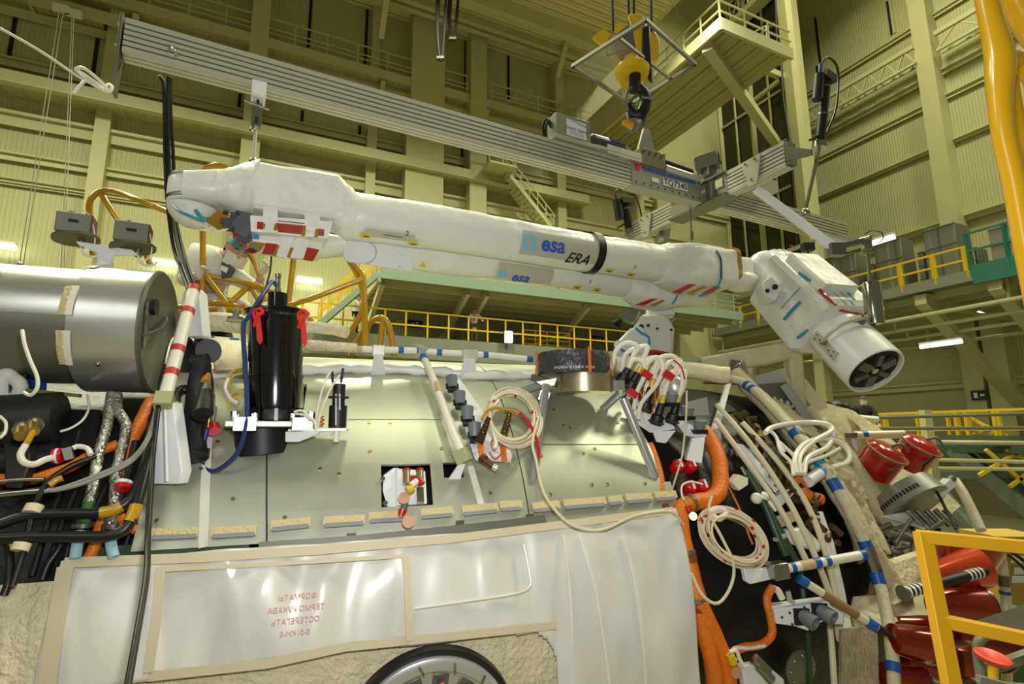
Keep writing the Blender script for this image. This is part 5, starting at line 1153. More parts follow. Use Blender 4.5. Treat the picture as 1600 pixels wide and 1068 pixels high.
# ---------------------------------------------------------------- left tank
ac = P(249, 519, 3.35); r1 = .385
tk = T('metal_tank', 'big brushed aluminium tank drum at the left picture edge', 'tank', ac-AX*.6-V((0, 0, r1)))
tk.p('end_drum', MB().lathe([(0, r1-.01), (.01, r1), (.345, r1), (.35, r1-.02), (.35, .1)], ac, -AX, 64), m_alus)
tk.p('end_cap', MB().lathe([(0, .01), (-.004, .1), (-.004, r1-.03), (-.012, r1-.01), (.0, r1+.006), (.012, r1+.006)], ac, -AX, 64), m_gun)
ac2 = ac-AX*.3+V((0, 0, .04)); tk.p('long_drum', MB().lathe([(0, .3), (.0, .325), (3.0, .325), (3.0, .1)], ac2, -AX, 64), m_alus)
tk.p('lower_fairing', MB().lathe([(.03, .25), (.03, .31), (3.0, .31), (3.0, .1)], ac2-V((0, .02, .07)), -AX, 48), m_gun)
tn = lambda a: (NX*math.cos(a)+ZZ*math.sin(a))
for a0, a1 in ((1.05, 1.4), (.02, .5), (-.72, -.2)):
    tk.p('foam_strip', MB().grid(lambda i, j: ac-AX*(.335+.05*i+.006*noise.noise(V((j*20, i, 0))))+tn(a0+(a1-a0)*j)*(r1+.006-.05*max(0, (i-.55))*.3), 6, 14), m_foam)
    tk.p('torn_tape', MB().grid(lambda i, j: ac-AX*(.315+.035*i*(1+.4*noise.noise(V((j*30, 0, 3)))))+tn(a0+(a1-a0)*j)*(r1+.009), 4, 20), m_whitec)
for k, (l, a) in enumerate(((.75, .75), (.78, -.2), (.85, -.62), (1.15, .1), (1.15, -.35), (.72, 1.25), (.2, -.7), (1.5, .15), (1.5, -.3), (1.1, 1.2))):
    p = ac-AX*l+tn(a)*(r1 if l < .5 else .33)+(ZZ*.04 if l > .5 else ZZ*0); tk.p('dome_screw', MB().ball(p, .014, 10), m_stl)
tk.p('cap_boss', MB().cyl(ac+AX*.0+NX*.2+ZZ*.12, ac+AX*.03+NX*.2+ZZ*.12, .05), m_black); tk.p('cap_rib', MB().bar(ac+AX*.01+NX*.3-ZZ*.15, ac+AX*.01+NX*.33+ZZ*.12, .02), m_stl)
tk.p('cap_hoop', MB().tube([ac+AX*.012+NX*.2-ZZ*.02, ac+AX*.1+NX*.26+ZZ*.05, ac+AX*.1+NX*.3-ZZ*.02, ac+AX*.01+NX*.32-ZZ*.08], .008, 6), m_gun)
tk.p('wire', MB().tube([P(35, 516, 2.62), P(37, 530, 2.6), P(40, 542, 2.6), P(47, 562, 2.6), P(58, 588, 2.6), P(58, 606, 2.6), P(48, 617, 2.6), P(38, 613, 2.62)], .009, 6), m_whitec)
# two sensor boxes on a forked bracket
sb = T('sensor_bracket', 'white forked bracket on top of the tank', 'bracket', P(163, 405, 3.35))
sb.p('cross_plate', MB().prism([P(118, 376, 3.35), P(206, 390, 3.35), P(214, 397, 3.35), P(175, 398, 3.35), P(168, 410, 3.35), P(157, 410, 3.35), P(152, 395, 3.35), P(122, 382, 3.35)], V((0, .03, 0))), m_whitep, bev=.003)
sb.p('foot', MB().bar(P(162, 396, 3.36), P(163, 412, 3.36), .05, .05).cyl(P(163, 412, 3.36), P(164, 418, 3.36), .05), m_whitep)
for k, (x, y, lab) in enumerate(((119, 353, 'left of the two grey sensor boxes on round plates above the tank'), (208, 367, 'right of the two grey sensor boxes on round plates above the tank'))):
    D = 3.4; c = P(x, y, D); t = T('sensor_box', lab, 'sensor', P(x, y+24, D), 'grey sensor boxes above the tank')
    t.p('plate', MB().cyl(P(x, y+18, D), P(x, y+22, D), .13, n=32), mat('olive_disc', '5f5c40', .5, .3))
    t.p('box', MB().box(c+V((0, 0, -.0)), (.19, .15, .135), BE, BN), m_gun, bev=.006)
    t.p('red_edge', MB().box(c+BE*.097, (.004, .15, .13), BE, BN), mat('dark_red_edge', '6e1c16', .5))
    t.p('name_plate', MB().box(c+BN*.077+V((0, 0, .01)), (.055, .004, .02), BE, BN), m_dark)
    t.p('top_plug', MB().cyl(P(x-8, y-14, D), P(x-8, y-22, D), .018), m_stl)
    t.p('lead', MB().tube([P(x-8, y-22, D), P(x+4, y-26, D-.02), P(x+18, y-20, D), P(x+27, y+2, D), P(x+28, y+30, D), P(x+10, y+46, D)], .004, 6), m_whitec)
    t.p('under_connector', MB().cyl(P(x+8, y+22, D), P(x+8, y+34, D), .02), m_stl); t.p('under_lead', MB().tube([P(x+8, y+34, D), P(x+12, y+44, D), P(x+28, y+48, D-.02), P(x+38, y+42, D)], .008, 6), m_whitec)
# striped strut with white foot
st = T('striped_strut', 'cream wrapped strut with red bands on a white triangular foot', 'strut', pS(262, 755, .12))
Df = S(262, 745, .16).y; p0, p1 = P(303, 450, Df+.45), P(258, 622, Df+.02)
st.p('rod', MB().cyl(p0, p1, .036, n=20), m_whitec)
for x, y in ((287, 486), (273, 546), (264, 583), (302, 452)): bandpx(st, p0, p1, x, y, 0, .022, .038, mat('red_band', 'c03a30', .45))
st.p('sleeve', MB().bar(p1-(p1-p0).normalized()*.02, p1+(p1-p0).normalized()*.06, .085, .085), mat('sage_block', 'a9ab80', .5))
D = p1.y
st.p('foot', MB().prism([P(246, 630, D), P(270, 628, D), P(284, 735, D-.05), P(278, 756, D-.05), P(236, 756, D-.05)], V((.02, .06, 0))), m_whitep, bev=.006)
st.p('foot_rib', MB().bar(P(257, 640, D-.03), P(260, 752, D-.08), .012, .02), m_whitep)
st.p('top_bracket', MB().prism([P(303, 448, Df+.47), P(311, 456, Df+.47), P(317, 524, Df+.47), P(292, 526, Df+.47)], V((.01, .08, 0))), m_whitep, bev=.004)
# ---------------------------------------------------------------- black canister
D = S(430, 700, .05).y-.02; CP = lambda x, y, dd=0: P(x, y, D+dd)
px = D/810
cn = T('black_canister', 'glossy black upright canister with red ribbons in an aluminium mounting plate', 'canister', CP(428, 708))
ca = CP(429, 634); vz = (CP(432, 492)-ca); hgt = vz.length; vz.normalize()
cn.p('body', MB().lathe([(-.02, .16), (0, .163), (.30*hgt, .163), (.31*hgt, .158), (.95*hgt, .156), (.97*hgt, .17), (hgt-.02, .185), (hgt, .185), (hgt+.004, .06)], ca, vz, 64), m_blackg)
cn.p('rim', MB().lathe([(hgt-.006, .18), (hgt, .195), (hgt+.014, .195), (hgt+.018, .05)], ca, vz, 64), m_blackg)
cn.p('neck', MB().cyl(CP(433, 492), CP(434, 459), .058, n=32), m_blackg)
cn.p('threaded_tip', MB().lathe([(0, .02), (.03, .02), (.035, .014), (.1, .014), (.105, .018), (.13, .018)], CP(434, 459), vz, 16), m_stl)
for z in (.3, .62): cn.p('seam_ring', MB().lathe([(hgt*z, .155), (hgt*z+.002, .1655 if z < .5 else .1595), (hgt*z+.01, .1655 if z < .5 else .1595), (hgt*z+.012, .155)], ca, vz, 64), m_blackg)
cn.p('base_block', MB().lathe([(-.09, .15), (-.085, .155), (-.03, .155), (-.02, .15)], ca, vz, 12), m_black)
mb = MB()
for k in range(12): a = 2*PI*k/12; o = (BE*math.cos(a)+BN*math.sin(a))*.155; mb.box(ca-vz*.055+o, (.02, .02, .07), BE*math.cos(a)+BN*math.sin(a), BN*math.cos(a)-BE*math.sin(a), vz)
cn.p('base_lugs', mb, m_blackg, kind='stuff')
c = CP(425, 663); cn.p('mounting_plate', MB().box(c, (.50, .42, .034), BE, BN), m_prof, bev=.006)
for k in (-1, 1): cn.p('clamp_block', MB().box(c+BN*.2+BE*.15*k, (.12, .05, .08), BE, BN), m_stl, bev=.004)
for k in (-1, 1):
    cn.p('mount_bolt', MB().cyl(c+BN*.17+BE*.2*k, c+BN*.17+BE*.2*k+vz*.07, .025, n=8), m_stl); cn.p('mount_bolt', MB().cyl(c+BN*.19+BE*.1*k, c+BN*.19+BE*.1*k+vz*.06, .018, n=8), m_stl)
cn.p('lower_housing', MB().cyl(CP(409, 670), CP(410, 710), .148, n=40), m_black)
m_rib = mat('red_ribbon', 'd0221a', .5)
for x, y, s in ((402, 492, 1), (472, 495, -1)):
    cn.p('ribbon', MB().prism([CP(x-2, y-6, -.2), CP(x+4, y-4, -.2), CP(x+8, y+40, -.21), CP(x+4, y+46, -.21), CP(x-1, y+38, -.21)], V((0, .004, 0))).tube([CP(x-4, y+6, -.2), CP(x-5, y-6, -.19), CP(x+4, y-10, -.2), CP(x+8, y-4, -.2), CP(x, y+2, -.21), CP(x-5, y+18, -.2)], .011, 6), m_rib)
cn.p('blue_cable', MB().tube([CP(433, 448, -.03), CP(425, 440, -.05), CP(405, 468, -.16), CP(388, 495, -.2), CP(380, 510, -.22), CP(383, 570, -.22), CP(386, 620, -.24), CP(384, 665, -.26), CP(372, 705, -.26), CP(350, 728, -.24), CP(330, 736, -.22), CP(318, 724, -.2), CP(317, 700, -.2), CP(324, 670, -.2)], .013, 8), mat('navy_cable', '22356e', .4))
for k, y in enumerate((574, 583, 608, 618)): cn.p('side_connector', MB().cyl(CP(384, y, -.1), CP(396, y, -.1), .012, n=10), m_stl); cn.p('yellow_lead', MB().tube([CP(384, y, -.1), CP(368, y+2, -.12), CP(358, y+12, -.12), CP(358, y+22, -.12)], .006, 6), m_yel)
cn.p('white_leads', MB().tube([CP(357, 590, -.12), CP(352, 605, -.12), CP(360, 622, -.12), CP(372, 630, -.12)], .012, 6), m_whitec)
cn.p('side_strip', MB().bar(CP(392, 565, -.1), CP(389, 625, -.1), .02, .03), m_whitep)
# shelf bracket with small black actuator right of it
sf = T('shelf_bracket', 'white angled shelf bracket right of the black canister', 'bracket', CP(470, 690))
sf.p('shelf', MB().bar(CP(455, 672, -.05), CP(543, 671, .02), .2, .012, up=ZZ), m_alu)
sf.p('gusset', MB().prism([CP(446, 674, -.12), CP(500, 672, -.12), CP(496, 678, -.12), CP(466, 690, -.12), CP(446, 690, -.12)], V((0, .02, 0))).prism([CP(500, 674, -.05), CP(522, 674, -.05), CP(515, 680, -.05), CP(500, 680, -.05)], V((0, .02, 0))), m_whitep)
for x in (490, 503): sf.p('coil_spring', MB().tube([CP(x+3*math.cos(k*1.2), 650+k*1.1, -.06+.015*math.sin(k*1.2)) for k in range(16)], .005, 6, sm=2), m_orange)
sa = T('small_actuator', 'small black stepped cylinder standing on the shelf bracket', 'actuator', CP(527, 670, -.02))
sa.p('body', MB().lathe([(0, .052), (.13, .052), (.135, .036), (.26, .036), (.262, .02)], CP(527, 668, -.02), ZZ, 24), m_black); sa.p('collar', MB().lathe([(.17, .03), (.175, .06), (.185, .06), (.19, .03)], CP(527, 668, -.02), ZZ, 16), m_black)
sa.p('white_strips', MB().bar(CP(525, 664, -.08), CP(525, 615, -.07), .006).bar(CP(531, 640, -.08), CP(531, 615, -.07), .006), m_whitep)
for x0, x1, y1 in ((521, 519, 580), (530, 536, 575)):
    sa.p('lead', MB().cyl(CP(x0, 615, -.02), CP((x0+x1)/2, 597, -.02), .006), m_yel); sa.p('lead_sleeve', MB().cyl(CP((x0+x1)/2, 597, -.02), CP(x1, y1, -.02), .008), m_black)
sa.p('white_lead', MB().tube([CP(495, 672, -.1), CP(503, 640, -.1), CP(515, 610, -.08), CP(531, 585, -.06)], .006, 6).tube([CP(492, 668, -.1), CP(498, 630, -.1), CP(508, 595, -.08), CP(517, 580, -.06)], .006, 6), m_whitec)
sa.p('lower_plug', MB().cyl(CP(526, 673, -.06), CP(525, 690, -.06), .018), m_whitec)
for k, (pts) in enumerate((((460, 643), (472, 641), (484, 650), (492, 660), (494, 672)), ((462, 646), (476, 648), (486, 656)))): cn.p('white_lead', MB().tube([CP(x, y, -.14) for x, y in pts], .007, 6), m_whitec)
# hole lining pieces (dark equipment visible in the cutouts)
dkb = T('black_clamp_arm', 'black textured arm with a round knob in the left panel cutout', 'clamp', pS(305, 715, .12))
m_blk2 = mat('black_cloth_sleeve', '19191c', .6, bump=.5, bscale=50)
dkb.p('arm', MB().tube(TS(((304, 716, .15), (302, 680, .16), (306, 645, .22), (310, 600, .35), (316, 570, .4)), .2), .07, 10, rf=lambda f: 1-.25*f), m_blk2)
dkb.p('knob', MB().ball(pS(313, 645, .28), .055, 20), m_black); dkb.p('upper_joint', MB().cyl(pS(300, 565, .4), pS(325, 562, .42), .04), m_black); dkb.p('ring', MB().lathe([(-.03, .04), (-.03, .07), (.03, .07), (.03, .04)], pS(326, 548, .42), BN, 20), m_black)
dkb.p('camera_lens', MB().cyl(pS(318, 645, .36), pS(322, 612, .38), .05, .035), m_black); dkb.p('metal_collar', MB().cyl(pS(322, 612, .38), pS(323, 600, .38), .03, .022), m_gun)
dkb.p('yellow_plug', MB().cyl(pS(321, 598, .38), pS(321, 586, .38), .028), m_yelf); dkb.p('yellow_wire', MB().tube(TS(((321, 586), (322, 572), (319, 560)), .38), .009, 6), m_yelf)
dkb.p('lower_block', MB().prism(TS(((283, 700), (326, 700), (324, 716), (283, 718)), .14), NX*-.1), m_black)
dkb.p('elbow_pipe', MB().tube(TS(((300, 608), (282, 610), (274, 622), (274, 650)), .22), .03, 10), m_blackc); dkb.p('yellow_sleeve', MB().cyl(pS(274, 633, .22), pS(273, 655, .22), .034), m_yelf)
gb = T('grey_connector_box', 'small pale grey connector box with red plug and navy cable', 'connector box', pS(330, 655, .15))
gb.p('box', MB().prism(TS(((324, 633), (340, 635), (338, 656), (322, 655)), .16), NX*.06), mat('pale_grey_case', '9ca3ae', .4), bev=.004)
gb.p('plug', MB().cyl(pS(330, 634, .2), pS(331, 618, .2), .02), m_stl); gb.p('lower_plug', MB().cyl(pS(326, 655, .2), pS(324, 671, .2), .02), m_brass); gb.p('red_cap', MB().cyl(pS(333, 665, .19), pS(335, 674, .19), .035), m_red)
gb.p('coax', MB().tube(TS(((331, 618), (330, 595), (322, 560), (312, 545), (300, 530), (286, 523), (270, 530), (262, 550), (254, 590)), .35), .013, 8), m_blackc)
# black cable hanging across the front
one('floor_cable', MB().tube([P(258, 570, 3.0), P(250, 600, 2.95), P(247, 640, 2.85), P(240, 700, 2.75), P(236, 760, 2.6), P(231, 840, 2.45), P(229, 900, 2.3), P(214, 990, 2.1), P(198, 1080, 1.95)], .0125, 10), m_blackc, 'long black cable hanging down in front of the white cover', 'cable')
# ---------------------------------------------------------------- rail along the crest with blue bands
def rail(name, lab, pts, r, bands, m=m_whitec, bm_=m_blue, cat='handrail', bw=.022, extra=None):
    t = T(name, lab, cat, min(pts, key=lambda p: p.z)); t.p('tube', MB().tube(pts, r, 12, sm=3), m)
    P_ = spline(pts, 8)
    for f, w_ in bands: c, d = along(P_, f); t.p('tape_band', MB().cyl(c-d*w_, c+d*w_, r*1.12, n=16), bm_)
    return t
q = [pS(320, 529, .30), pS(400, 536, .30), pS(480, 542, .29), pS(560, 545, .28), pS(640, 547, .28), pS(700, 551, .28), pS(760, 554, .28), pS(830, 561, .27)]
fx = lambda x: (x-320)/510
rl = rail('handrail', 'long cream wrapped rail with blue tape bands along the module crest', q, .024, [(fx(330), .02), (fx(362), .03), (fx(571), .03), (fx(607), .02), (fx(638), .025), (fx(670), .02), (fx(720), .03), (fx(749), .02), (fx(827), .025)])
rl.p('brown_wrap', MB().tube([pS(533, 544, .282), pS(566, 545.5, .282)], .0255, 12, sm=1), mat('tan_wrap', 'c9ab7e', .6))
for x0, x1, y in ((582, 601, 547), (722, 745, 554)):
    rl.p('support_clamp', MB().bar(pS(x0, y, .28), pS(x1, y+1, .28), .07, .075), m_prof, bev=.004)
    rl.p('support_foot', MB().prism(TS(((x0+3, y+6, .28), (x1-3, y+6, .28), (x1+1, y+38, .10), (x0-3, y+38, .10)), .2), NX*-.02), m_whitep)
# diagonal rail
q = [pS(656, 548, .26), pS(672, 580, .22), pS(690, 628, .2), pS(706, 672, .2), pS(722, 708, .2)]
dr = rail('handrail', 'cream wrapped rail slanting down from the crest rail beside the grey caps', q, .028, [(.10, .03), (.14, .006)])
dr.p('brown_wrap', MB().cyl(pS(682, 600, .21), pS(686, 614, .205), .030), mat('tan_wrap', 'c9ab7e', .6))
dr.p('end_block', MB().bar(pS(718, 702, .2), pS(727, 722, .17), .09, .09), mat('sage_block', 'a9ab80', .5), bev=.006)
dr.p('foot', MB().prism(TS(((716, 724, .16), (726, 724, .16), (718, 748, .10), (700, 748, .10)), .1), NX*.02-AX*.0), m_whitep); dr.p('joint', MB().bar(pS(650, 545, .27), pS(664, 552, .27), .09, .08), m_prof)
# cream quilted tubes behind the canister
for k, (pts, r, lab) in enumerate(((((285, 505), (330, 503), (400, 508)), .07, 'quilted cream tube left of the canister, upper'), (((462, 510), (500, 512), (543, 519)), .045, 'quilted cream tube ending right of the canister'), (((462, 538), (520, 541), (558, 543)), .035, 'flat tan cloth roll right of the canister'))):
    one('quilted_tube', MB().tube([pS(x, y, .38) for x, y in pts], r, 16, wob=.01), m_quilt, lab, 'insulation')
one('quilted_cloth', MB().prism(TS(((322, 527), (388, 530), (386, 576), (334, 578)), .32), NX*-.06), m_quilt, 'quilted cream cloth hanging below the rail left of the canister', 'insulation', bev=.015)
one('small_antenna', MB().lathe([(0, .05), (.02, .05), (.025, .02), (.07, .02), (.08, .012), (.1, .002)], pS(368, 500, .46), ZZ, 14), m_gun, 'small conical antenna behind the quilted tube left of the canister', 'antenna')
one('small_antenna', MB().prism([P(338, 494, 4.4), P(350, 494, 4.4), P(347, 479, 4.4), P(341, 479, 4.4)], V((0, .06, 0))), m_prof, 'small flat pale fitting behind the quilted tube left of the canister', 'antenna')
# ---------------------------------------------------------------- connector strip with grey caps
cs = T('connector_strip', 'white stepped connector plate running down the panel under the grey caps', 'plate', pS(790, 722, .12))
cs.p('plate', MB().prism(TS(((700, 588, .13), (716, 588, .13), (800, 710, .15), (797, 722, .15), (742, 718, .15)), .14), NX*.015), m_whitep, bev=.003)
cs.p('front_lip', MB().prism(TS(((742, 707, .16), (796, 707, .16), (798, 716, .14), (744, 720, .12)), .14), NX*.03), m_whitep, bev=.003)
for k, (x, y) in enumerate(((707, 597), (719, 623), (731, 648), (742, 674))):
    p, n, a_, u_ = onhull(x, y+10, .16); d = (u_*.9+n*.5).normalized(); lab = ('topmost', 'second', 'third', 'lowest')[k]+' of four grey connector caps on the white stepped plate'
    t = T('capped_socket', lab, 'connector', p, 'grey connector caps on the stepped plate')
    t.p('flange', MB().box(p, (.07, .03, .07), a_, n, u_), m_black, bev=.003); t.p('cap', MB().lathe([(.01, .034), (.08, .043), (.10, .043), (.105, .03), (.106, .01)], p, d, 20), m_grayc)
    t.p('studs', MB().cyl(p+a_*.04, p+a_*.04+d*.04, .008).cyl(p-a_*.04, p-a_*.04+d*.04, .008), m_black)
# cable coil
def coil(name, lab, cx, cy, rx, ry, n, off, r, m, tilt=0, cat='cable', marks=True, mk=m_red, jit=.06):
    t = T(name, lab, cat, pS(cx, cy+ry, off)); random.seed(int(cx))
    for k in range(n):
        jx, jy, s_ = random.uniform(-jit, jit)*rx, random.uniform(-jit, jit)*ry, 1-.28*k/n
        pts = []
        for i in range(22):
            a = 2*PI*i/22; x = rx*s_*math.cos(a); y = ry*s_*math.sin(a); pts.append(pS(cx+jx+x*math.cos(tilt)-y*math.sin(tilt), cy+jy+x*math.sin(tilt)+y*math.cos(tilt), off+.006*k*((k % 3)-1)))
        t.p('loop', MB().tube(pts, r, 6, sm=2, close=True), m)
        if marks:
            for _ in range(2):
                i = random.randrange(22); c = pts[i]; d = (pts[(i+1) % 22]-c).normalized(); t.p('red_mark', MB().cyl(c-d*.012, c+d*.012, r*1.25, n=8), mk)
    return t
m_cream = mat('cream_cable_sheath', 'd9cfae', .4)
cl = coil('cable_coil', 'coil of cream cables with red marks hung left of the drum', 802, 651, 43, 47, 11, .24, .0085, m_cream, -.5)
cl.p('tie', MB().tube(TS(((770, 620), (765, 650), (775, 690), (772, 700)), .27), .013, 6), m_whitec); cl.p('tie_knot', MB().tube(TS(((768, 628), (772, 620), (778, 626), (770, 634)), .27), .012, 6), m_whitec)
sp2 = T('spring_connectors', 'pair of brown sprung connectors with orange tape below the cable coil', 'connectors', pS(775, 722, .16))
m_brn = mat('brown_metal_connector', '6b5638', .3, .7)
for x0, y0, x1, y1 in ((748, 692, 764, 652), (783, 695, 796, 645)):
    a_, b_ = pS(x0, y0, .2), pS(x1, y1, .3); sp2.p('connector', MB().tube([a_+(b_-a_)*i/40 for i in range(41)], .026, 12, sm=1, rf=lambda f: (1+.16*math.sin(f*95))*(1.15-.5*f)), m_brn)
    sp2.p('orange_tape', MB().prism(TS(((x0-2, y0+2), (x0+6, y0+2), (x0+8, y0+24), (x0+1, y0+25)), .19), NX*.02), m_orange)
sp2.p('loose_plug', MB().cyl(pS(757, 718, .2), pS(770, 728, .2), .025).cyl(pS(752, 713, .2), pS(757, 718, .2), .03), mat('maroon_plug', '5a2620', .4)); sp2.p('plug_tip', MB().cyl(pS(770, 728, .2), pS(777, 732, .2), .02), m_prof)
sp2.p('yellow_lead', MB().tube(TS(((753, 655), (760, 643), (775, 637), (800, 641), (812, 645)), .3), .010, 6), m_yelf); sp2.p('red_lead', MB().tube(TS(((812, 645), (828, 663), (838, 685), (842, 705), (842, 714)), .32), .010, 6), m_red)
sp2.p('amber_wires', MB().tube(TS(((770, 700), (768, 690), (776, 680), (772, 702)), .2), .006, 6).tube(TS(((764, 706), (774, 716), (786, 706)), .2), .006, 6), m_orange)
one('loose_cable', MB().tube([pS(842, 650, .35), pS(832, 690, .34), pS(838, 720, .32), pS(850, 770, .3), pS(880, 810, .28), pS(910, 826, .26), pS(945, 826, .24), pS(990, 806, .24), pS(1040, 798, .24), pS(1058, 806, .2), pS(1068, 820, .15)], .009, 8), m_cream, 'loose cream cable looping over the rightmost panel and cover hem', 'cable')
# device in the square cutout
dv = T('valve_unit', 'white valve unit with two metal cylinders and copper tags in the square cutout', 'valve', pS(636, 822, .14))
dv.p('side_plate', MB().prism(TS(((598, 742), (614, 730), (622, 730), (622, 790), (604, 790), (597, 765)), .05), NX*.05), m_whitep, bev=.004)
dv.p('housing', MB().prism(TS(((617, 731), (662, 734), (665, 785), (617, 788)), .06), NX*.07), m_whitep, bev=.008)
for x in (635, 656): dv.p('cylinder', MB().cyl(pS(x, 756, .16), pS(x, 734, .16), .022), m_gold); dv.p('red_ring', MB().cyl(pS(x, 736, .16), pS(x, 733, .16), .024), m_red)
dv.p('red_label', MB().prism(TS(((640, 742), (650, 742), (650, 752), (640, 752)), .15), NX*.004), m_redfilm)
dv.p('bracket', MB().bar(pS(656, 762, .15), pS(657, 785, .15), .04, .03), m_stl); dv.p('red_plug', MB().cyl(pS(654, 748, .2), pS(659, 756, .2), .022), m_red); dv.p('yellow_plug', MB().cyl(pS(646, 762, .2), pS(636, 766, .2), .02, .03), m_yel)
dv.p('white_sleeve', MB().cyl(pS(642, 758, .2), pS(652, 751, .2), .02), m_whitec)
m_cop = mat('copper_tag', 'd2a283', .4, .2)
for x, y in ((631, 778), (638, 815)): p, n, _, _ = onhull(x, y, .2); dv.p('copper_tag', MB().cyl(p, p+n*.006, .034, n=24), m_cop)
dv.p('connector', MB().cyl(pS(633, 786, .18), pS(630, 798, .18), .02), m_gun); dv.p('red_cap', MB().cyl(pS(629, 797, .18), pS(626, 806, .18), .025, .015), m_red)
for x, y in ((598, 748), (602, 786)): p, n, _, _ = onhull(x, y, .11); dv.p('bolt', MB().ngon(p, n, .014, .02, 10), m_stl)
# ---------------------------------------------------------------- strapped drum on legs
D = S(900, 640, .1).y-.25; Dp = lambda x, y, dd=0: P(x, y, D+dd)
dm = T('strapped_drum', 'gold ring drum with black padded band and orange straps on silver legs', 'drum', Dp(912, 612))
rg = (Dp(960, 598)-Dp(868, 598)).length/2*1.0; ctr = Dp(912, 598, .2)
dm.p('gold_ring', MB().lathe([(-.07, rg*.8), (-.075, rg*1.0), (.10, rg*1.0), (.10, rg*.7)], ctr, ZZ, 56), m_gold)
rb = rg*1.33; cb_ = Dp(895, 570, .2)
dm.p('padded_band', MB().rings([[cb_+V((math.cos(a), math.sin(a), 0))*(rb*k+.006*noise.noise(V((a*3, z*30, 0))))+ZZ*z for a in [2*PI*i/72 for i in range(72)]] for z, k in ((-.075, .8), (-.08, .97), (-.04, 1.0), (.0, .99), (.05, 1.0), (.08, .97), (.085, .9), (.085, .5))]), mat('black_padded_strap', '3a3a3e', .35, bump=1., bscale=22))
mb = MB(); text(mb, 'SHZM.15.VI.1200-0  4120.0', .026, V(), V(), V(), V(), fn=lambda x, y: cb_+V((math.cos(-PI/2+(x-.02)/rb), math.sin(-PI/2+(x-.02)/rb), 0))*(rb+.010)+ZZ*(y-.05), maxe=.05); dm.p('white_lettering', mb, m_whitep)
for a in (-PI/2+.30, -PI/2-1.25, -PI/2+1.35):
    dm.p('orange_strap', MB().prism([cb_+V((math.cos(a+k), math.sin(a+k), 0))*(rb+.012)+ZZ*z for k, z in ((-.035, -.09), (.035, -.09), (.035, .095), (-.035, .095))], V((math.cos(a), math.sin(a), 0))*.006), m_orange)
dm.p('corner_pad', MB().bar(Dp(835, 590, .15), Dp(868, 600, .05), .1, .05), m_gun)
m_leg = mat('silver_tube_leg', 'b4b6b6', .3, .6)
for x0, y0, x1, y1, d0 in ((853, 602, 832, 752, 0), (848, 600, 808, 615, .1), (974, 622, 1024, 745, 0), (972, 612, 943, 638, .15)): dm.p('leg', MB().cyl(Dp(x0, y0, d0), S(x1, y1, .09), .031, n=16), m_leg)
dm.p('leg_clamp', MB().bar(Dp(852, 612), Dp(848, 626), .08, .07), m_leg); dm.p('leg_bracket', MB().prism([Dp(838, 596), Dp(870, 590), Dp(866, 602), Dp(850, 604)], V((0, .03, 0))), m_prof)
dm.p('side_fitting', MB().box(Dp(966, 602), (.08, .06, .07)), m_stl)
# ---------------------------------------------------------------- bundle of plugs and white cables, right of the drum
D = S(1020, 640, .15).y-.1; Q = lambda x, y, dd=0: P(x, y, D+dd)
pb = T('plug_panel', 'white folded plate carrying the row of black plugs', 'plate', Q(1035, 690))
pb.p('plate', MB().prism([Q(990, 640, .1), Q(1052, 664, 0), Q(1056, 670, 0), Q(1016, 676, 0), Q(985, 655, .05)], V((0, .25, .05))), m_whitep, bev=.004); pb.p('gusset', MB().prism([Q(1020, 674), Q(1056, 672), Q(1040, 692), Q(1026, 690)], V((0, .03, 0))), m_whitep)
pb.p('second_plate', MB().prism([Q(1052, 655, .05), Q(1062, 652, .05), Q(1105, 680, -.05), Q(1100, 686, -.05), Q(1072, 680, -.05)], V((0, .2, .03))), m_whitep, bev=.004); pb.p('bracket', MB().prism([Q(1082, 684, -.1), Q(1102, 684, -.1), Q(1097, 724, -.15), Q(1072, 718, -.15)], V((.0, .05, 0))), m_whitep, bev=.005)
plugs = ((972, 592, 985, 570), (985, 603, 1000, 576), (1008, 636, 1020, 597), (1026, 657, 1036, 622), (1050, 655, 1060, 622))
for k, (x0, y0, x1, y1) in enumerate(plugs):
    t = T('cable_plug', ('leftmost', 'second', 'middle', 'fourth', 'rightmost')[k]+' of five black plugs with yellow sleeves right of the drum', 'plug', Q(x0, y0+4), 'black plugs right of the drum'); a_, b_ = Q(x0, y0), Q(x1, y1, -.03); d = b_-a_
    t.p('body', MB().lathe([(-.03, .045), (.0, .05), (.04, .045), (.05, .032), (d.length*.75, .028), (d.length*.8, .02)], a_, d, 14), m_black); t.p('flange', MB().bar(a_-d*.1, a_-d*.03, .1, .1), m_black)
    t.p('yellow_sleeve', MB().cyl(a_+d*.78, b_+d*.12, .022, n=10), m_yel)
    e = b_+d*.12; cx = x1+(x1-x0)*.12; cy = y1-(y0-y1)*.12
    t.p('white_cable', MB().tube([e, Q(cx+3, cy-12, -.03), Q(cx+10, cy-26-3*k, -.02), Q(cx-8+10*(k % 2), cy-32, .0), Q(cx-24, cy-20, .03), Q(cx-30, cy+4, .05), Q(cx-40, cy+30, .08)], .019, 8), m_whitec)
for k, (x, y) in enumerate(((1073, 641), (1092, 662), (1049, 620))):
    a_ = Q(x, y+8, -.02); t = T('capped_socket', ('upper', 'lower right', 'rear')[k]+' grey cap on the white plate beside the black plugs', 'connector', a_, 'grey caps beside the plugs'); t.p('cap', MB().lathe([(-.02, .035), (.05, .048), (.07, .048), (.075, .03)], a_, ZZ+NX*.3, 18), m_grayc); t.p('flange', MB().box(a_-ZZ*.02, (.1, .08, .03), AX, NX), m_black)
wl = T('white_cable_loops', 'tangle of white cable loops above the black plugs', 'cables', Q(1030, 600))
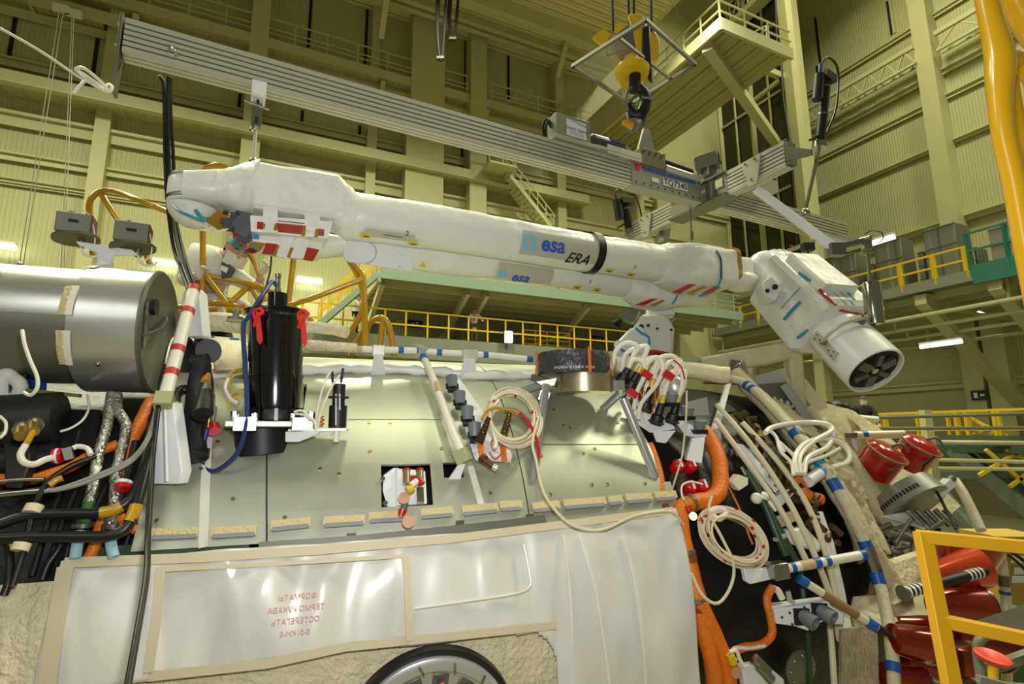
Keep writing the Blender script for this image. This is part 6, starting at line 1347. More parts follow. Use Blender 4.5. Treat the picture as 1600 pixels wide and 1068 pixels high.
for k, pts in enumerate((((982, 575), (990, 562), (1004, 566), (1008, 585), (996, 610), (990, 640)), ((1004, 596), (1012, 568), (1028, 558), (1036, 575), (1026, 600), (1002, 630), (998, 655)), ((1020, 585), (1030, 560), (1052, 556), (1064, 572), (1066, 600), (1060, 620)),
        ((1030, 590), (1046, 566), (1058, 568), (1050, 590), (1036, 606)), ((1040, 600), (1056, 578), (1070, 590), (1066, 612)), ((1012, 600), (1022, 575), (1040, 578), (1042, 604), (1036, 618)), ((990, 618), (998, 634), (1003, 655), (1004, 662)), ((1050, 570), (1062, 562), (1066, 575), (1056, 585)))):
    wl.p('loop', MB().tube([Q(x, y, -.08+.02*k) for x, y in pts], .017, 8), m_whitec)
for x, y in ((1010, 585), (988, 614), (1044, 586)): wl.p('red_tape', MB().box(Q(x, y, -.1), (.08, .05, .05), (.8, 0, -.6), (0, 1, 0), (.6, 0, .8)), m_red)
wl.p('red_wire', MB().tube([Q(1052, 562, -.08), Q(1064, 572, -.1), Q(1070, 592, -.1)], .006, 6), m_red)
for k in range(6): wl.p('amber_wire', MB().tube([Q(1000+k*6, 610, .02), Q(1004+k*5, 622, 0), Q(1000+k*6, 634, .02), Q(1006+k*5, 645, .02)], .006, 5), m_orange)
one('thin_cable', MB().tube([Q(1073, 610, -.1), Q(1072, 650, -.15), Q(1066, 710, -.2), Q(1056, 745, -.22), Q(1050, 765, -.22)], .007, 6), m_cream, 'thin cream cable hanging straight down past the red caps', 'cable')
# wrapped tubes and blanket behind the plugs
one('wrapped_tube', MB().tube([Q(960, 568, .5), Q(1020, 570, .45), Q(1075, 578, .4), Q(1140, 586, .3)], .07, 14, wob=.015), m_wrap, 'cloth wrapped tube running right behind the white cable loops', 'insulation')
one('alu_flap', MB().prism([Q(1072, 628, .1), Q(1105, 620, .1), Q(1108, 648, .1), Q(1085, 648, .1)], V((0, .02, 0))), m_alu, 'small loose aluminium flap right of the plugs', 'flap')
one('foil_pouch', MB().ball(Q(1056, 604, .12), .09, 16, (.8, .6, 1)), m_alus, 'crumpled silver pouch behind the cable loops', 'pouch')
# ================================================================ left equipment bay
m_foil = mat('crumpled_silver_foil', 'b9bab4', .25, .9, bump=1., bscale=45)
m_ltb = mat('pale_blue_wrap', '9cc4cf', .5); m_grn = mat('green_sleeve', '2f6b34', .4); m_greyc = mat('grey_cable_sheath', '8d8a7e', .45)
def one_tube(name, lab, cat, pts, r, m, off, group=None, **k): return one(name, MB().tube(TS(pts, off), r*.74, 10, **k), m, lab, cat, group)
one('bay_housing', MB().tube(TS(((-20, 668), (40, 664), (96, 660)), .12), .17, 28, sm=6), m_black, 'black rounded housing with two brass connectors in the left bay', 'housing')
one('bay_housing', MB().tube(TS(((-20, 722), (50, 720), (90, 716)), .1), .08, 20, sm=4), m_black, 'smaller black cylinder with white marking in the left bay', 'housing')
one('bay_bracket', MB().prism(TS(((18, 690), (58, 700), (60, 720), (48, 760), (22, 760)), .16), NX*.08), m_black, 'black bracket arm below the housing in the left bay', 'bracket', bev=.01)
one('bay_rail', MB().bar(S(40, 609, .2), S(125, 618, .2), .04, .02), mat('olive_rail', '6f7430', .5), 'olive green rail under the tank', 'rail')
one('bay_plate', MB().prism(TS(((100, 640), (160, 640), (150, 700), (95, 700)), .05), NX*.03), m_black, 'flat black plate between the housing and the foil pipe', 'plate', bev=.01)
for k, (x, y, nm) in enumerate(((34, 671, 'left brass connector on the black housing'), (54, 664, 'right brass connector with yellow lead on the black housing'))):
    t = T('brass_connector', nm, 'connector', S(x, y+8, .3)); t.p('body', MB().cyl(S(x, y, .28), S(x-2, y+10, .32), .032, .026), m_brass); t.p('nut', MB().cyl(S(x, y-4, .26), S(x, y, .28), .04, n=8), m_stl)
    if k: t.p('yellow_lead', MB().tube(TS(((52, 673), (46, 685), (40, 695)), .32), .014, 8), m_yelf); t.p('white_lead', MB().tube(TS(((40, 695), (32, 710), (38, 722), (54, 725), (70, 718), (84, 714)), .32), .015, 8), m_whitec)
t = T('red_connector', 'red and white banded connector joining a grey plug in the left bay', 'connector', S(90, 716, .3))
t.p('body', MB().cyl(S(83, 712, .3), S(98, 711, .3), .035), m_red); t.p('white_ring', MB().cyl(S(88, 712, .3), S(92, 711.6, .3), .037), m_whitep); t.p('plug', MB().bar(S(100, 710, .3), S(114, 706, .3), .06, .06), m_gun); t.p('white_lead', MB().tube(TS(((114, 700), (122, 697), (136, 700), (142, 710)), .3), .012, 8), m_whitec); t.p('strap', MB().tube(TS(((115, 700), (120, 688), (124, 672)), .3), .006, 6), m_blackc)
t = T('foil_pipe', 'silver foil wrapped pipe with green sleeve, left of the two', 'pipe', S(116, 870, .1)); q = TS(((174, 616), (168, 660), (156, 702), (150, 735), (143, 770), (135, 800), (129, 822), (122, 845), (117, 872)), .2); P_ = spline(q, 6)
t.p('foil', MB().tube(P_[:28], .026, 14, sm=1, wob=.004), m_foil); t.p('green_sleeve', MB().tube(P_[27:36], .026, 14, sm=1), m_grn); t.p('flange', MB().lathe([(0, .02), (.0, .045), (.02, .045), (.02, .02)], S(129, 823, .2), ZZ, 20), m_stl); t.p('blue_wrap', MB().tube(P_[38:], .023, 12, sm=1), m_ltb)
t = T('foil_pipe', 'crumpled foil wrapped pipe with bent top, right of the two', 'pipe', S(176, 870, .1)); q = TS(((184, 616), (186, 640), (196, 665), (192, 695), (186, 725), (180, 765), (177, 800), (176, 822), (173, 846), (178, 870)), .2); P_ = spline(q, 6)
t.p('foil', MB().tube(P_[:43], .026, 14, sm=1, wob=.012), m_foil); t.p('flange', MB().lathe([(0, .02), (.0, .045), (.02, .045), (.02, .02)], S(176, 824, .2), ZZ, 20), m_stl); t.p('blue_wrap', MB().tube(P_[44:], .023, 12, sm=1), m_ltb)
one_tube('orange_cable', 'orange wrapped cable running down between foil pipe and white strut foot', 'cable', ((236, 626), (222, 655), (206, 690), (198, 720), (192, 748)), .05, m_orange, .12, 'orange cables in the left bay', wob=.01)
one_tube('orange_cable', 'orange wrapped cable crossing the left bay from the picture edge', 'cable', ((-20, 747), (25, 749), (62, 745), (100, 731), (135, 715), (182, 693)), .036, m_orange, .14, 'orange cables in the left bay', wob=.01)
one_tube('orange_cable', 'orange wrapped cable dropping to the corner of the white cover', 'cable', ((166, 800), (158, 822), (148, 848), (134, 880)), .036, m_orange, .12, 'orange cables in the left bay', wob=.008)
one_tube('orange_cable', 'short orange wrapped cable right of the crumpled foil pipe', 'cable', ((184, 800), (196, 818), (212, 828)), .03, m_orange, .1, 'orange cables in the left bay')
m_bl = m_blackc
def sleeved(lab, pts, r, sl, off=.26):
    t = T('thick_cable', lab, 'cable', min(TS(pts, off), key=lambda p: p.z), 'thick black cables in the left bay'); t.p('cable', MB().tube(TS(pts, off), r*.76, 12), m_bl)
    if sl: t.p('yellow_sleeve', MB().tube(TS(sl, off), r*.87, 12), m_yelf)
sleeved('thick black cable with yellow sleeve, upper of the two crossing below the foil pipes', ((-20, 826), (40, 806), (100, 802), (155, 801), (190, 791), (210, 768), (228, 720), (240, 650)), .032, ((157, 801), (176, 797), (190, 790)))
sleeved('thick black cable with yellow sleeve, lower of the two crossing below the foil pipes', ((-20, 842), (60, 838), (120, 838), (168, 837), (194, 827), (208, 806), (218, 772), (236, 700)), .034, ((202, 815), (208, 803), (213, 789)))
sleeved('thick black cable hanging to the lower left blanket', ((150, 712), (110, 728), (76, 752), (60, 778), (50, 802), (40, 850), (20, 915)), .018, ((77, 758), (88, 750), (98, 746)))
sleeved('black cable descending left of the orange cable', ((0, 835), (14, 860), (14, 905), (6, 930)), .022, None, .15); sleeved('black cable curving behind the cover corner', ((104, 830), (90, 860), (76, 880), (66, 905)), .02, None, .15)
sleeved('black cable with red band beside the orange cable', ((212, 690), (200, 745), (190, 775), (186, 800)), .026, None, .2); sleeved('thin black cable bundle right of the foil pipes', ((246, 620), (236, 680), (226, 740), (214, 790)), .028, None, .2)
t = T('cable_ring', 'red and white ring on the black cable right of the foil pipes', 'band', S(193, 762, .26)); t.p('red_part', MB().cyl(S(193, 757, .26), S(192, 764, .26), .036), m_red); t.p('white_part', MB().cyl(S(195, 752, .26), S(193, 757, .26), .036), m_whitep)
for k, o in enumerate((0, 5)): one_tube('grey_cable', ('upper', 'lower')[k]+' of two thin grey cables sweeping from the strut foot to the bay rail', 'cable', ((244, 636+o), (232, 680+o), (210, 712+o), (180, 730+o), (130, 750+o), (95, 762+o*.5), (70, 767)), .012, m_greyc, .3, 'grey cables in the left bay')
one_tube('steel_pipe', 'thin steel pipe at the left picture edge below the orange cable', 'pipe', ((-20, 774), (30, 769), (86, 764)), .022, m_stl, .2); one_tube('steel_pipe', 'thinner steel pipe just above the other at the left picture edge', 'pipe', ((-20, 753), (30, 749), (70, 748)), .012, m_stl, .24)
one_tube('white_wire', 'thin white wire hanging from under the tank in the left bay', 'wire', ((136, 616), (139, 636), (130, 655), (112, 668), (94, 674)), .009, m_whitec, .15)
t = T('tape_tie', 'cream tape tie on the black hanging cable, upper', 'tie', S(51, 800, .3), 'cream tape ties'); t.p('tape', MB().cyl(S(55, 789, .28), S(49, 801, .28), .036), m_cream)
t = T('tape_tie', 'cream tape tie with yellow knot on the black hanging cable, lower', 'tie', S(33, 861, .3), 'cream tape ties'); t.p('tape', MB().cyl(S(36, 848, .27), S(30, 860, .27), .034), m_cream); t.p('yellow_knot', MB().tube(TS(((18, 850), (28, 848), (40, 850), (48, 846)), .24), .02, 8), m_yelf)
t = T('left_camera_box', 'black box with white and blue cloth strap at the left edge under the tank', 'box', S(10, 620, .5)); D = 3.0
t.p('box', MB().prism([P(-20, 566, D), P(38, 568, D), P(40, 590, D), P(-20, 592, D)], V((0, .2, 0))), m_black, bev=.01); t.p('blue_side', MB().prism([P(-20, 590, D+.02), P(38, 588, D+.02), P(37, 612, D+.02), P(-20, 625, D+.02)], V((0, .15, 0))), m_blue)
t.p('white_cloth', MB().tube([P(-16, 596, D-.02), P(8, 584, D-.05), P(20, 590, D-.03), P(33, 600, D-.04), P(28, 618, D-.04), P(12, 628, D-.04), P(4, 640, D-.03)], .035, 10, wob=.012), m_coat); t.p('white_strap', MB().tube([P(4, 582, D-.05), P(2, 610, D-.06), P(8, 636, D-.05)], .03, 8, wob=.01), m_coat)
for k, (x, y) in enumerate(((5, 645), (3, 660), (8, 676))): one('small_fitting', MB().ball(S(x, y, .2), .03, 10, (1, 1, .7)), m_stl, ('topmost', 'middle', 'lowest')[k]+' small steel fitting at the left picture edge', 'fitting', 'small fittings at the left edge')
one_tube('white_wire', 'grey white wire loop at the left picture edge', 'wire', ((0, 650), (9, 660), (8, 675), (0, 684)), .010, m_whitec, .3)
random.seed(5)
for k in range(7):
    x = 60+k*22; one_tube('background_cable', 'dark cable '+('farthest left', 'second from left', 'third from left', 'in the middle', 'fifth from left', 'sixth from left', 'farthest right')[k]+' deep in the left bay', 'cable', ((x+40, 760), (x+22, 800), (x+8, 840), (x-10, 900)), .02, m_black, .06, 'dark cables deep in the left bay')
# ================================================================ yellow tube frame behind the module
def yframe(name, lab, segs, d, r, cat='frame', sm=4):
    t = T(name, lab, cat, min([P(x, y, d) for s in segs for x, y in s], key=lambda p: p.z))
    for s in segs: t.p('tube', MB().tube([P(x, y, d+.12*math.sin(x*.05)) for x, y in s], r, 10, sm=sm if len(s) > 2 else 1), m_yelf)
    return t
m_yelf2 = m_yelf
yframe('tube_scaffold', 'yellow welded tube frame in front of the man in the white coat', (((317, 362), (317, 480)), ((322, 430), (384, 442), (440, 462)), ((325, 434), (355, 474)), ((360, 473), (385, 450)), ((391, 446), (414, 486)), ((262, 482), (318, 474), (350, 473), (395, 484), (440, 492)), ((262, 489), (350, 482), (430, 498)), ((459, 402), (450, 478)), ((450, 476), (483, 467), (566, 436)), ((454, 477), (488, 502), (506, 522)), ((448, 490), (452, 478)), ((362, 352), (392, 400), (405, 430), (414, 470)), ((450, 478), (460, 500), (480, 515))), 5.0, .027)
yframe('tube_loop', 'yellow bent tube loop left of the arm above the tank', (((146, 402), (140, 340), (142, 312), (158, 298), (182, 299), (222, 315), (268, 333)), ((158, 303), (172, 325), (190, 352)), ((228, 395), (236, 415))), 5.4, .032)
yframe('tube_loop', 'yellow tube arch showing above the elbow of the arm', (((316, 272), (324, 262), (338, 258), (356, 262)),), 4.9, .03)
yframe('tube_loop', 'yellow tube legs right of the canister behind the rail', (((541, 400), (560, 420), (568, 440), (571, 545)), ((563, 436), (568, 480), (541, 530)), ((546, 408), (556, 425), (564, 445))), 5.2, .030)
yframe('tube_loop', 'small yellow tube arch above the crest rail', (((548, 556), (560, 530), (578, 504), (596, 496), (608, 510), (616, 556)), ((599, 498), (593, 545))), 5.4, .030)
# glossy yellow tubes close to the camera, top right
t = T('yellow_grab_tube', 'thick glossy yellow tube in close up at the upper right edge', 'tube', P(1605, 400, 1.2))
t.p('main_tube', MB().tube([P(1480, -420, 1.75), P(1515, -150, 1.7), P(1532, -50, 1.7), P(1546, 20, 1.7), P(1562, 90, 1.7), P(1562, 140, 1.7), P(1568, 210, 1.7), P(1586, 290, 1.7), P(1606, 400, 1.7), P(1650, 620, 1.7), P(1720, 1000, 1.7)], .038, 28, sm=8, rf=lambda f: .86+.3*math.exp(-((f-.42)/.09)**2)), m_yelf)
t.p('branch_tube', MB().tube([P(1560, 92, 1.72), P(1586, 92, 1.76), P(1610, 120, 1.8), P(1720, 300, 1.9)], .028, 20, sm=8), m_yelf); t.p('branch_tube', MB().tube([P(1572, 120, 1.78), P(1580, 170, 1.85), P(1596, 230, 1.9), P(1625, 300, 1.95), P(1700, 480, 2.0), P(1800, 760, 2.0)], .034, 20, sm=8), m_yelf)
t = T('yellow_grab_tube', 'second glossy yellow tube cutting the upper right corner', 'tube', P(1610, 60, 1.8)); t.p('tube', MB().tube([P(1510, -300, 1.8), P(1576, -40, 1.8), P(1598, 20, 1.8), P(1640, 80, 1.8), P(1760, 240, 1.8)], .05, 20, sm=6), m_yelf)
# yellow guard rail, bottom right
D = 2.6; g = T('guard_rail', 'matt yellow square tube guard rail at the bottom right', 'railing', P(1490, 1100, D)); yb = mat('matt_yellow_paint', 'dba414', .4)
g.p('post', MB().bar(P(1441, 830, D), P(1560, 1450, D-.3), .062, .05, up=(0, 1, 0)), yb, bev=.004); g.p('top_rail', MB().bar(P(1433, 837, D), P(1680, 862, D-.2), .05, .055), yb, bev=.004); g.p('middle_rail', MB().bar(P(1466, 968, D-.07), P(1680, 1014, D-.25), .05, .052), yb, bev=.004)
g.p('kick_rail', MB().bar(P(1528, 1060, D), P(1680, 1100, D), .03, .03), m_grayp)
# ================================================================ right end of the module
m_dkm = mat('dark_machinery', '3a3d3c', .4, .5)
def SP(pts, off): return TS(pts, off)
def PM(x, y, d, off=.05):                              # a point at depth d, but never inside the hull
    p = S(x, y, off); q = p-H0; s = q.dot(AX); r_ = math.hypot(q.z, q.dot(NX))
    return p if (-3 < s < 2.5 and abs(r_-HRad(s)-off) < .01 and p.y < d) else P(x, y, d)
def PN(pts, off=.06): return [PM(x, y, d, off) for x, y, d in pts]
# orange trunk cable
t = T('trunk_cable', 'thick orange wrapped trunk cable looping on the black hull right of the silver panels', 'cable', S(1105, 1068, .1))
q = SP(((1098, 672), (1112, 690), (1122, 715), (1126, 745), (1122, 768), (1108, 780), (1088, 784), (1070, 790), (1062, 802), (1066, 840), (1076, 880), (1088, 930), (1100, 980), (1112, 1030), (1120, 1090)), .10); t.p('main_run', MB().tube(q, .058, 16, sm=5, wob=.006), m_orange)
t.p('second_run', MB().tube(SP(((1092, 940), (1108, 970), (1124, 1010), (1134, 1040), (1142, 1090)), .12), .05, 14, wob=.006), m_orange); t.p('upper_branch', MB().tube(SP(((1014, 695), (1022, 715), (1030, 745), (1036, 790), (1062, 830)), .07), .035, 12), m_orange)
P_ = spline(q, 5)
for f in (.40, .585, .72): c, d = along(P_, f); t.p('clamp_band', MB().cyl(c-d*.012, c+d*.012, .066, n=20), m_gun)
for f in (.60, .735): c, d = along(P_, f); t.p('brown_band', MB().cyl(c-d*.03, c+d*.03, .063, n=20), mat('brown_band', '8a3a1c', .3, coat=.4))
for k, (x, y) in enumerate(((1055, 733), (1075, 732), (1073, 765), (1092, 763))):
    p, n, a_, u_ = onhull(x, y, .04); t = T('dust_cover', ('upper left', 'upper right', 'lower left', 'lower right')[k]+' of four red caps on the black hull beside the orange loop', 'cap', p-u_*.04, 'red caps on the black hull')
    t.p('cap', MB().lathe([(0, .045), (.05, .048), (.07, .044), (.085, .03), (.09, .01)], p, n, 22), m_red); t.p('white_stripe', MB().bar(p+n*.09-u_*.03, p+n*.09+u_*.03, .014, .008), m_whitep)
cl = coil('cable_coil', 'big coil of cream cables with red marks hung on the black hull', 1148, 840, 60, 37, 17, .14, .0075, m_cream, .65, jit=.12)
cl.p('tie', MB().tube(SP(((1108, 800), (1122, 794), (1134, 800), (1124, 810), (1112, 806)), .2), .02, 8), m_whitec); cl.p('hanging_loop', MB().tube(SP(((1112, 775), (1108, 800), (1128, 840), (1146, 880), (1142, 915), (1122, 942), (1098, 930), (1080, 895)), .2), .010, 8), m_cream)
t = T('yellow_plug', 'yellow and red plug with brass tag hanging beside the orange trunk', 'plug', S(1080, 800, .2)); t.p('lead', MB().tube(SP(((1098, 756), (1080, 752), (1066, 758), (1066, 775), (1074, 785)), .2), .007, 6), m_whitec); t.p('sleeve', MB().cyl(S(1072, 780, .2), S(1075, 790, .2), .018), m_yelf); t.p('body', MB().cyl(S(1075, 790, .2), S(1078, 800, .2), .022), m_red); t.p('tag', MB().cyl(S(1083, 806, .2), S(1083, 806, .206), .026), m_brass)
one('cable_block', MB().prism(SP(((1135, 752), (1145, 740), (1160, 745), (1160, 756), (1146, 765)), .1), NX*.06), mat('cream_block', 'cfc8b4', .5), 'small cream block on the black hull above the coil', 'block', bev=.004)
one('amber_wire', MB().tube(SP(((1136, 755), (1146, 775), (1158, 800), (1168, 830), (1176, 850)), .06), .008, 6), m_orange, 'thin amber wire running behind the coil', 'wire')
one('hull_cable', MB().tube(SP(((1207, 916), (1198, 935), (1204, 965), (1206, 990), (1190, 1006), (1165, 1010), (1150, 1015)), .1), .026, 10), m_orange, 'curved orange cable left of the white two-port box', 'cable')
one('hull_cable', MB().tube(SP(((1205, 918), (1215, 922), (1222, 935)), .1), .022, 10), m_whitec, 'short white cable above the white two-port box', 'cable')
one('hull_cable', MB().tube(SP(((1195, 1008), (1170, 1012), (1148, 1012), (1142, 1022), (1150, 1030)), .12), .012, 8), m_whitec, 'white cable with red mark near the lower orange run', 'cable')
# green pipes with white ends
t = T('green_pipe_pair', 'pair of dark green pipes with white wrapped joints on the black hull', 'pipes', S(1240, 870, .1))
t.p('pipe', MB().tube(SP(((1165, 735), (1184, 765), (1198, 795), (1212, 830), (1228, 868)), .14), .026, 10), m_greenf); t.p('pipe', MB().tube(SP(((1182, 775), (1202, 800), (1222, 835), (1240, 870), (1246, 880)), .10), .026, 10), m_greenf)
t.p('tip', MB().cyl(S(1158, 730, .14), S(1166, 742, .14), .014), m_stl)
for x, y in ((1182, 778), (1192, 776)): t.p('white_wrap', MB().ball(S(x, y, .14), .04, 14), m_whitec)
t.p('clamp', MB().bar(S(1210, 843, .14), S(1228, 836, .14), .03, .02), m_prof)
one('green_pipe', MB().tube(SP(((1250, 890), (1256, 940), (1262, 1000), (1266, 1080)), .06), .02, 8), m_greenf, 'long dark green pipe descending right of the white two-port box', 'pipe')
# white wall brackets and struts
def wbox(name, lab, pts, ext, m=m_whitep, cat='bracket', D=None, off=.1, bev=.005): return one(name, MB().prism([PM(x, y, D, .08) for x, y in pts] if D else SP(pts, off), ext), m, lab, cat, bev=bev)
wbox('strut_bracket', 'white tapering bracket holding the horizontal wrapped strut', ((1156, 887), (1208, 884), (1210, 900), (1166, 910), (1160, 906)), NX*.04, off=.12)
t = T('wrapped_strut', 'cream wrapped strut with blue bands and steel shoe, nearly horizontal', 'strut', S(1215, 896, .2)); a_, b_ = S(1216, 890, .2), S(1350, 866, .34)
t.p('tube', MB().cyl(a_, b_, .030, n=16), m_whitec); t.p('steel_shoe', MB().bar(a_-(b_-a_).normalized()*.06, a_+(b_-a_).normalized()*.05, .1, .1), m_stl, bev=.006)
for f, w_ in ((.16, .015), (.44, .022), (.56, .018), (.98, .02)): c = a_+(b_-a_)*f; d = (b_-a_).normalized(); t.p('tape_band', MB().cyl(c-d*w_, c+d*w_, .033, n=16), m_blue)
t.p('brown_wrap', MB().cyl(a_+(b_-a_)*.25, a_+(b_-a_)*.4, .032, n=16), mat('tan_wrap', 'c9ab7e', .6))
t = T('wrapped_strut', 'brown wrapped strut with blue ends slanting down to the right', 'strut', S(1372, 988, .3)); a_, b_ = S(1250, 904, .24), S(1370, 980, .4)
t.p('tube', MB().cyl(a_, b_, .026, n=16), m_cream); t.p('brown_wrap', MB().cyl(a_+(b_-a_)*.3, a_+(b_-a_)*.75, .028, n=16), mat('brown_wrap', '8a6c40', .6)); d = (b_-a_).normalized()
for f in (.04, .93): c = a_+(b_-a_)*f; t.p('tape_band', MB().cyl(c-d*.03, c+d*.03, .031, n=16), m_blue)
t.p('black_tip', MB().cyl(b_, b_+d*.12, .03, .005, n=12), m_black)
# white two-port box
D = S(1265, 960, .12).y-.12; W = lambda x, y, dd=0: P(x, y, D+dd)
t = T('port_box', 'white box with two grey round ports low on the black hull', 'box', W(1260, 985)); t.p('body', MB().prism([W(1209, 951), (W(1297, 940)), W(1300, 962), W(1262, 985), W(1242, 978), W(1213, 974)], V((0, .12, 0))), m_whitep, bev=.005)
t.p('side_flap', MB().prism([W(1297, 945, -.0), W(1318, 958), (W(1316, 974)), W(1300, 975)], V((0, .03, 0))), m_whitep)
for x, y in ((1262, 966), (1290, 958)): p = W(x, y, -.02); d = (-CF*.75+CR*.45-ZZ*.2).normalized(); t.p('port', MB().lathe([(-.04, .045), (.05, .05), (.055, .042), (.02, .035), (.02, .01)], p, d, 22), m_grayc); t.p('port_flange', MB().box(p-d*.02-CR*.02, (.1, .02, .1)), m_black)
mb = MB()
for x, y in ((1222, 964), (1234, 957), (1243, 959), (1257, 948), (1281, 946), (1238, 975)): mb.cyl(W(x, y, -.01), W(x, y, .0), .008, n=8)
t.p('holes', mb, m_dark, kind='stuff')
one('hook_clip', MB().prism([W(1229, 925), W(1235, 923), W(1238, 935), W(1243, 940), W(1240, 945), W(1232, 940)], V((0, .02, 0))), m_prof, 'small bent clip above the white two-port box', 'clip')
p, n, a_, u_ = onhull(1248, 1043, .02); t = T('round_flange', 'round grey bolted flange on the black hull near the bottom', 'flange', p-u_*.13); t.p('disc', MB().lathe([(0, .12), (.02, .125), (.03, .11), (.035, .01)], p, n, 32), m_gun)
for k in range(8): a = k*PI/4; t.p('bolt', MB().ball(p+n*.03+(a_*math.cos(a)+u_*math.sin(a))*.095, .012, 8), m_stl)
t = T('connector_cluster', 'steel connectors and white plate with copper tag at the bottom beside the orange trunk', 'connectors', S(1165, 1068, .2)); t.p('plate', MB().prism(SP(((1150, 1035), (1185, 1030), (1215, 1055), (1220, 1080), (1158, 1080)), .14), NX*.05), m_whitep, bev=.005)
t.p('connector', MB().cyl(S(1178, 1028, .2), S(1200, 1050, .24), .035).cyl(S(1185, 1040, .22), S(1206, 1062, .26), .03), m_stl); t.p('lead', MB().tube(SP(((1140, 1018), (1150, 1016), (1156, 1030), (1163, 1042)), .2), .012, 8), m_whitec); t.p('yellow_plug', MB().cyl(S(1141, 1022, .2), S(1146, 1036, .2), .025), m_yel)
p, n, _, _ = onhull(1150, 1050, .2); t.p('copper_tag', MB().cyl(p, p+n*.006, .035), m_cop)
# ---------------------------------------------------------------- big wrapped ring rail and frame over the module end
def PD(pts): return [P(x, y, d) for x, y, d in pts]
ring = ((1136, 590, 5.25), (1165, 600, 5.15), (1200, 630, 5.05), (1245, 680, 4.9), (1290, 735, 4.7), (1325, 795, 4.5), (1352, 850, 4.3), (1372, 905, 4.1), (1386, 960, 3.95), (1394, 1020, 3.8), (1398, 1090, 3.7))
t = T('ring_rail', 'long curved cream wrapped rail with blue bands following the module end', 'handrail', P(1398, 1090, 3.7)); q = spline(PN(ring, .14), 8)
t.p('tube', MB().tube(q, .040, 14, sm=1, wob=.004), m_wrap)
for f, w_, m in ((.075, .02, m_blue), (.105, .02, m_blue), (.335, .03, m_blue), (.435, .02, m_cyan), (.50, .045, m_blue), (.655, .03, m_blue), (.735, .04, m_blue), (.865, .02, m_blue), (.94, .03, m_blue)): c, d = along(q, f); t.p('tape_band', MB().cyl(c-d*w_, c+d*w_, .0445, n=18), m)
c, d = along(q, .69); t.p('steel_sleeve', MB().cyl(c-d*.09, c+d*.09, .046, n=18), m_stl)
t = T('padded_roll', 'broad cream cloth wrapped curved beam right of the ring rail', 'insulation', P(1400, 930, 4.3)); t.p('beam', MB().tube(PN(((1150, 585, 5.4), (1205, 640, 5.2), (1260, 700, 5.0), (1310, 770, 4.8), (1350, 840, 4.6), (1395, 915, 4.4))), .075, 16, wob=.02), m_wrap)
t = T('padded_roll', 'cream cloth wrapped beam along the outer edge of the module end', 'insulation', P(1440, 900, 4.4)); t.p('beam', MB().tube(PD(((1260, 640, 5.5), (1310, 700, 5.3), (1360, 770, 5.1), (1410, 840, 4.9), (1445, 905, 4.5))), .075, 16, wob=.015, rf=lambda f: 1.2), m_wrap); t.p('angle_rail', MB().bar(P(1225, 600, 5.4), P(1345, 770, 5.2), .05, .09), m_gun)
t = T('padded_roll', 'thin cream padded strip left of the ring rail', 'insulation', P(1320, 1000, 3.9))
for k, pts in enumerate((((1120, 632, 5.1), (1170, 690, 4.9), (1225, 770, 4.6), (1270, 860, 4.3), (1300, 940, 4.05), (1312, 1000, 3.95)), ((1118, 655, 5.0), (1160, 712, 4.8), (1216, 790, 4.5), (1262, 880, 4.2)), ((1160, 660, 5.0), (1215, 720, 4.8), (1262, 790, 4.5), (1292, 870, 4.3), (1312, 960, 4.1)))): t.p('strip', MB().tube(PN(pts, .12), .022, 10), m_cream)
one('padded_sleeve', MB().tube(PN(((1275, 800, 4.4), (1292, 850, 4.25), (1304, 900, 4.1), (1314, 950, 4.0), (1320, 985, 3.95))), .045, 12, wob=.008), m_white, 'white stitched padded sleeve between the struts and the ring rail', 'insulation')
one('padded_sleeve', MB().tube(PN(((1290, 930, 3.95), (1298, 990, 3.9), (1304, 1080, 3.8))), .02, 10), m_cream, 'thin cream pole standing right of the white two-port box', 'pole')
# blanket sheets filling the module end
def sheet(name, lab, pts, ds, m, th=.03, n=10, cat='blanket', wob=.03):
    c = [P(x, y, d) for (x, y), d in zip(pts, ds)]
    def lift(p):
        q = p-H0; s_ = q.dot(AX); a_ = q.dot(NX); r_ = math.hypot(q.z, a_); R_ = HRad(s_)+.03
        return p if (s_ > 2.5 or r_ > R_) else H0+AX*s_+(NX*a_+ZZ*q.z)*(R_/r_)
    f = lambda i, j: (c[0]*(1-i)*(1-j)+c[1]*i*(1-j)+c[2]*i*j+c[3]*(1-i)*j)
    def g(i, j): p = lift(f(i, j)); return p+V((0, -1, .3))*wob*(noise.noise(p*4)+.6*abs(noise.noise(p*9)))
    return one(name, MB().grid(g, n*2, n*2, th=V((0, th, 0))), m, lab, cat)
sheet('end_blanket', 'crumpled pale blanket under the upper ring rail', ((1145, 590), (1260, 640), (1340, 780), (1230, 720)), (5.3, 5.6, 5.2, 5.0), m_wrap)
sheet('end_blanket', 'crumpled pale yellow blanket inside the ring rail in the middle', ((1235, 720), (1345, 775), (1420, 905), (1330, 860)), (5.0, 5.2, 4.7, 4.6), m_wrap, wob=.05)
sheet('end_blanket', 'tan crumpled blanket between the strips and the ring rail', ((1228, 760), (1290, 745), (1350, 860), (1290, 880)), (4.85, 4.9, 4.5, 4.5), mat('tan_blanket', 'b5a27c', .6, bump=1., bscale=14), wob=.05)
sheet('end_blanket', 'big smooth pale yellow blanket slope below the leaning man', ((1262, 622), (1330, 640), (1362, 668), (1345, 745)), (5.9, 6.4, 6.4, 5.8), m_wrap, wob=.02)
sheet('end_blanket', 'smooth pale yellow blanket slope right behind the red cans', ((1330, 640), (1370, 665), (1500, 790), (1440, 850)), (6.2, 6.3, 6.0, 5.4), m_wrap, wob=.02)
sheet('end_blanket', 'cream blanket slab below the docking ring', ((1395, 880), (1490, 850), (1500, 895), (1395, 945)), (4.3, 4.6, 4.4, 4.1), m_quilt, th=.1)
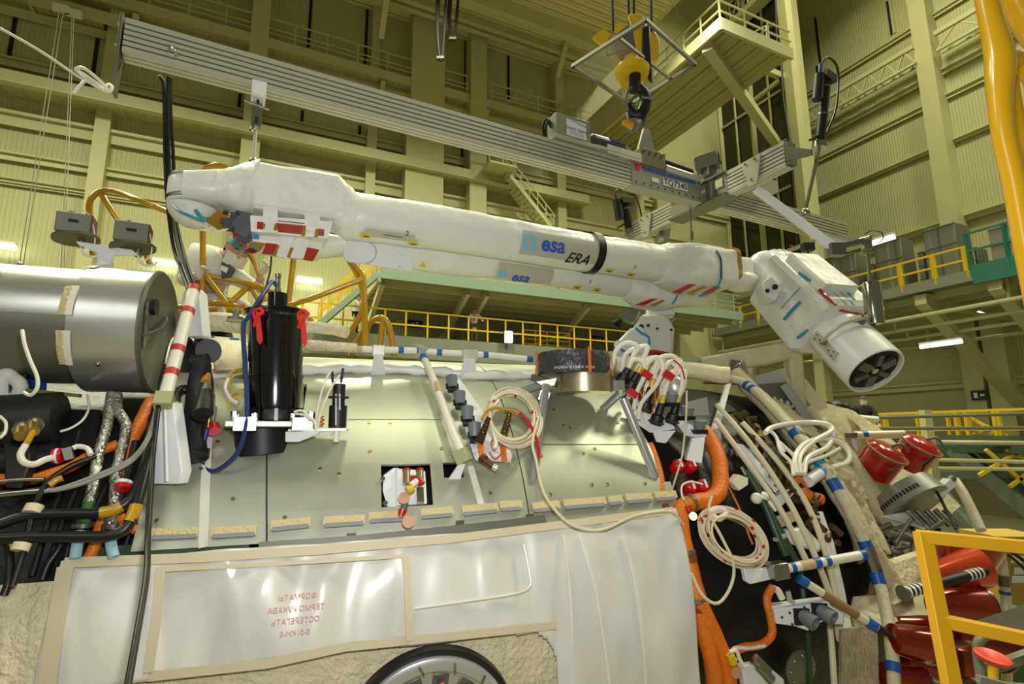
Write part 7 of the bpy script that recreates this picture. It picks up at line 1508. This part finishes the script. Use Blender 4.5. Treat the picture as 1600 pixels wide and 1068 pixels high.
sheet('end_blanket', 'pale green-yellow blanket above the mesh cloth block', ((1320, 930), (1425, 925), (1430, 965), (1335, 985)), (4.2, 4.3, 4.1, 4.0), m_wrap, wob=.05)
sheet('mesh_cloth', 'brown grey mesh cloth hanging at the bottom right of the hull', ((1312, 985), (1370, 975), (1376, 1085), (1316, 1085)), (3.7, 3.75, 3.6, 3.6), mat('mesh_cloth', 'a8997c', .5, bump=1, bscale=50, var=.2, vscale=20, stretch=(2, 2, .3)), cat='cloth')
sheet('mesh_cloth', 'brown mesh cloth patch behind the white padded sleeve', ((1325, 905), (1365, 900), (1372, 930), (1325, 935)), (4.4, 4.4, 4.3, 4.3), mat('brown_mesh', '8a7a60', .5, bump=1, bscale=50), cat='cloth')
sheet('white_cloth', 'crumpled white cloth folded under the docking ring', ((1375, 806), (1420, 800), (1490, 812), (1440, 828)), (4.9, 4.95, 5, 4.8), m_white, wob=.06, cat='cloth')
one('equipment_mass', MB().prism(PD(((1355, 820, 5.0), (1470, 825, 5.0), (1485, 880, 4.9), (1400, 905, 4.9))), V((0, .3, 0))), m_dkm, 'dark machinery under the white cloth of the docking ring', 'machinery')
random.seed(11)
mb = MB()
for k in range(28):
    x = random.uniform(1360, 1475); y = random.uniform(825, 885); p = P(x, y, random.uniform(4.6, 4.9)); d = V((random.uniform(-1, 1), random.uniform(-.3, .3), random.uniform(-.5, .5))).normalized(); mb.cyl(p-d*.12, p+d*.12, random.uniform(.008, .03), n=8)
one('machinery_rods', mb, m_gun, 'small grey rods and fittings crowding the dark machinery', 'fittings', kind='stuff')
mb = MB()
for k in range(60):
    f = random.random(); x = 1150+f*150+random.uniform(-14, 14); y = 640+f*200+random.uniform(-12, 18); p = PM(x, y, 4.95-f*.6, .07)+V((0, random.uniform(-.04, .04), 0)); d = V([random.uniform(-1, 1) for _ in range(3)]).normalized(); mb.cyl(p-d*.05, p+d*.05, random.uniform(.01, .03), n=8)
one('edge_fittings', mb, m_brn, 'brown and steel fittings packed along the inside of the ring rail', 'fittings', kind='stuff')
wbox('end_flange', 'long pale punched plate beside the brown fittings', ((1150, 692), (1162, 694), (1222, 760), (1212, 770)), V((0, .03, 0)), D=4.7)
wbox('end_bracket', 'white slanted bracket under the orange connector', ((1200, 785), (1240, 758), (1245, 768), (1212, 800)), V((0, .08, 0)), D=4.4)
wbox('end_bracket', 'white upright bar crossing the strips high on the hull', ((1135, 600), (1143, 598), (1125, 668), (1112, 672)), V((0, .04, 0)), D=4.9)
wbox('end_bracket', 'tan flat plate below the white slanted bracket', ((1212, 808), (1245, 796), (1248, 812), (1218, 826)), V((0, .04, 0)), mat('tan_plate', 'b7a888', .5), D=4.35)
wbox('foil_bag', 'pale crumpled bag right of the green pipes', ((1228, 828), (1260, 822), (1285, 850), (1283, 864), (1235, 850)), V((0, .08, 0)), m_white, 'bag', D=4.3, bev=.02)
t = T('orange_connector', 'orange taped cable joint below the white cable loops', 'connector', P(1262, 780, 4.5)); t.p('body', MB().tube(PN(((1246, 735, 4.5), (1248, 752, 4.5), (1258, 768, 4.5), (1270, 776, 4.5), (1282, 780, 4.5))), .045, 12, wob=.015), m_orange); t.p('branch', MB().tube(PN(((1262, 745, 4.5), (1258, 758, 4.5), (1252, 765, 4.5))), .035, 10), m_orange)
t.p('side_cuff', MB().cyl(PM(1262, 752, 4.48, .12), PM(1290, 732, 4.45, .12), .045), m_whitep); t.p('blue_tie', MB().cyl(PM(1280, 738, 4.46, .12), PM(1285, 735, 4.46, .12), .05), m_cyan)
wl = T('white_hoses', 'bundle of thick white hoses looping over the ring rail', 'hoses', P(1250, 740, 4.6))
for pts in (((1244, 740), (1242, 715), (1255, 695), (1280, 685), (1310, 690), (1326, 706), (1324, 722), (1300, 730)), ((1250, 740), (1250, 712), (1270, 690), (1300, 672), (1290, 662), (1262, 660), (1230, 662), (1205, 668), (1196, 676)),
        ((1256, 740), (1262, 715), (1290, 700), (1300, 685), (1302, 672), (1280, 660), (1245, 660)), ((1240, 742), (1236, 722), (1220, 705), (1214, 685), (1206, 675), (1197, 674)), ((1245, 735), (1262, 722), (1290, 712), (1312, 700)), ((1250, 735), (1240, 712), (1226, 698), (1216, 690), (1225, 706))):
    wl.p('hose', MB().tube([PM(x, y, 4.55+.05*math.sin(x*.1), .2) for x, y in pts], .020 if len(pts) > 6 else .014, 8), m_whitec)
# beige padded box frame with silver insert, at the top
D = 5.7; t = T('padded_box', 'beige padded box frame with silver sheet and grey hardware on the module end', 'box', P(1180, 640, D))
t.p('back_sheet', MB().prism(PD(((1165, 592, D), (1225, 575, D), (1232, 615, D), (1170, 620, D))), V((0, .05, 0))), mat('silver_cloth', 'b5b8b2', .5, bump=.8, bscale=9))
for a_, b_, w_ in (((1095, 574), (1232, 548), .2), ((1238, 545), (1245, 640), .16), ((1098, 590), (1170, 592), .12), ((1245, 640), (1240, 655), .12), ((1165, 565), (1165, 600), .08)): t.p('padded_edge', MB().bar(P(*a_, D-.1), P(*b_, D-.1), .15, w_), m_wrap, bev=.03)
t.p('steel_post', MB().bar(P(1145, 562, D-.2), P(1142, 590, D-.2), .05, .05).tube(PD(((1146, 572, D-.2), (1158, 566, D-.2), (1166, 590, D-.3))), .03, 8), m_stl)
t.p('grey_plate', MB().prism(PD(((1178, 600, D-.25), (1232, 596, D-.25), (1250, 625, D-.3), (1240, 645, D-.3), (1205, 640, D-.3))), V((0, .06, 0))), m_gun, bev=.01)
for k in range(5): t.p('hardware', MB().tube(PD(((1190+k*10, 615+k*3, D-.35), (1194+k*10, 624+k*3, D-.4), (1202+k*10, 620+k*3, D-.35))), .015, 6), m_prof)
t.p('side_brace', MB().bar(P(1245, 590, D), P(1285, 640, D-.1), .1, .12), m_wrap)
# red cans
for k, (x, y, d, lab) in enumerate(((1380, 714, 5.2, 'front left of the two glossy red cans on the module end'), (1434, 703, 5.45, 'rear right of the two glossy red cans on the module end'))):
    c = P(x, y, d); ax_ = V((.30, -.52, .78)).normalized(); t = T('red_can', lab, 'can', c-ax_*.13, 'glossy red cans')
    t.p('body', MB().lathe([(-.20, .14), (-.19, .165), (.05, .175), (.055, .185), (.07, .185), (.075, .175), (.10, .15), (.125, .09), (.135, .01)], c, ax_, 44), m_redg)
    t.p('rim', MB().lathe([(.05, .176), (.052, .19), (.072, .19), (.074, .176)], c, ax_, 44), mat('grey_gold_rim', '8a7450', .4, .5)); t.p('clip', MB().box(c+V((-.05, -.16, -.1)), (.05, .02, .03)), m_gun)
    t.p('lid_handle', MB().tube([c+ax_*.11+V((.02, 0, .02)), c+ax_*.15+V((.06, -.05, 0)), c+ax_*.1+V((.12, -.08, -.03))], .012, 8), m_gun)
# docking ring
c = P(1424, 786, 5.0); axr = V((.28, -.6, -.75)).normalized(); t = T('docking_ring', 'wide grey docking ring with dark vent band seen at a low angle', 'ring', c+axr*.1)
t.p('ring', MB().lathe([(-.13, .2), (-.125, .29), (.04, .31), (.05, .30), (.05, .2)], c, axr, 56), mat('ring_grey', '8e8f88', .4, .4)); t.p('inner_plate', MB().cyl(c-axr*.02, c-axr*.04, .22), m_gun)
mb = MB(); _, s2, u2 = frame(axr)
for k in range(60):
    a = 2*PI*k/60; d = s2*math.cos(a)+u2*math.sin(a)
    if d.x < -.2: mb.box(c+d*.298-axr*.02, (.012, .02, .05), d, d.cross(axr), axr)
t.p('vent_slots', mb, m_dark, kind='stuff')
for k in range(5): t.p('rod', MB().cyl(c+axr*.05+V((-.15+k*.08, -.1, 0)), c+axr*.22+V((-.12+k*.08, -.05, 0)), .025), m_stl)
t.p('white_arm', MB().bar(P(1458, 775, 4.9), P(1484, 752, 4.9), .09, .07), m_whitep); t.p('clip', MB().cyl(P(1484, 750, 4.9), P(1490, 746, 4.9), .03), m_gun)
one('short_rail', MB().cyl(P(1334, 680, 6.0), P(1412, 678, 6.0), .045, n=14), m_cream, 'short cream rail with blue bands behind the front red can', 'handrail')
wbox('rail_foot', 'white foot below the left end of the short rail', ((1331, 684), (1338, 684), (1342, 708), (1335, 704)), V((0, .05, 0)), D=6.0); wbox('rail_foot', 'grey block at the left end of the short rail', ((1326, 676), (1340, 675), (1340, 683), (1327, 684)), V((0, .08, 0)), m_gun, D=5.95)
for k, x in enumerate((1350, 1408)): one('tape_ring', MB().cyl(P(x-4, 679, 6.0), P(x+4, 679, 6.0), .047, n=14), m_blue if k == 0 else m_black, ('blue', 'black')[k]+' tape ring on the short rail', 'tape')
one('outer_hose', MB().tube(PD(((1492, 750, 5.2), (1505, 770, 5.1), (1520, 800, 5.0), (1533, 828, 4.9))), .04, 12), m_cream, 'cream wrapped hose curving down at the far right of the module end', 'hose')
t = T('outer_pole', 'cream pole with blue ring behind the yellow guard rail', 'pole', P(1572, 950, 4.6)); t.p('pole', MB().tube(PD(((1556, 850, 4.6), (1565, 880, 4.6), (1570, 920, 4.6), (1572, 952, 4.6), (1574, 1120, 4.5))), .035, 12), m_cream); t.p('blue_ring', MB().cyl(P(1570, 923, 4.6), P(1570.5, 928, 4.6), .04), m_blue); t.p('grey_part', MB().cyl(P(1567, 898, 4.6), P(1569, 915, 4.6), .04), m_gun)
one('black_hose', MB().tube(PD(((1460, 712, 4.9), (1440, 735, 4.9), (1465, 770, 4.8), (1480, 800, 4.7), (1494, 826, 4.6))), .012, 8), m_blackc, 'thin black hose draped from the red cans over the docking ring', 'hose')
one('black_hose', MB().tube(PD(((1556, 856, 4.5), (1580, 862, 4.5), (1612, 885, 4.5))), .014, 8).tube(PD(((1556, 862, 4.5), (1580, 870, 4.5), (1612, 900, 4.5))), .012, 8), m_blackc, 'pair of black hoses at the right picture edge', 'hose')
# red nozzles behind the guard rail
def nozzle(lab, x0, y0, x1, y1, d, r0, r1, m, rim=True):
    a_, b_ = P(x0, y0, d), P(x1, y1, d); dd = (b_-a_).normalized(); L = (b_-a_).length; t = T('red_nozzle', lab, 'nozzle', min(a_, b_, key=lambda p: p.z)-V((0, 0, max(r0, r1))), 'red lacquered nozzles')
    t.p('shell', MB().lathe([(0, r0*.6), (.01, r0), (L*.5, (r0+r1)/2*1.03), (L, r1), (L, r1*.9), (L*.9, .01)], a_, dd, 40), m)
    if rim: t.p('rim', MB().lathe([(L-.02, r1*.99), (L-.01, r1*1.04), (L+.01, r1*1.04), (L+.012, r1*.95)], a_, dd, 40), mat('brown_rim', '6a3020', .3, .4, coat=.5))
nozzle('big dark red nozzle just under the guard top rail', 1512, 845, 1500, 905, 4.2, .22, .13, m_redn); nozzle('orange red nozzle between the two guard rails', 1460, 900, 1530, 885, 4.0, .08, .14, mat('orange_red_metal', 'd0481c', .22, .3, coat=.6), False)
nozzle('long red nozzle right of the guard post', 1458, 943, 1535, 948, 3.9, .10, .13, m_redn); nozzle('red nozzle low beside the guard post', 1392, 996, 1450, 1008, 3.8, .09, .11, m_redn); nozzle('dark red nozzle at the bottom left of the guard post', 1378, 1052, 1440, 1066, 3.8, .07, .09, m_redn)
nozzle('red nozzle with blue tape above the low ones', 1400, 976, 1470, 985, 4.1, .06, .1, m_redn); nozzle('dark red nozzle behind the guard middle rail', 1480, 985, 1560, 1005, 4.3, .12, .19, m_redn); nozzle('shiny copper red nozzle at the bottom between guard post and dish', 1508, 1005, 1520, 1050, 4.0, .10, .13, mat('copper_red_metal', 'a04024', .18, .6, coat=.6))
nozzle('red nozzle lowest of the cluster', 1410, 1030, 1470, 1042, 4.0, .06, .1, m_redn)
t = T('striped_grip', 'dark grip bar with black and white stripes reaching behind the guard post', 'grip', P(1412, 935, 3.7)); a_, b_ = P(1412, 926, 3.7), P(1538, 892, 3.9); d = (b_-a_).normalized(); t.p('bar', MB().cyl(a_, b_, .034, n=16), m_black)
for f in (.04, .09, .14, .19, .24, .78, .83, .88, .93): c = a_+(b_-a_)*f; t.p('white_stripe', MB().cyl(c-d*.007, c+d*.007, .036, n=16), m_whitep)
t.p('end_cap', MB().cyl(a_-d*.01, a_+d*.0, .05, n=16), m_gun)
one('tan_case', MB().prism(PD(((1558, 838, 6.0), (1640, 838, 6.0), (1640, 965, 6.0), (1572, 965, 6.0))), V((0, .5, 0))), mat('tan_case', 'b99a3a', .5), 'tan yellow case with paper labels at the right edge behind the guard rail', 'case')
for k, (x, y) in enumerate(((1580, 872), (1585, 890), (1582, 903))): one('paper_label', MB().prism(PD(((x, y-4, 5.98), (x+30, y-4, 5.98), (x+30, y+7, 5.98), (x, y+7, 5.98))), V((0, .01, 0))), m_whitep, ('upper', 'middle', 'lower')[k]+' paper label on the tan case', 'label')
one('step_plate', MB().prism(PD(((1522, 970, 3.4), (1600, 944, 3.6), (1660, 960, 3.2), (1640, 1005, 2.9))), V((0, 0, -.03))), mat('chequer_plate', '55574e', .4, .3), 'grey step plate just under the middle guard rail', 'plate')
t = T('grey_trolley', 'grey tube trolley handle at the bottom right corner', 'trolley', P(1540, 1090, 2.9)); t.p('handle', MB().tube(PD(((1540, 1100, 2.9), (1530, 1040, 2.9), (1528, 1005, 2.9), (1540, 993, 2.95), (1556, 992, 3.0))), .022, 10), m_grayp); t.p('shelf_bar', MB().bar(P(1545, 1045, 2.9), P(1640, 1010, 3.0), .04, .04).bar(P(1545, 1070, 2.9), P(1640, 1080, 2.7), .04, .04), m_grayp)
t = T('red_dish', 'small red dish on a yellow stem at the bottom right', 'dish', P(1552, 1085, 2.7)); t.p('dish', MB().lathe([(0, .02), (.01, .06), (.03, .07), (.035, .06), (.02, .01)], P(1550, 1034, 2.7), (0.1, -.2, 1), 28), mat('coral_plastic', 'd8402c', .4)); t.p('stem', MB().cyl(P(1553, 1090, 2.7), P(1551, 1036, 2.7), .02), m_yel)
one('green_machine', MB().prism(PD(((1480, 1010, 5.2), (1600, 950, 5.2), (1660, 1100, 5.0), (1480, 1100, 5.0))), V((0, .3, 0))), mat('machine_green', '3c5c2c', .5), 'green machine body in the background at the bottom right corner', 'machine')
# ================================================================ people
def skin(name, nodes, edges, m, parent, root, sub=2, rootn=None, off=None):
    bm = bmesh.new(); L = bm.verts.layers.skin.verify(); vs = {}
    for k, (co, r) in nodes.items():
        v = bm.verts.new(V(co)-off); r = r if isinstance(r, tuple) else (r, r); v[L].radius = r; v[L].use_root = (k == (rootn or list(nodes)[0])); vs[k] = v
    for a, b in edges: bm.edges.new((vs[a], vs[b]))
    me = bpy.data.meshes.new(name); bm.to_mesh(me); bm.free(); me.materials.append(m)
    o = bpy.data.objects.new(name, me); COL.objects.link(o); o.parent = parent
    s = o.modifiers.new('skin', 'SKIN'); s.use_smooth_shade = True; s = o.modifiers.new('sub', 'SUBSURF'); s.levels = sub; s.render_levels = sub; return o
m_hair = mat('dark_hair', '1c1712', .7); m_brh = mat('brown_hair', '4a2f1c', .7); m_trous = mat('dark_trousers', '22242a', .8); m_cam = mat('khaki_trousers', '6b5c48', .8); m_shirt = mat('pink_checked_shirt', 'b08078', .8); m_hood = mat('black_hoodie', '1a1d1b', .85, bump=.5, bscale=14)
def head(t, c, r, f, up, mhair, maskm=None, cap=None):   # c centre, f facing, up
    f, up = V(f).normalized(), V(up).normalized(); s = f.cross(up).normalized(); up = s.cross(f).normalized()
    bp = lambda a, b, c_: c+f*a*r+s*b*r+up*c_*r
    mb = MB(); rs = []
    prof = ((-1.28, .42, .30, .28), (-1.12, .62, .50, .30), (-.85, .82, .66, .16), (-.5, .92, .74, .08), (-.1, .98, .79, .02), (.3, 1.0, .80, -.02), (.65, .95, .76, -.06), (.92, .75, .62, -.08), (1.1, .42, .36, -.08), (1.16, .1, .1, -.08))
    for z, a, b, o in prof: rs.append([bp(o+a*math.cos(q)*(1 if math.cos(q) > 0 else .95), b*math.sin(q), z) for q in [2*PI*k/28 for k in range(28)]])
    mb.rings(rs); h = t.p('head', mb, m_skin)
    t.p('nose', MB().rings([[bp(1.0+.0, .07*x, .12+.05*y) for x, y in ((-1, -1), (1, -1), (1, 1), (-1, 1))], [bp(1.16, .12*x, -.22+.08*y) for x, y in ((-1, -1), (1, -1), (1, 1), (-1, 1))], [bp(.92, .15*x, -.36+.04*y) for x, y in ((-1, -1), (1, -1), (1, 1), (-1, 1))]]), m_skin, h)
    for k in (-1, 1):
        t.p('eye', MB().ball(bp(.86, .30*k, .08), .075*r, 10), m_whitep, h); t.p('pupil', MB().ball(bp(.91, .30*k, .08), .042*r, 8), m_dark, h); t.p('eyebrow', MB().bar(bp(.93, .17*k, .28), bp(.84, .47*k, .28), .07*r, .06*r), mhair, h)
        t.p('ear', MB().ball(bp(-.02, .80*k, -.02), .22*r, 12, (.7, .35, 1.2), f, s, up), m_skin, h)
    if not maskm: t.p('mouth', MB().bar(bp(.97, -.2, -.62), bp(.97, .2, -.62), .06*r, .05*r), mat('lips', '9a5a50', .5), h)
    else:
        t.p('face_mask', MB().grid(lambda i, j: bp((1.04-.12*abs(i*2-1)**2.2*2.2+.14*(1-abs(i*2-1))*math.sin(j*PI)), (i*2-1)*.80, -1.12+.98*j), 14, 8, th=f*-.01), maskm)
        for k in (-1, 1): t.p('mask_strap', MB().tube([bp(.66, .76*k, -.3), bp(.1, .84*k, .0), bp(-.05, .85*k, -.2)], .02*r, 5), maskm)
    hr = MB().rings([[bp((o-.05)+a*1.08*math.cos(q), b*1.1*math.sin(q), z+.04) for q in [2*PI*k/28 for k in range(28)]] for z, a, b, o in ((.22 if cap else .42, .99, .80, -.04),)+prof[6:]]); t.p('hair' if not cap else 'cap', hr, cap or mhair)
    t.p('back_hair', MB().rings([[bp(-.28+.78*math.cos(q), .84*math.sin(q), z) for q in [PI*.5+PI*k/14 for k in range(15)]] for z in (-.5, -.2, .1, .45)], cap=False), mhair)
def hand(t, w, d, n, size, m, curl=.5, spread=.2, thumb=1, name='hand'):
    # w wrist, d along fingers, n palm normal
    d, n = V(d).normalized(), V(n).normalized(); s = d.cross(n).normalized(); n = s.cross(d).normalized(); k = size
    bp = lambda a, b, c: w+d*a*k+s*b*k+n*c*k
    nodes = {'w': (bp(-.05, 0, 0), (.16*k, .12*k)), 'p': (bp(.25, 0, 0), (.22*k, .10*k)), 'q': (bp(.48, 0, 0), (.23*k, .09*k))}; ed = [('w', 'p'), ('p', 'q')]
    h = skin(name, nodes, ed, m, t.o, t, off=t.o.location)
    for i, (b, L) in enumerate(((-.17, .38), (-.06, .44), (.06, .41), (.16, .32))):
        a1, a2, a3 = curl*.7, curl*1.7, curl*2.5; p0 = bp(.46, b, 0); dirs = lambda a: d*math.cos(a)+n*math.sin(a)+s*spread*b*(1-curl*.5)
        p1 = p0+dirs(a1)*L*k*.45; p2 = p1+dirs(a2)*L*k*.32; p3 = p2+dirs(a3)*L*k*.26; r = .052*k
        f = skin('finger', {'a': (p0, r*1.1), 'b': (p1, r), 'c': (p2, r*.92), 'd': (p3, r*.75)}, [('a', 'b'), ('b', 'c'), ('c', 'd')], m, h, t, off=t.o.location)
    p0 = bp(.12, -.16*thumb, .02); p1 = p0+(d*.6-s*thumb*.7+n*.3)*.2*k; p2 = p1+(d*.7-s*thumb*.2+n*.6)*.2*k; skin('thumb', {'a': (p0, .075*k), 'b': (p1, .06*k), 'c': (p2, .045*k)}, [('a', 'b'), ('b', 'c')], m, h, t, off=t.o.location)
def standing(name, lab, foot, facing, H, mtop, mleg, mhair, lh, rh, mask=None, shirt=None, coat=True, lean=0.):
    f = V(facing).normalized(); s = f.cross(ZZ).normalized(); t = T(name, lab, 'person', foot); k = H/1.75; O = t.o.location
    b = lambda x, y, z: foot+s*x*k+f*y*k+ZZ*z*k
    N = {'pel': (b(0, 0, .95), (.15*k, .11*k)), 'wst': (b(0, lean*.3, 1.12), (.14*k, .10*k)), 'cst': (b(0, lean*.7, 1.32), (.17*k, .12*k)), 'nk': (b(0, lean, 1.48), .065*k), 'hd': (b(0, lean+.02, 1.56), .06*k)}
    E = [('pel', 'wst'), ('wst', 'cst'), ('cst', 'nk'), ('nk', 'hd')]
    for sd_, c, hp_ in ((-1, 'l', lh), (1, 'r', rh)):
        sh = b(.19*sd_, lean, 1.42); hd_ = b(*hp_); el = (sh+hd_)/2+V((0, 0, -.07*k))+s*.05*sd_*k
        N[c+'s'] = (sh, .065*k); N[c+'e'] = (el, .048*k); N[c+'w'] = (hd_, .032*k); E += [('cst', c+'s'), (c+'s', c+'e'), (c+'e', c+'w')]
        N[c+'h'] = (b(.09*sd_, 0, .9), .09*k); N[c+'k'] = (b(.11*sd_, .02, .5), .065*k); N[c+'a'] = (b(.12*sd_, 0, .09), .045*k); N[c+'t'] = (b(.13*sd_, .16, .04), .04*k); E += [('pel', c+'h'), (c+'h', c+'k'), (c+'k', c+'a'), (c+'a', c+'t')]
    skin('body', {q: (c_, (tuple(x*.78 for x in r_) if isinstance(r_, tuple) else r_*(.78 if q[1:] in ('s', 'e', 'h', 'k', 'a') else 1))) for q, (c_, r_) in N.items()}, E, m_skin, t.o, t, off=O)
    sc = lambda keys, g: {q: (N[q][0], tuple(x*g for x in N[q][1]) if isinstance(N[q][1], tuple) else N[q][1]*g) for q in keys}
    up = ['pel', 'wst', 'cst', 'ls', 'le', 'lw', 'rs', 're', 'rw']; top = sc(up, 1.25); ee = [('pel', 'wst'), ('wst', 'cst'), ('cst', 'ls'), ('ls', 'le'), ('le', 'lw'), ('cst', 'rs'), ('rs', 're'), ('re', 'rw')]
    for q, o in (('lw', 'le'), ('rw', 're')): top[q] = (N[q][0]*.88+N[o][0]*.12, .045*k)
    if coat: top['hem'] = (b(0, -.02, .55), (.2*k, .15*k)); ee.append(('pel', 'hem'))
    skin('coat' if coat else 'hoodie', top, ee, mtop, t.o, t, off=O)
    skin('trousers', sc(['pel', 'lh', 'lk', 'la', 'rh', 'rk', 'ra'], 1.18), [('pel', 'lh'), ('lh', 'lk'), ('lk', 'la'), ('pel', 'rh'), ('rh', 'rk'), ('rk', 'ra')], mleg, t.o, t, off=O)
    for c in 'lr': skin('shoe', sc([c+'a', c+'t'], 1.25), [(c+'a', c+'t')], m_black, t.o, t, off=O)
    if shirt: t.p('shirt', MB().prism([b(-.06, lean+.155, 1.42), b(.06, lean+.155, 1.42), b(.04, lean*.6+.165, 1.1), b(-.04, lean*.6+.165, 1.1)], f*.02*k), shirt)
    head(t, b(0, lean+.04, 1.64), .105*k, f-ZZ*.15, ZZ, mhair, mask)
    for hp_, th in ((lh, 1), (rh, -1)): hand(t, b(*hp_), f-ZZ*.3, -ZZ, .17*k, m_skin, .6, thumb=th)
    return t
ft = hitv(741, 531, vG+.5); ft.z = zG; toC = (EYE-ft); toC.z = 0; toC.normalize()
sR = toC.cross(ZZ)
standing('person', 'man in an open white coat and pink shirt holding the yellow gallery railing', ft, toC, 1.66, m_coat, m_cam, m_hair, (-.42, .42, 1.06), (.22, .30, 1.02), shirt=m_shirt)
ft = hitv(556, 522, vG+.4); ft.z = zG; standing('person', 'person in a white coat and dark trousers on the gallery behind the yellow tubes', ft, (toC*.3+HU*.9), 1.7, m_coat, m_trous, m_brh, (-.22, .05, .85), (.22, .3, 1.02), mask=None)
ft = P(1349, 625, 17.5); ft.z -= 1.83; toC = (EYE-ft); toC.z = 0; standing('person', 'man in a black hoodie with pale face mask leaning on the lower yellow rail', ft, toC, 1.95, m_hood, m_trous, m_brh, (-.30, .35, .92), (.42, .30, .92), mask=m_mask, coat=False)
one('dark_bundle', MB().tube([P(1294, 637, 16), P(1308, 634, 16), P(1322, 637, 16), P(1328, 641, 16)], .18, 12, wob=.05), m_black, 'dark bundle lying left of the man in the black hoodie', 'bundle')
one('roll_bundle', MB().cyl(P(1340, 652, 15), P(1372, 655, 15), .08), m_coat, 'pale roll lying on the rail below the hoodie man', 'roll')
# the technician bending behind the frame
D = 5.15; B = lambda x, y, d=0.: P(x, y, D+d)
t = T('person', 'technician in white coat, blue cap and white mask bending behind the yellow tube frame', 'person', P(330, 620, 5.6)); O = t.o.location
N = {'pel': (B(318, 505, .25), (.19, .15)), 'wst': (B(322, 470, .15), (.17, .14)), 'cst': (B(334, 412, .05), (.23, .17)), 'nk': (B(360, 396, 0), .075), 'hd': (B(372, 398, -.03), .07),
     'ls': (B(312, 396, .12), .11), 'le': (B(286, 440, .05), .07), 'lw': (B(308, 430, -.18), .04), 'rs': (B(368, 432, .0), .08), 're': (B(404, 452, -.0), .06), 'rw': (B(408, 428, -.1), .04), 'lh': (B(300, 530, .3), .12), 'lk': (B(300, 600, .2), .09), 'la': (B(300, 680, .3), .06), 'rh': (B(345, 530, .3), .12), 'rk': (B(350, 600, .2), .09), 'ra': (B(350, 680, .3), .06)}
E_ = [('pel', 'wst'), ('wst', 'cst'), ('cst', 'nk'), ('nk', 'hd'), ('cst', 'ls'), ('ls', 'le'), ('le', 'lw'), ('cst', 'rs'), ('rs', 're'), ('re', 'rw'), ('pel', 'lh'), ('lh', 'lk'), ('lk', 'la'), ('pel', 'rh'), ('rh', 'rk'), ('rk', 'ra')]
skin('body', {q: (c_, (tuple(x*.75 for x in r_) if isinstance(r_, tuple) else r_*(.72 if q not in ('nk', 'hd', 'rw', 'lw') else .95))) for q, (c_, r_) in N.items()}, E_, m_skin, t.o, t, off=O)
sc = lambda keys, g: {q: (N[q][0], tuple(x*g for x in N[q][1]) if isinstance(N[q][1], tuple) else N[q][1]*g) for q in keys}
ct_ = sc(['pel', 'wst', 'cst', 'ls', 'le', 'rs', 're'], 1.22); ct_['lw'] = (B(300, 432, -.12), .06); ct_['rw'] = (B(407, 437, -.07), .055); ct_['hem'] = (B(350, 500, .1), (.26, .2)); ct_['col'] = (B(350, 398, .03), (.15, .12)); ct_['hem2'] = (B(392, 474, .05), (.12, .1))
skin('coat', ct_, [('pel', 'wst'), ('wst', 'cst'), ('cst', 'ls'), ('ls', 'le'), ('le', 'lw'), ('cst', 'rs'), ('rs', 're'), ('re', 'rw'), ('wst', 'hem'), ('hem', 'hem2'), ('cst', 'col')], m_coat, t.o, t, off=O)
skin('trousers', sc(['pel', 'lh', 'lk', 'la', 'rh', 'rk', 'ra'], 1.15), [e for e in E_ if e[0] in ('pel', 'lh', 'lk', 'rh', 'rk') and e[1] != 'wst'], m_trous, t.o, t, off=O)
t.p('sweater', MB().prism([B(349, 398, -.2), B(364, 420, -.2), B(358, 430, -.2), B(346, 434, -.2), B(345, 415, -.2)], V((0, .05, 0))), mat('grey_sweater', '55565e', .8))
t.p('badge', MB().prism([B(346, 414, -.24), B(356, 418, -.24), B(353, 426, -.24), B(344, 421, -.24)], V((0, .01, 0))), m_whitep)
fd = V((.55, -.62, -.55)); head(t, B(371, 391, -.12), .125, fd, V((.42, -.1, .9)), m_hair, mat('white_respirator', 'dcd8cc', .6), cap=mat('blue_cap', '5f9ab4', .6, bump=.5, bscale=20))
t.p('cap_ribbon', MB().prism([B(366, 370, -.26), B(372, 366, -.26), B(384, 384, -.26), B(376, 384, -.26)], V((0, .03, 0))), m_red)
hand(t, B(311, 434, -.2), V((.25, -.15, .9)), V((1, -.2, 0)), .20, m_glove, 1.1, thumb=-1); hand(t, B(408, 428, -.1), V((.55, -.2, .6)), V((-.3, -.9, 0)), .21, m_glove, .8, thumb=1)
one('held_cable', MB().tube([B(424, 398, -.3), B(423, 415, -.25), B(420, 432, -.25), B(408, 470, -.3), B(392, 500, -.4)], .008, 6), m_blackc, 'thin black cable held in the gloved hand of the technician', 'cable')
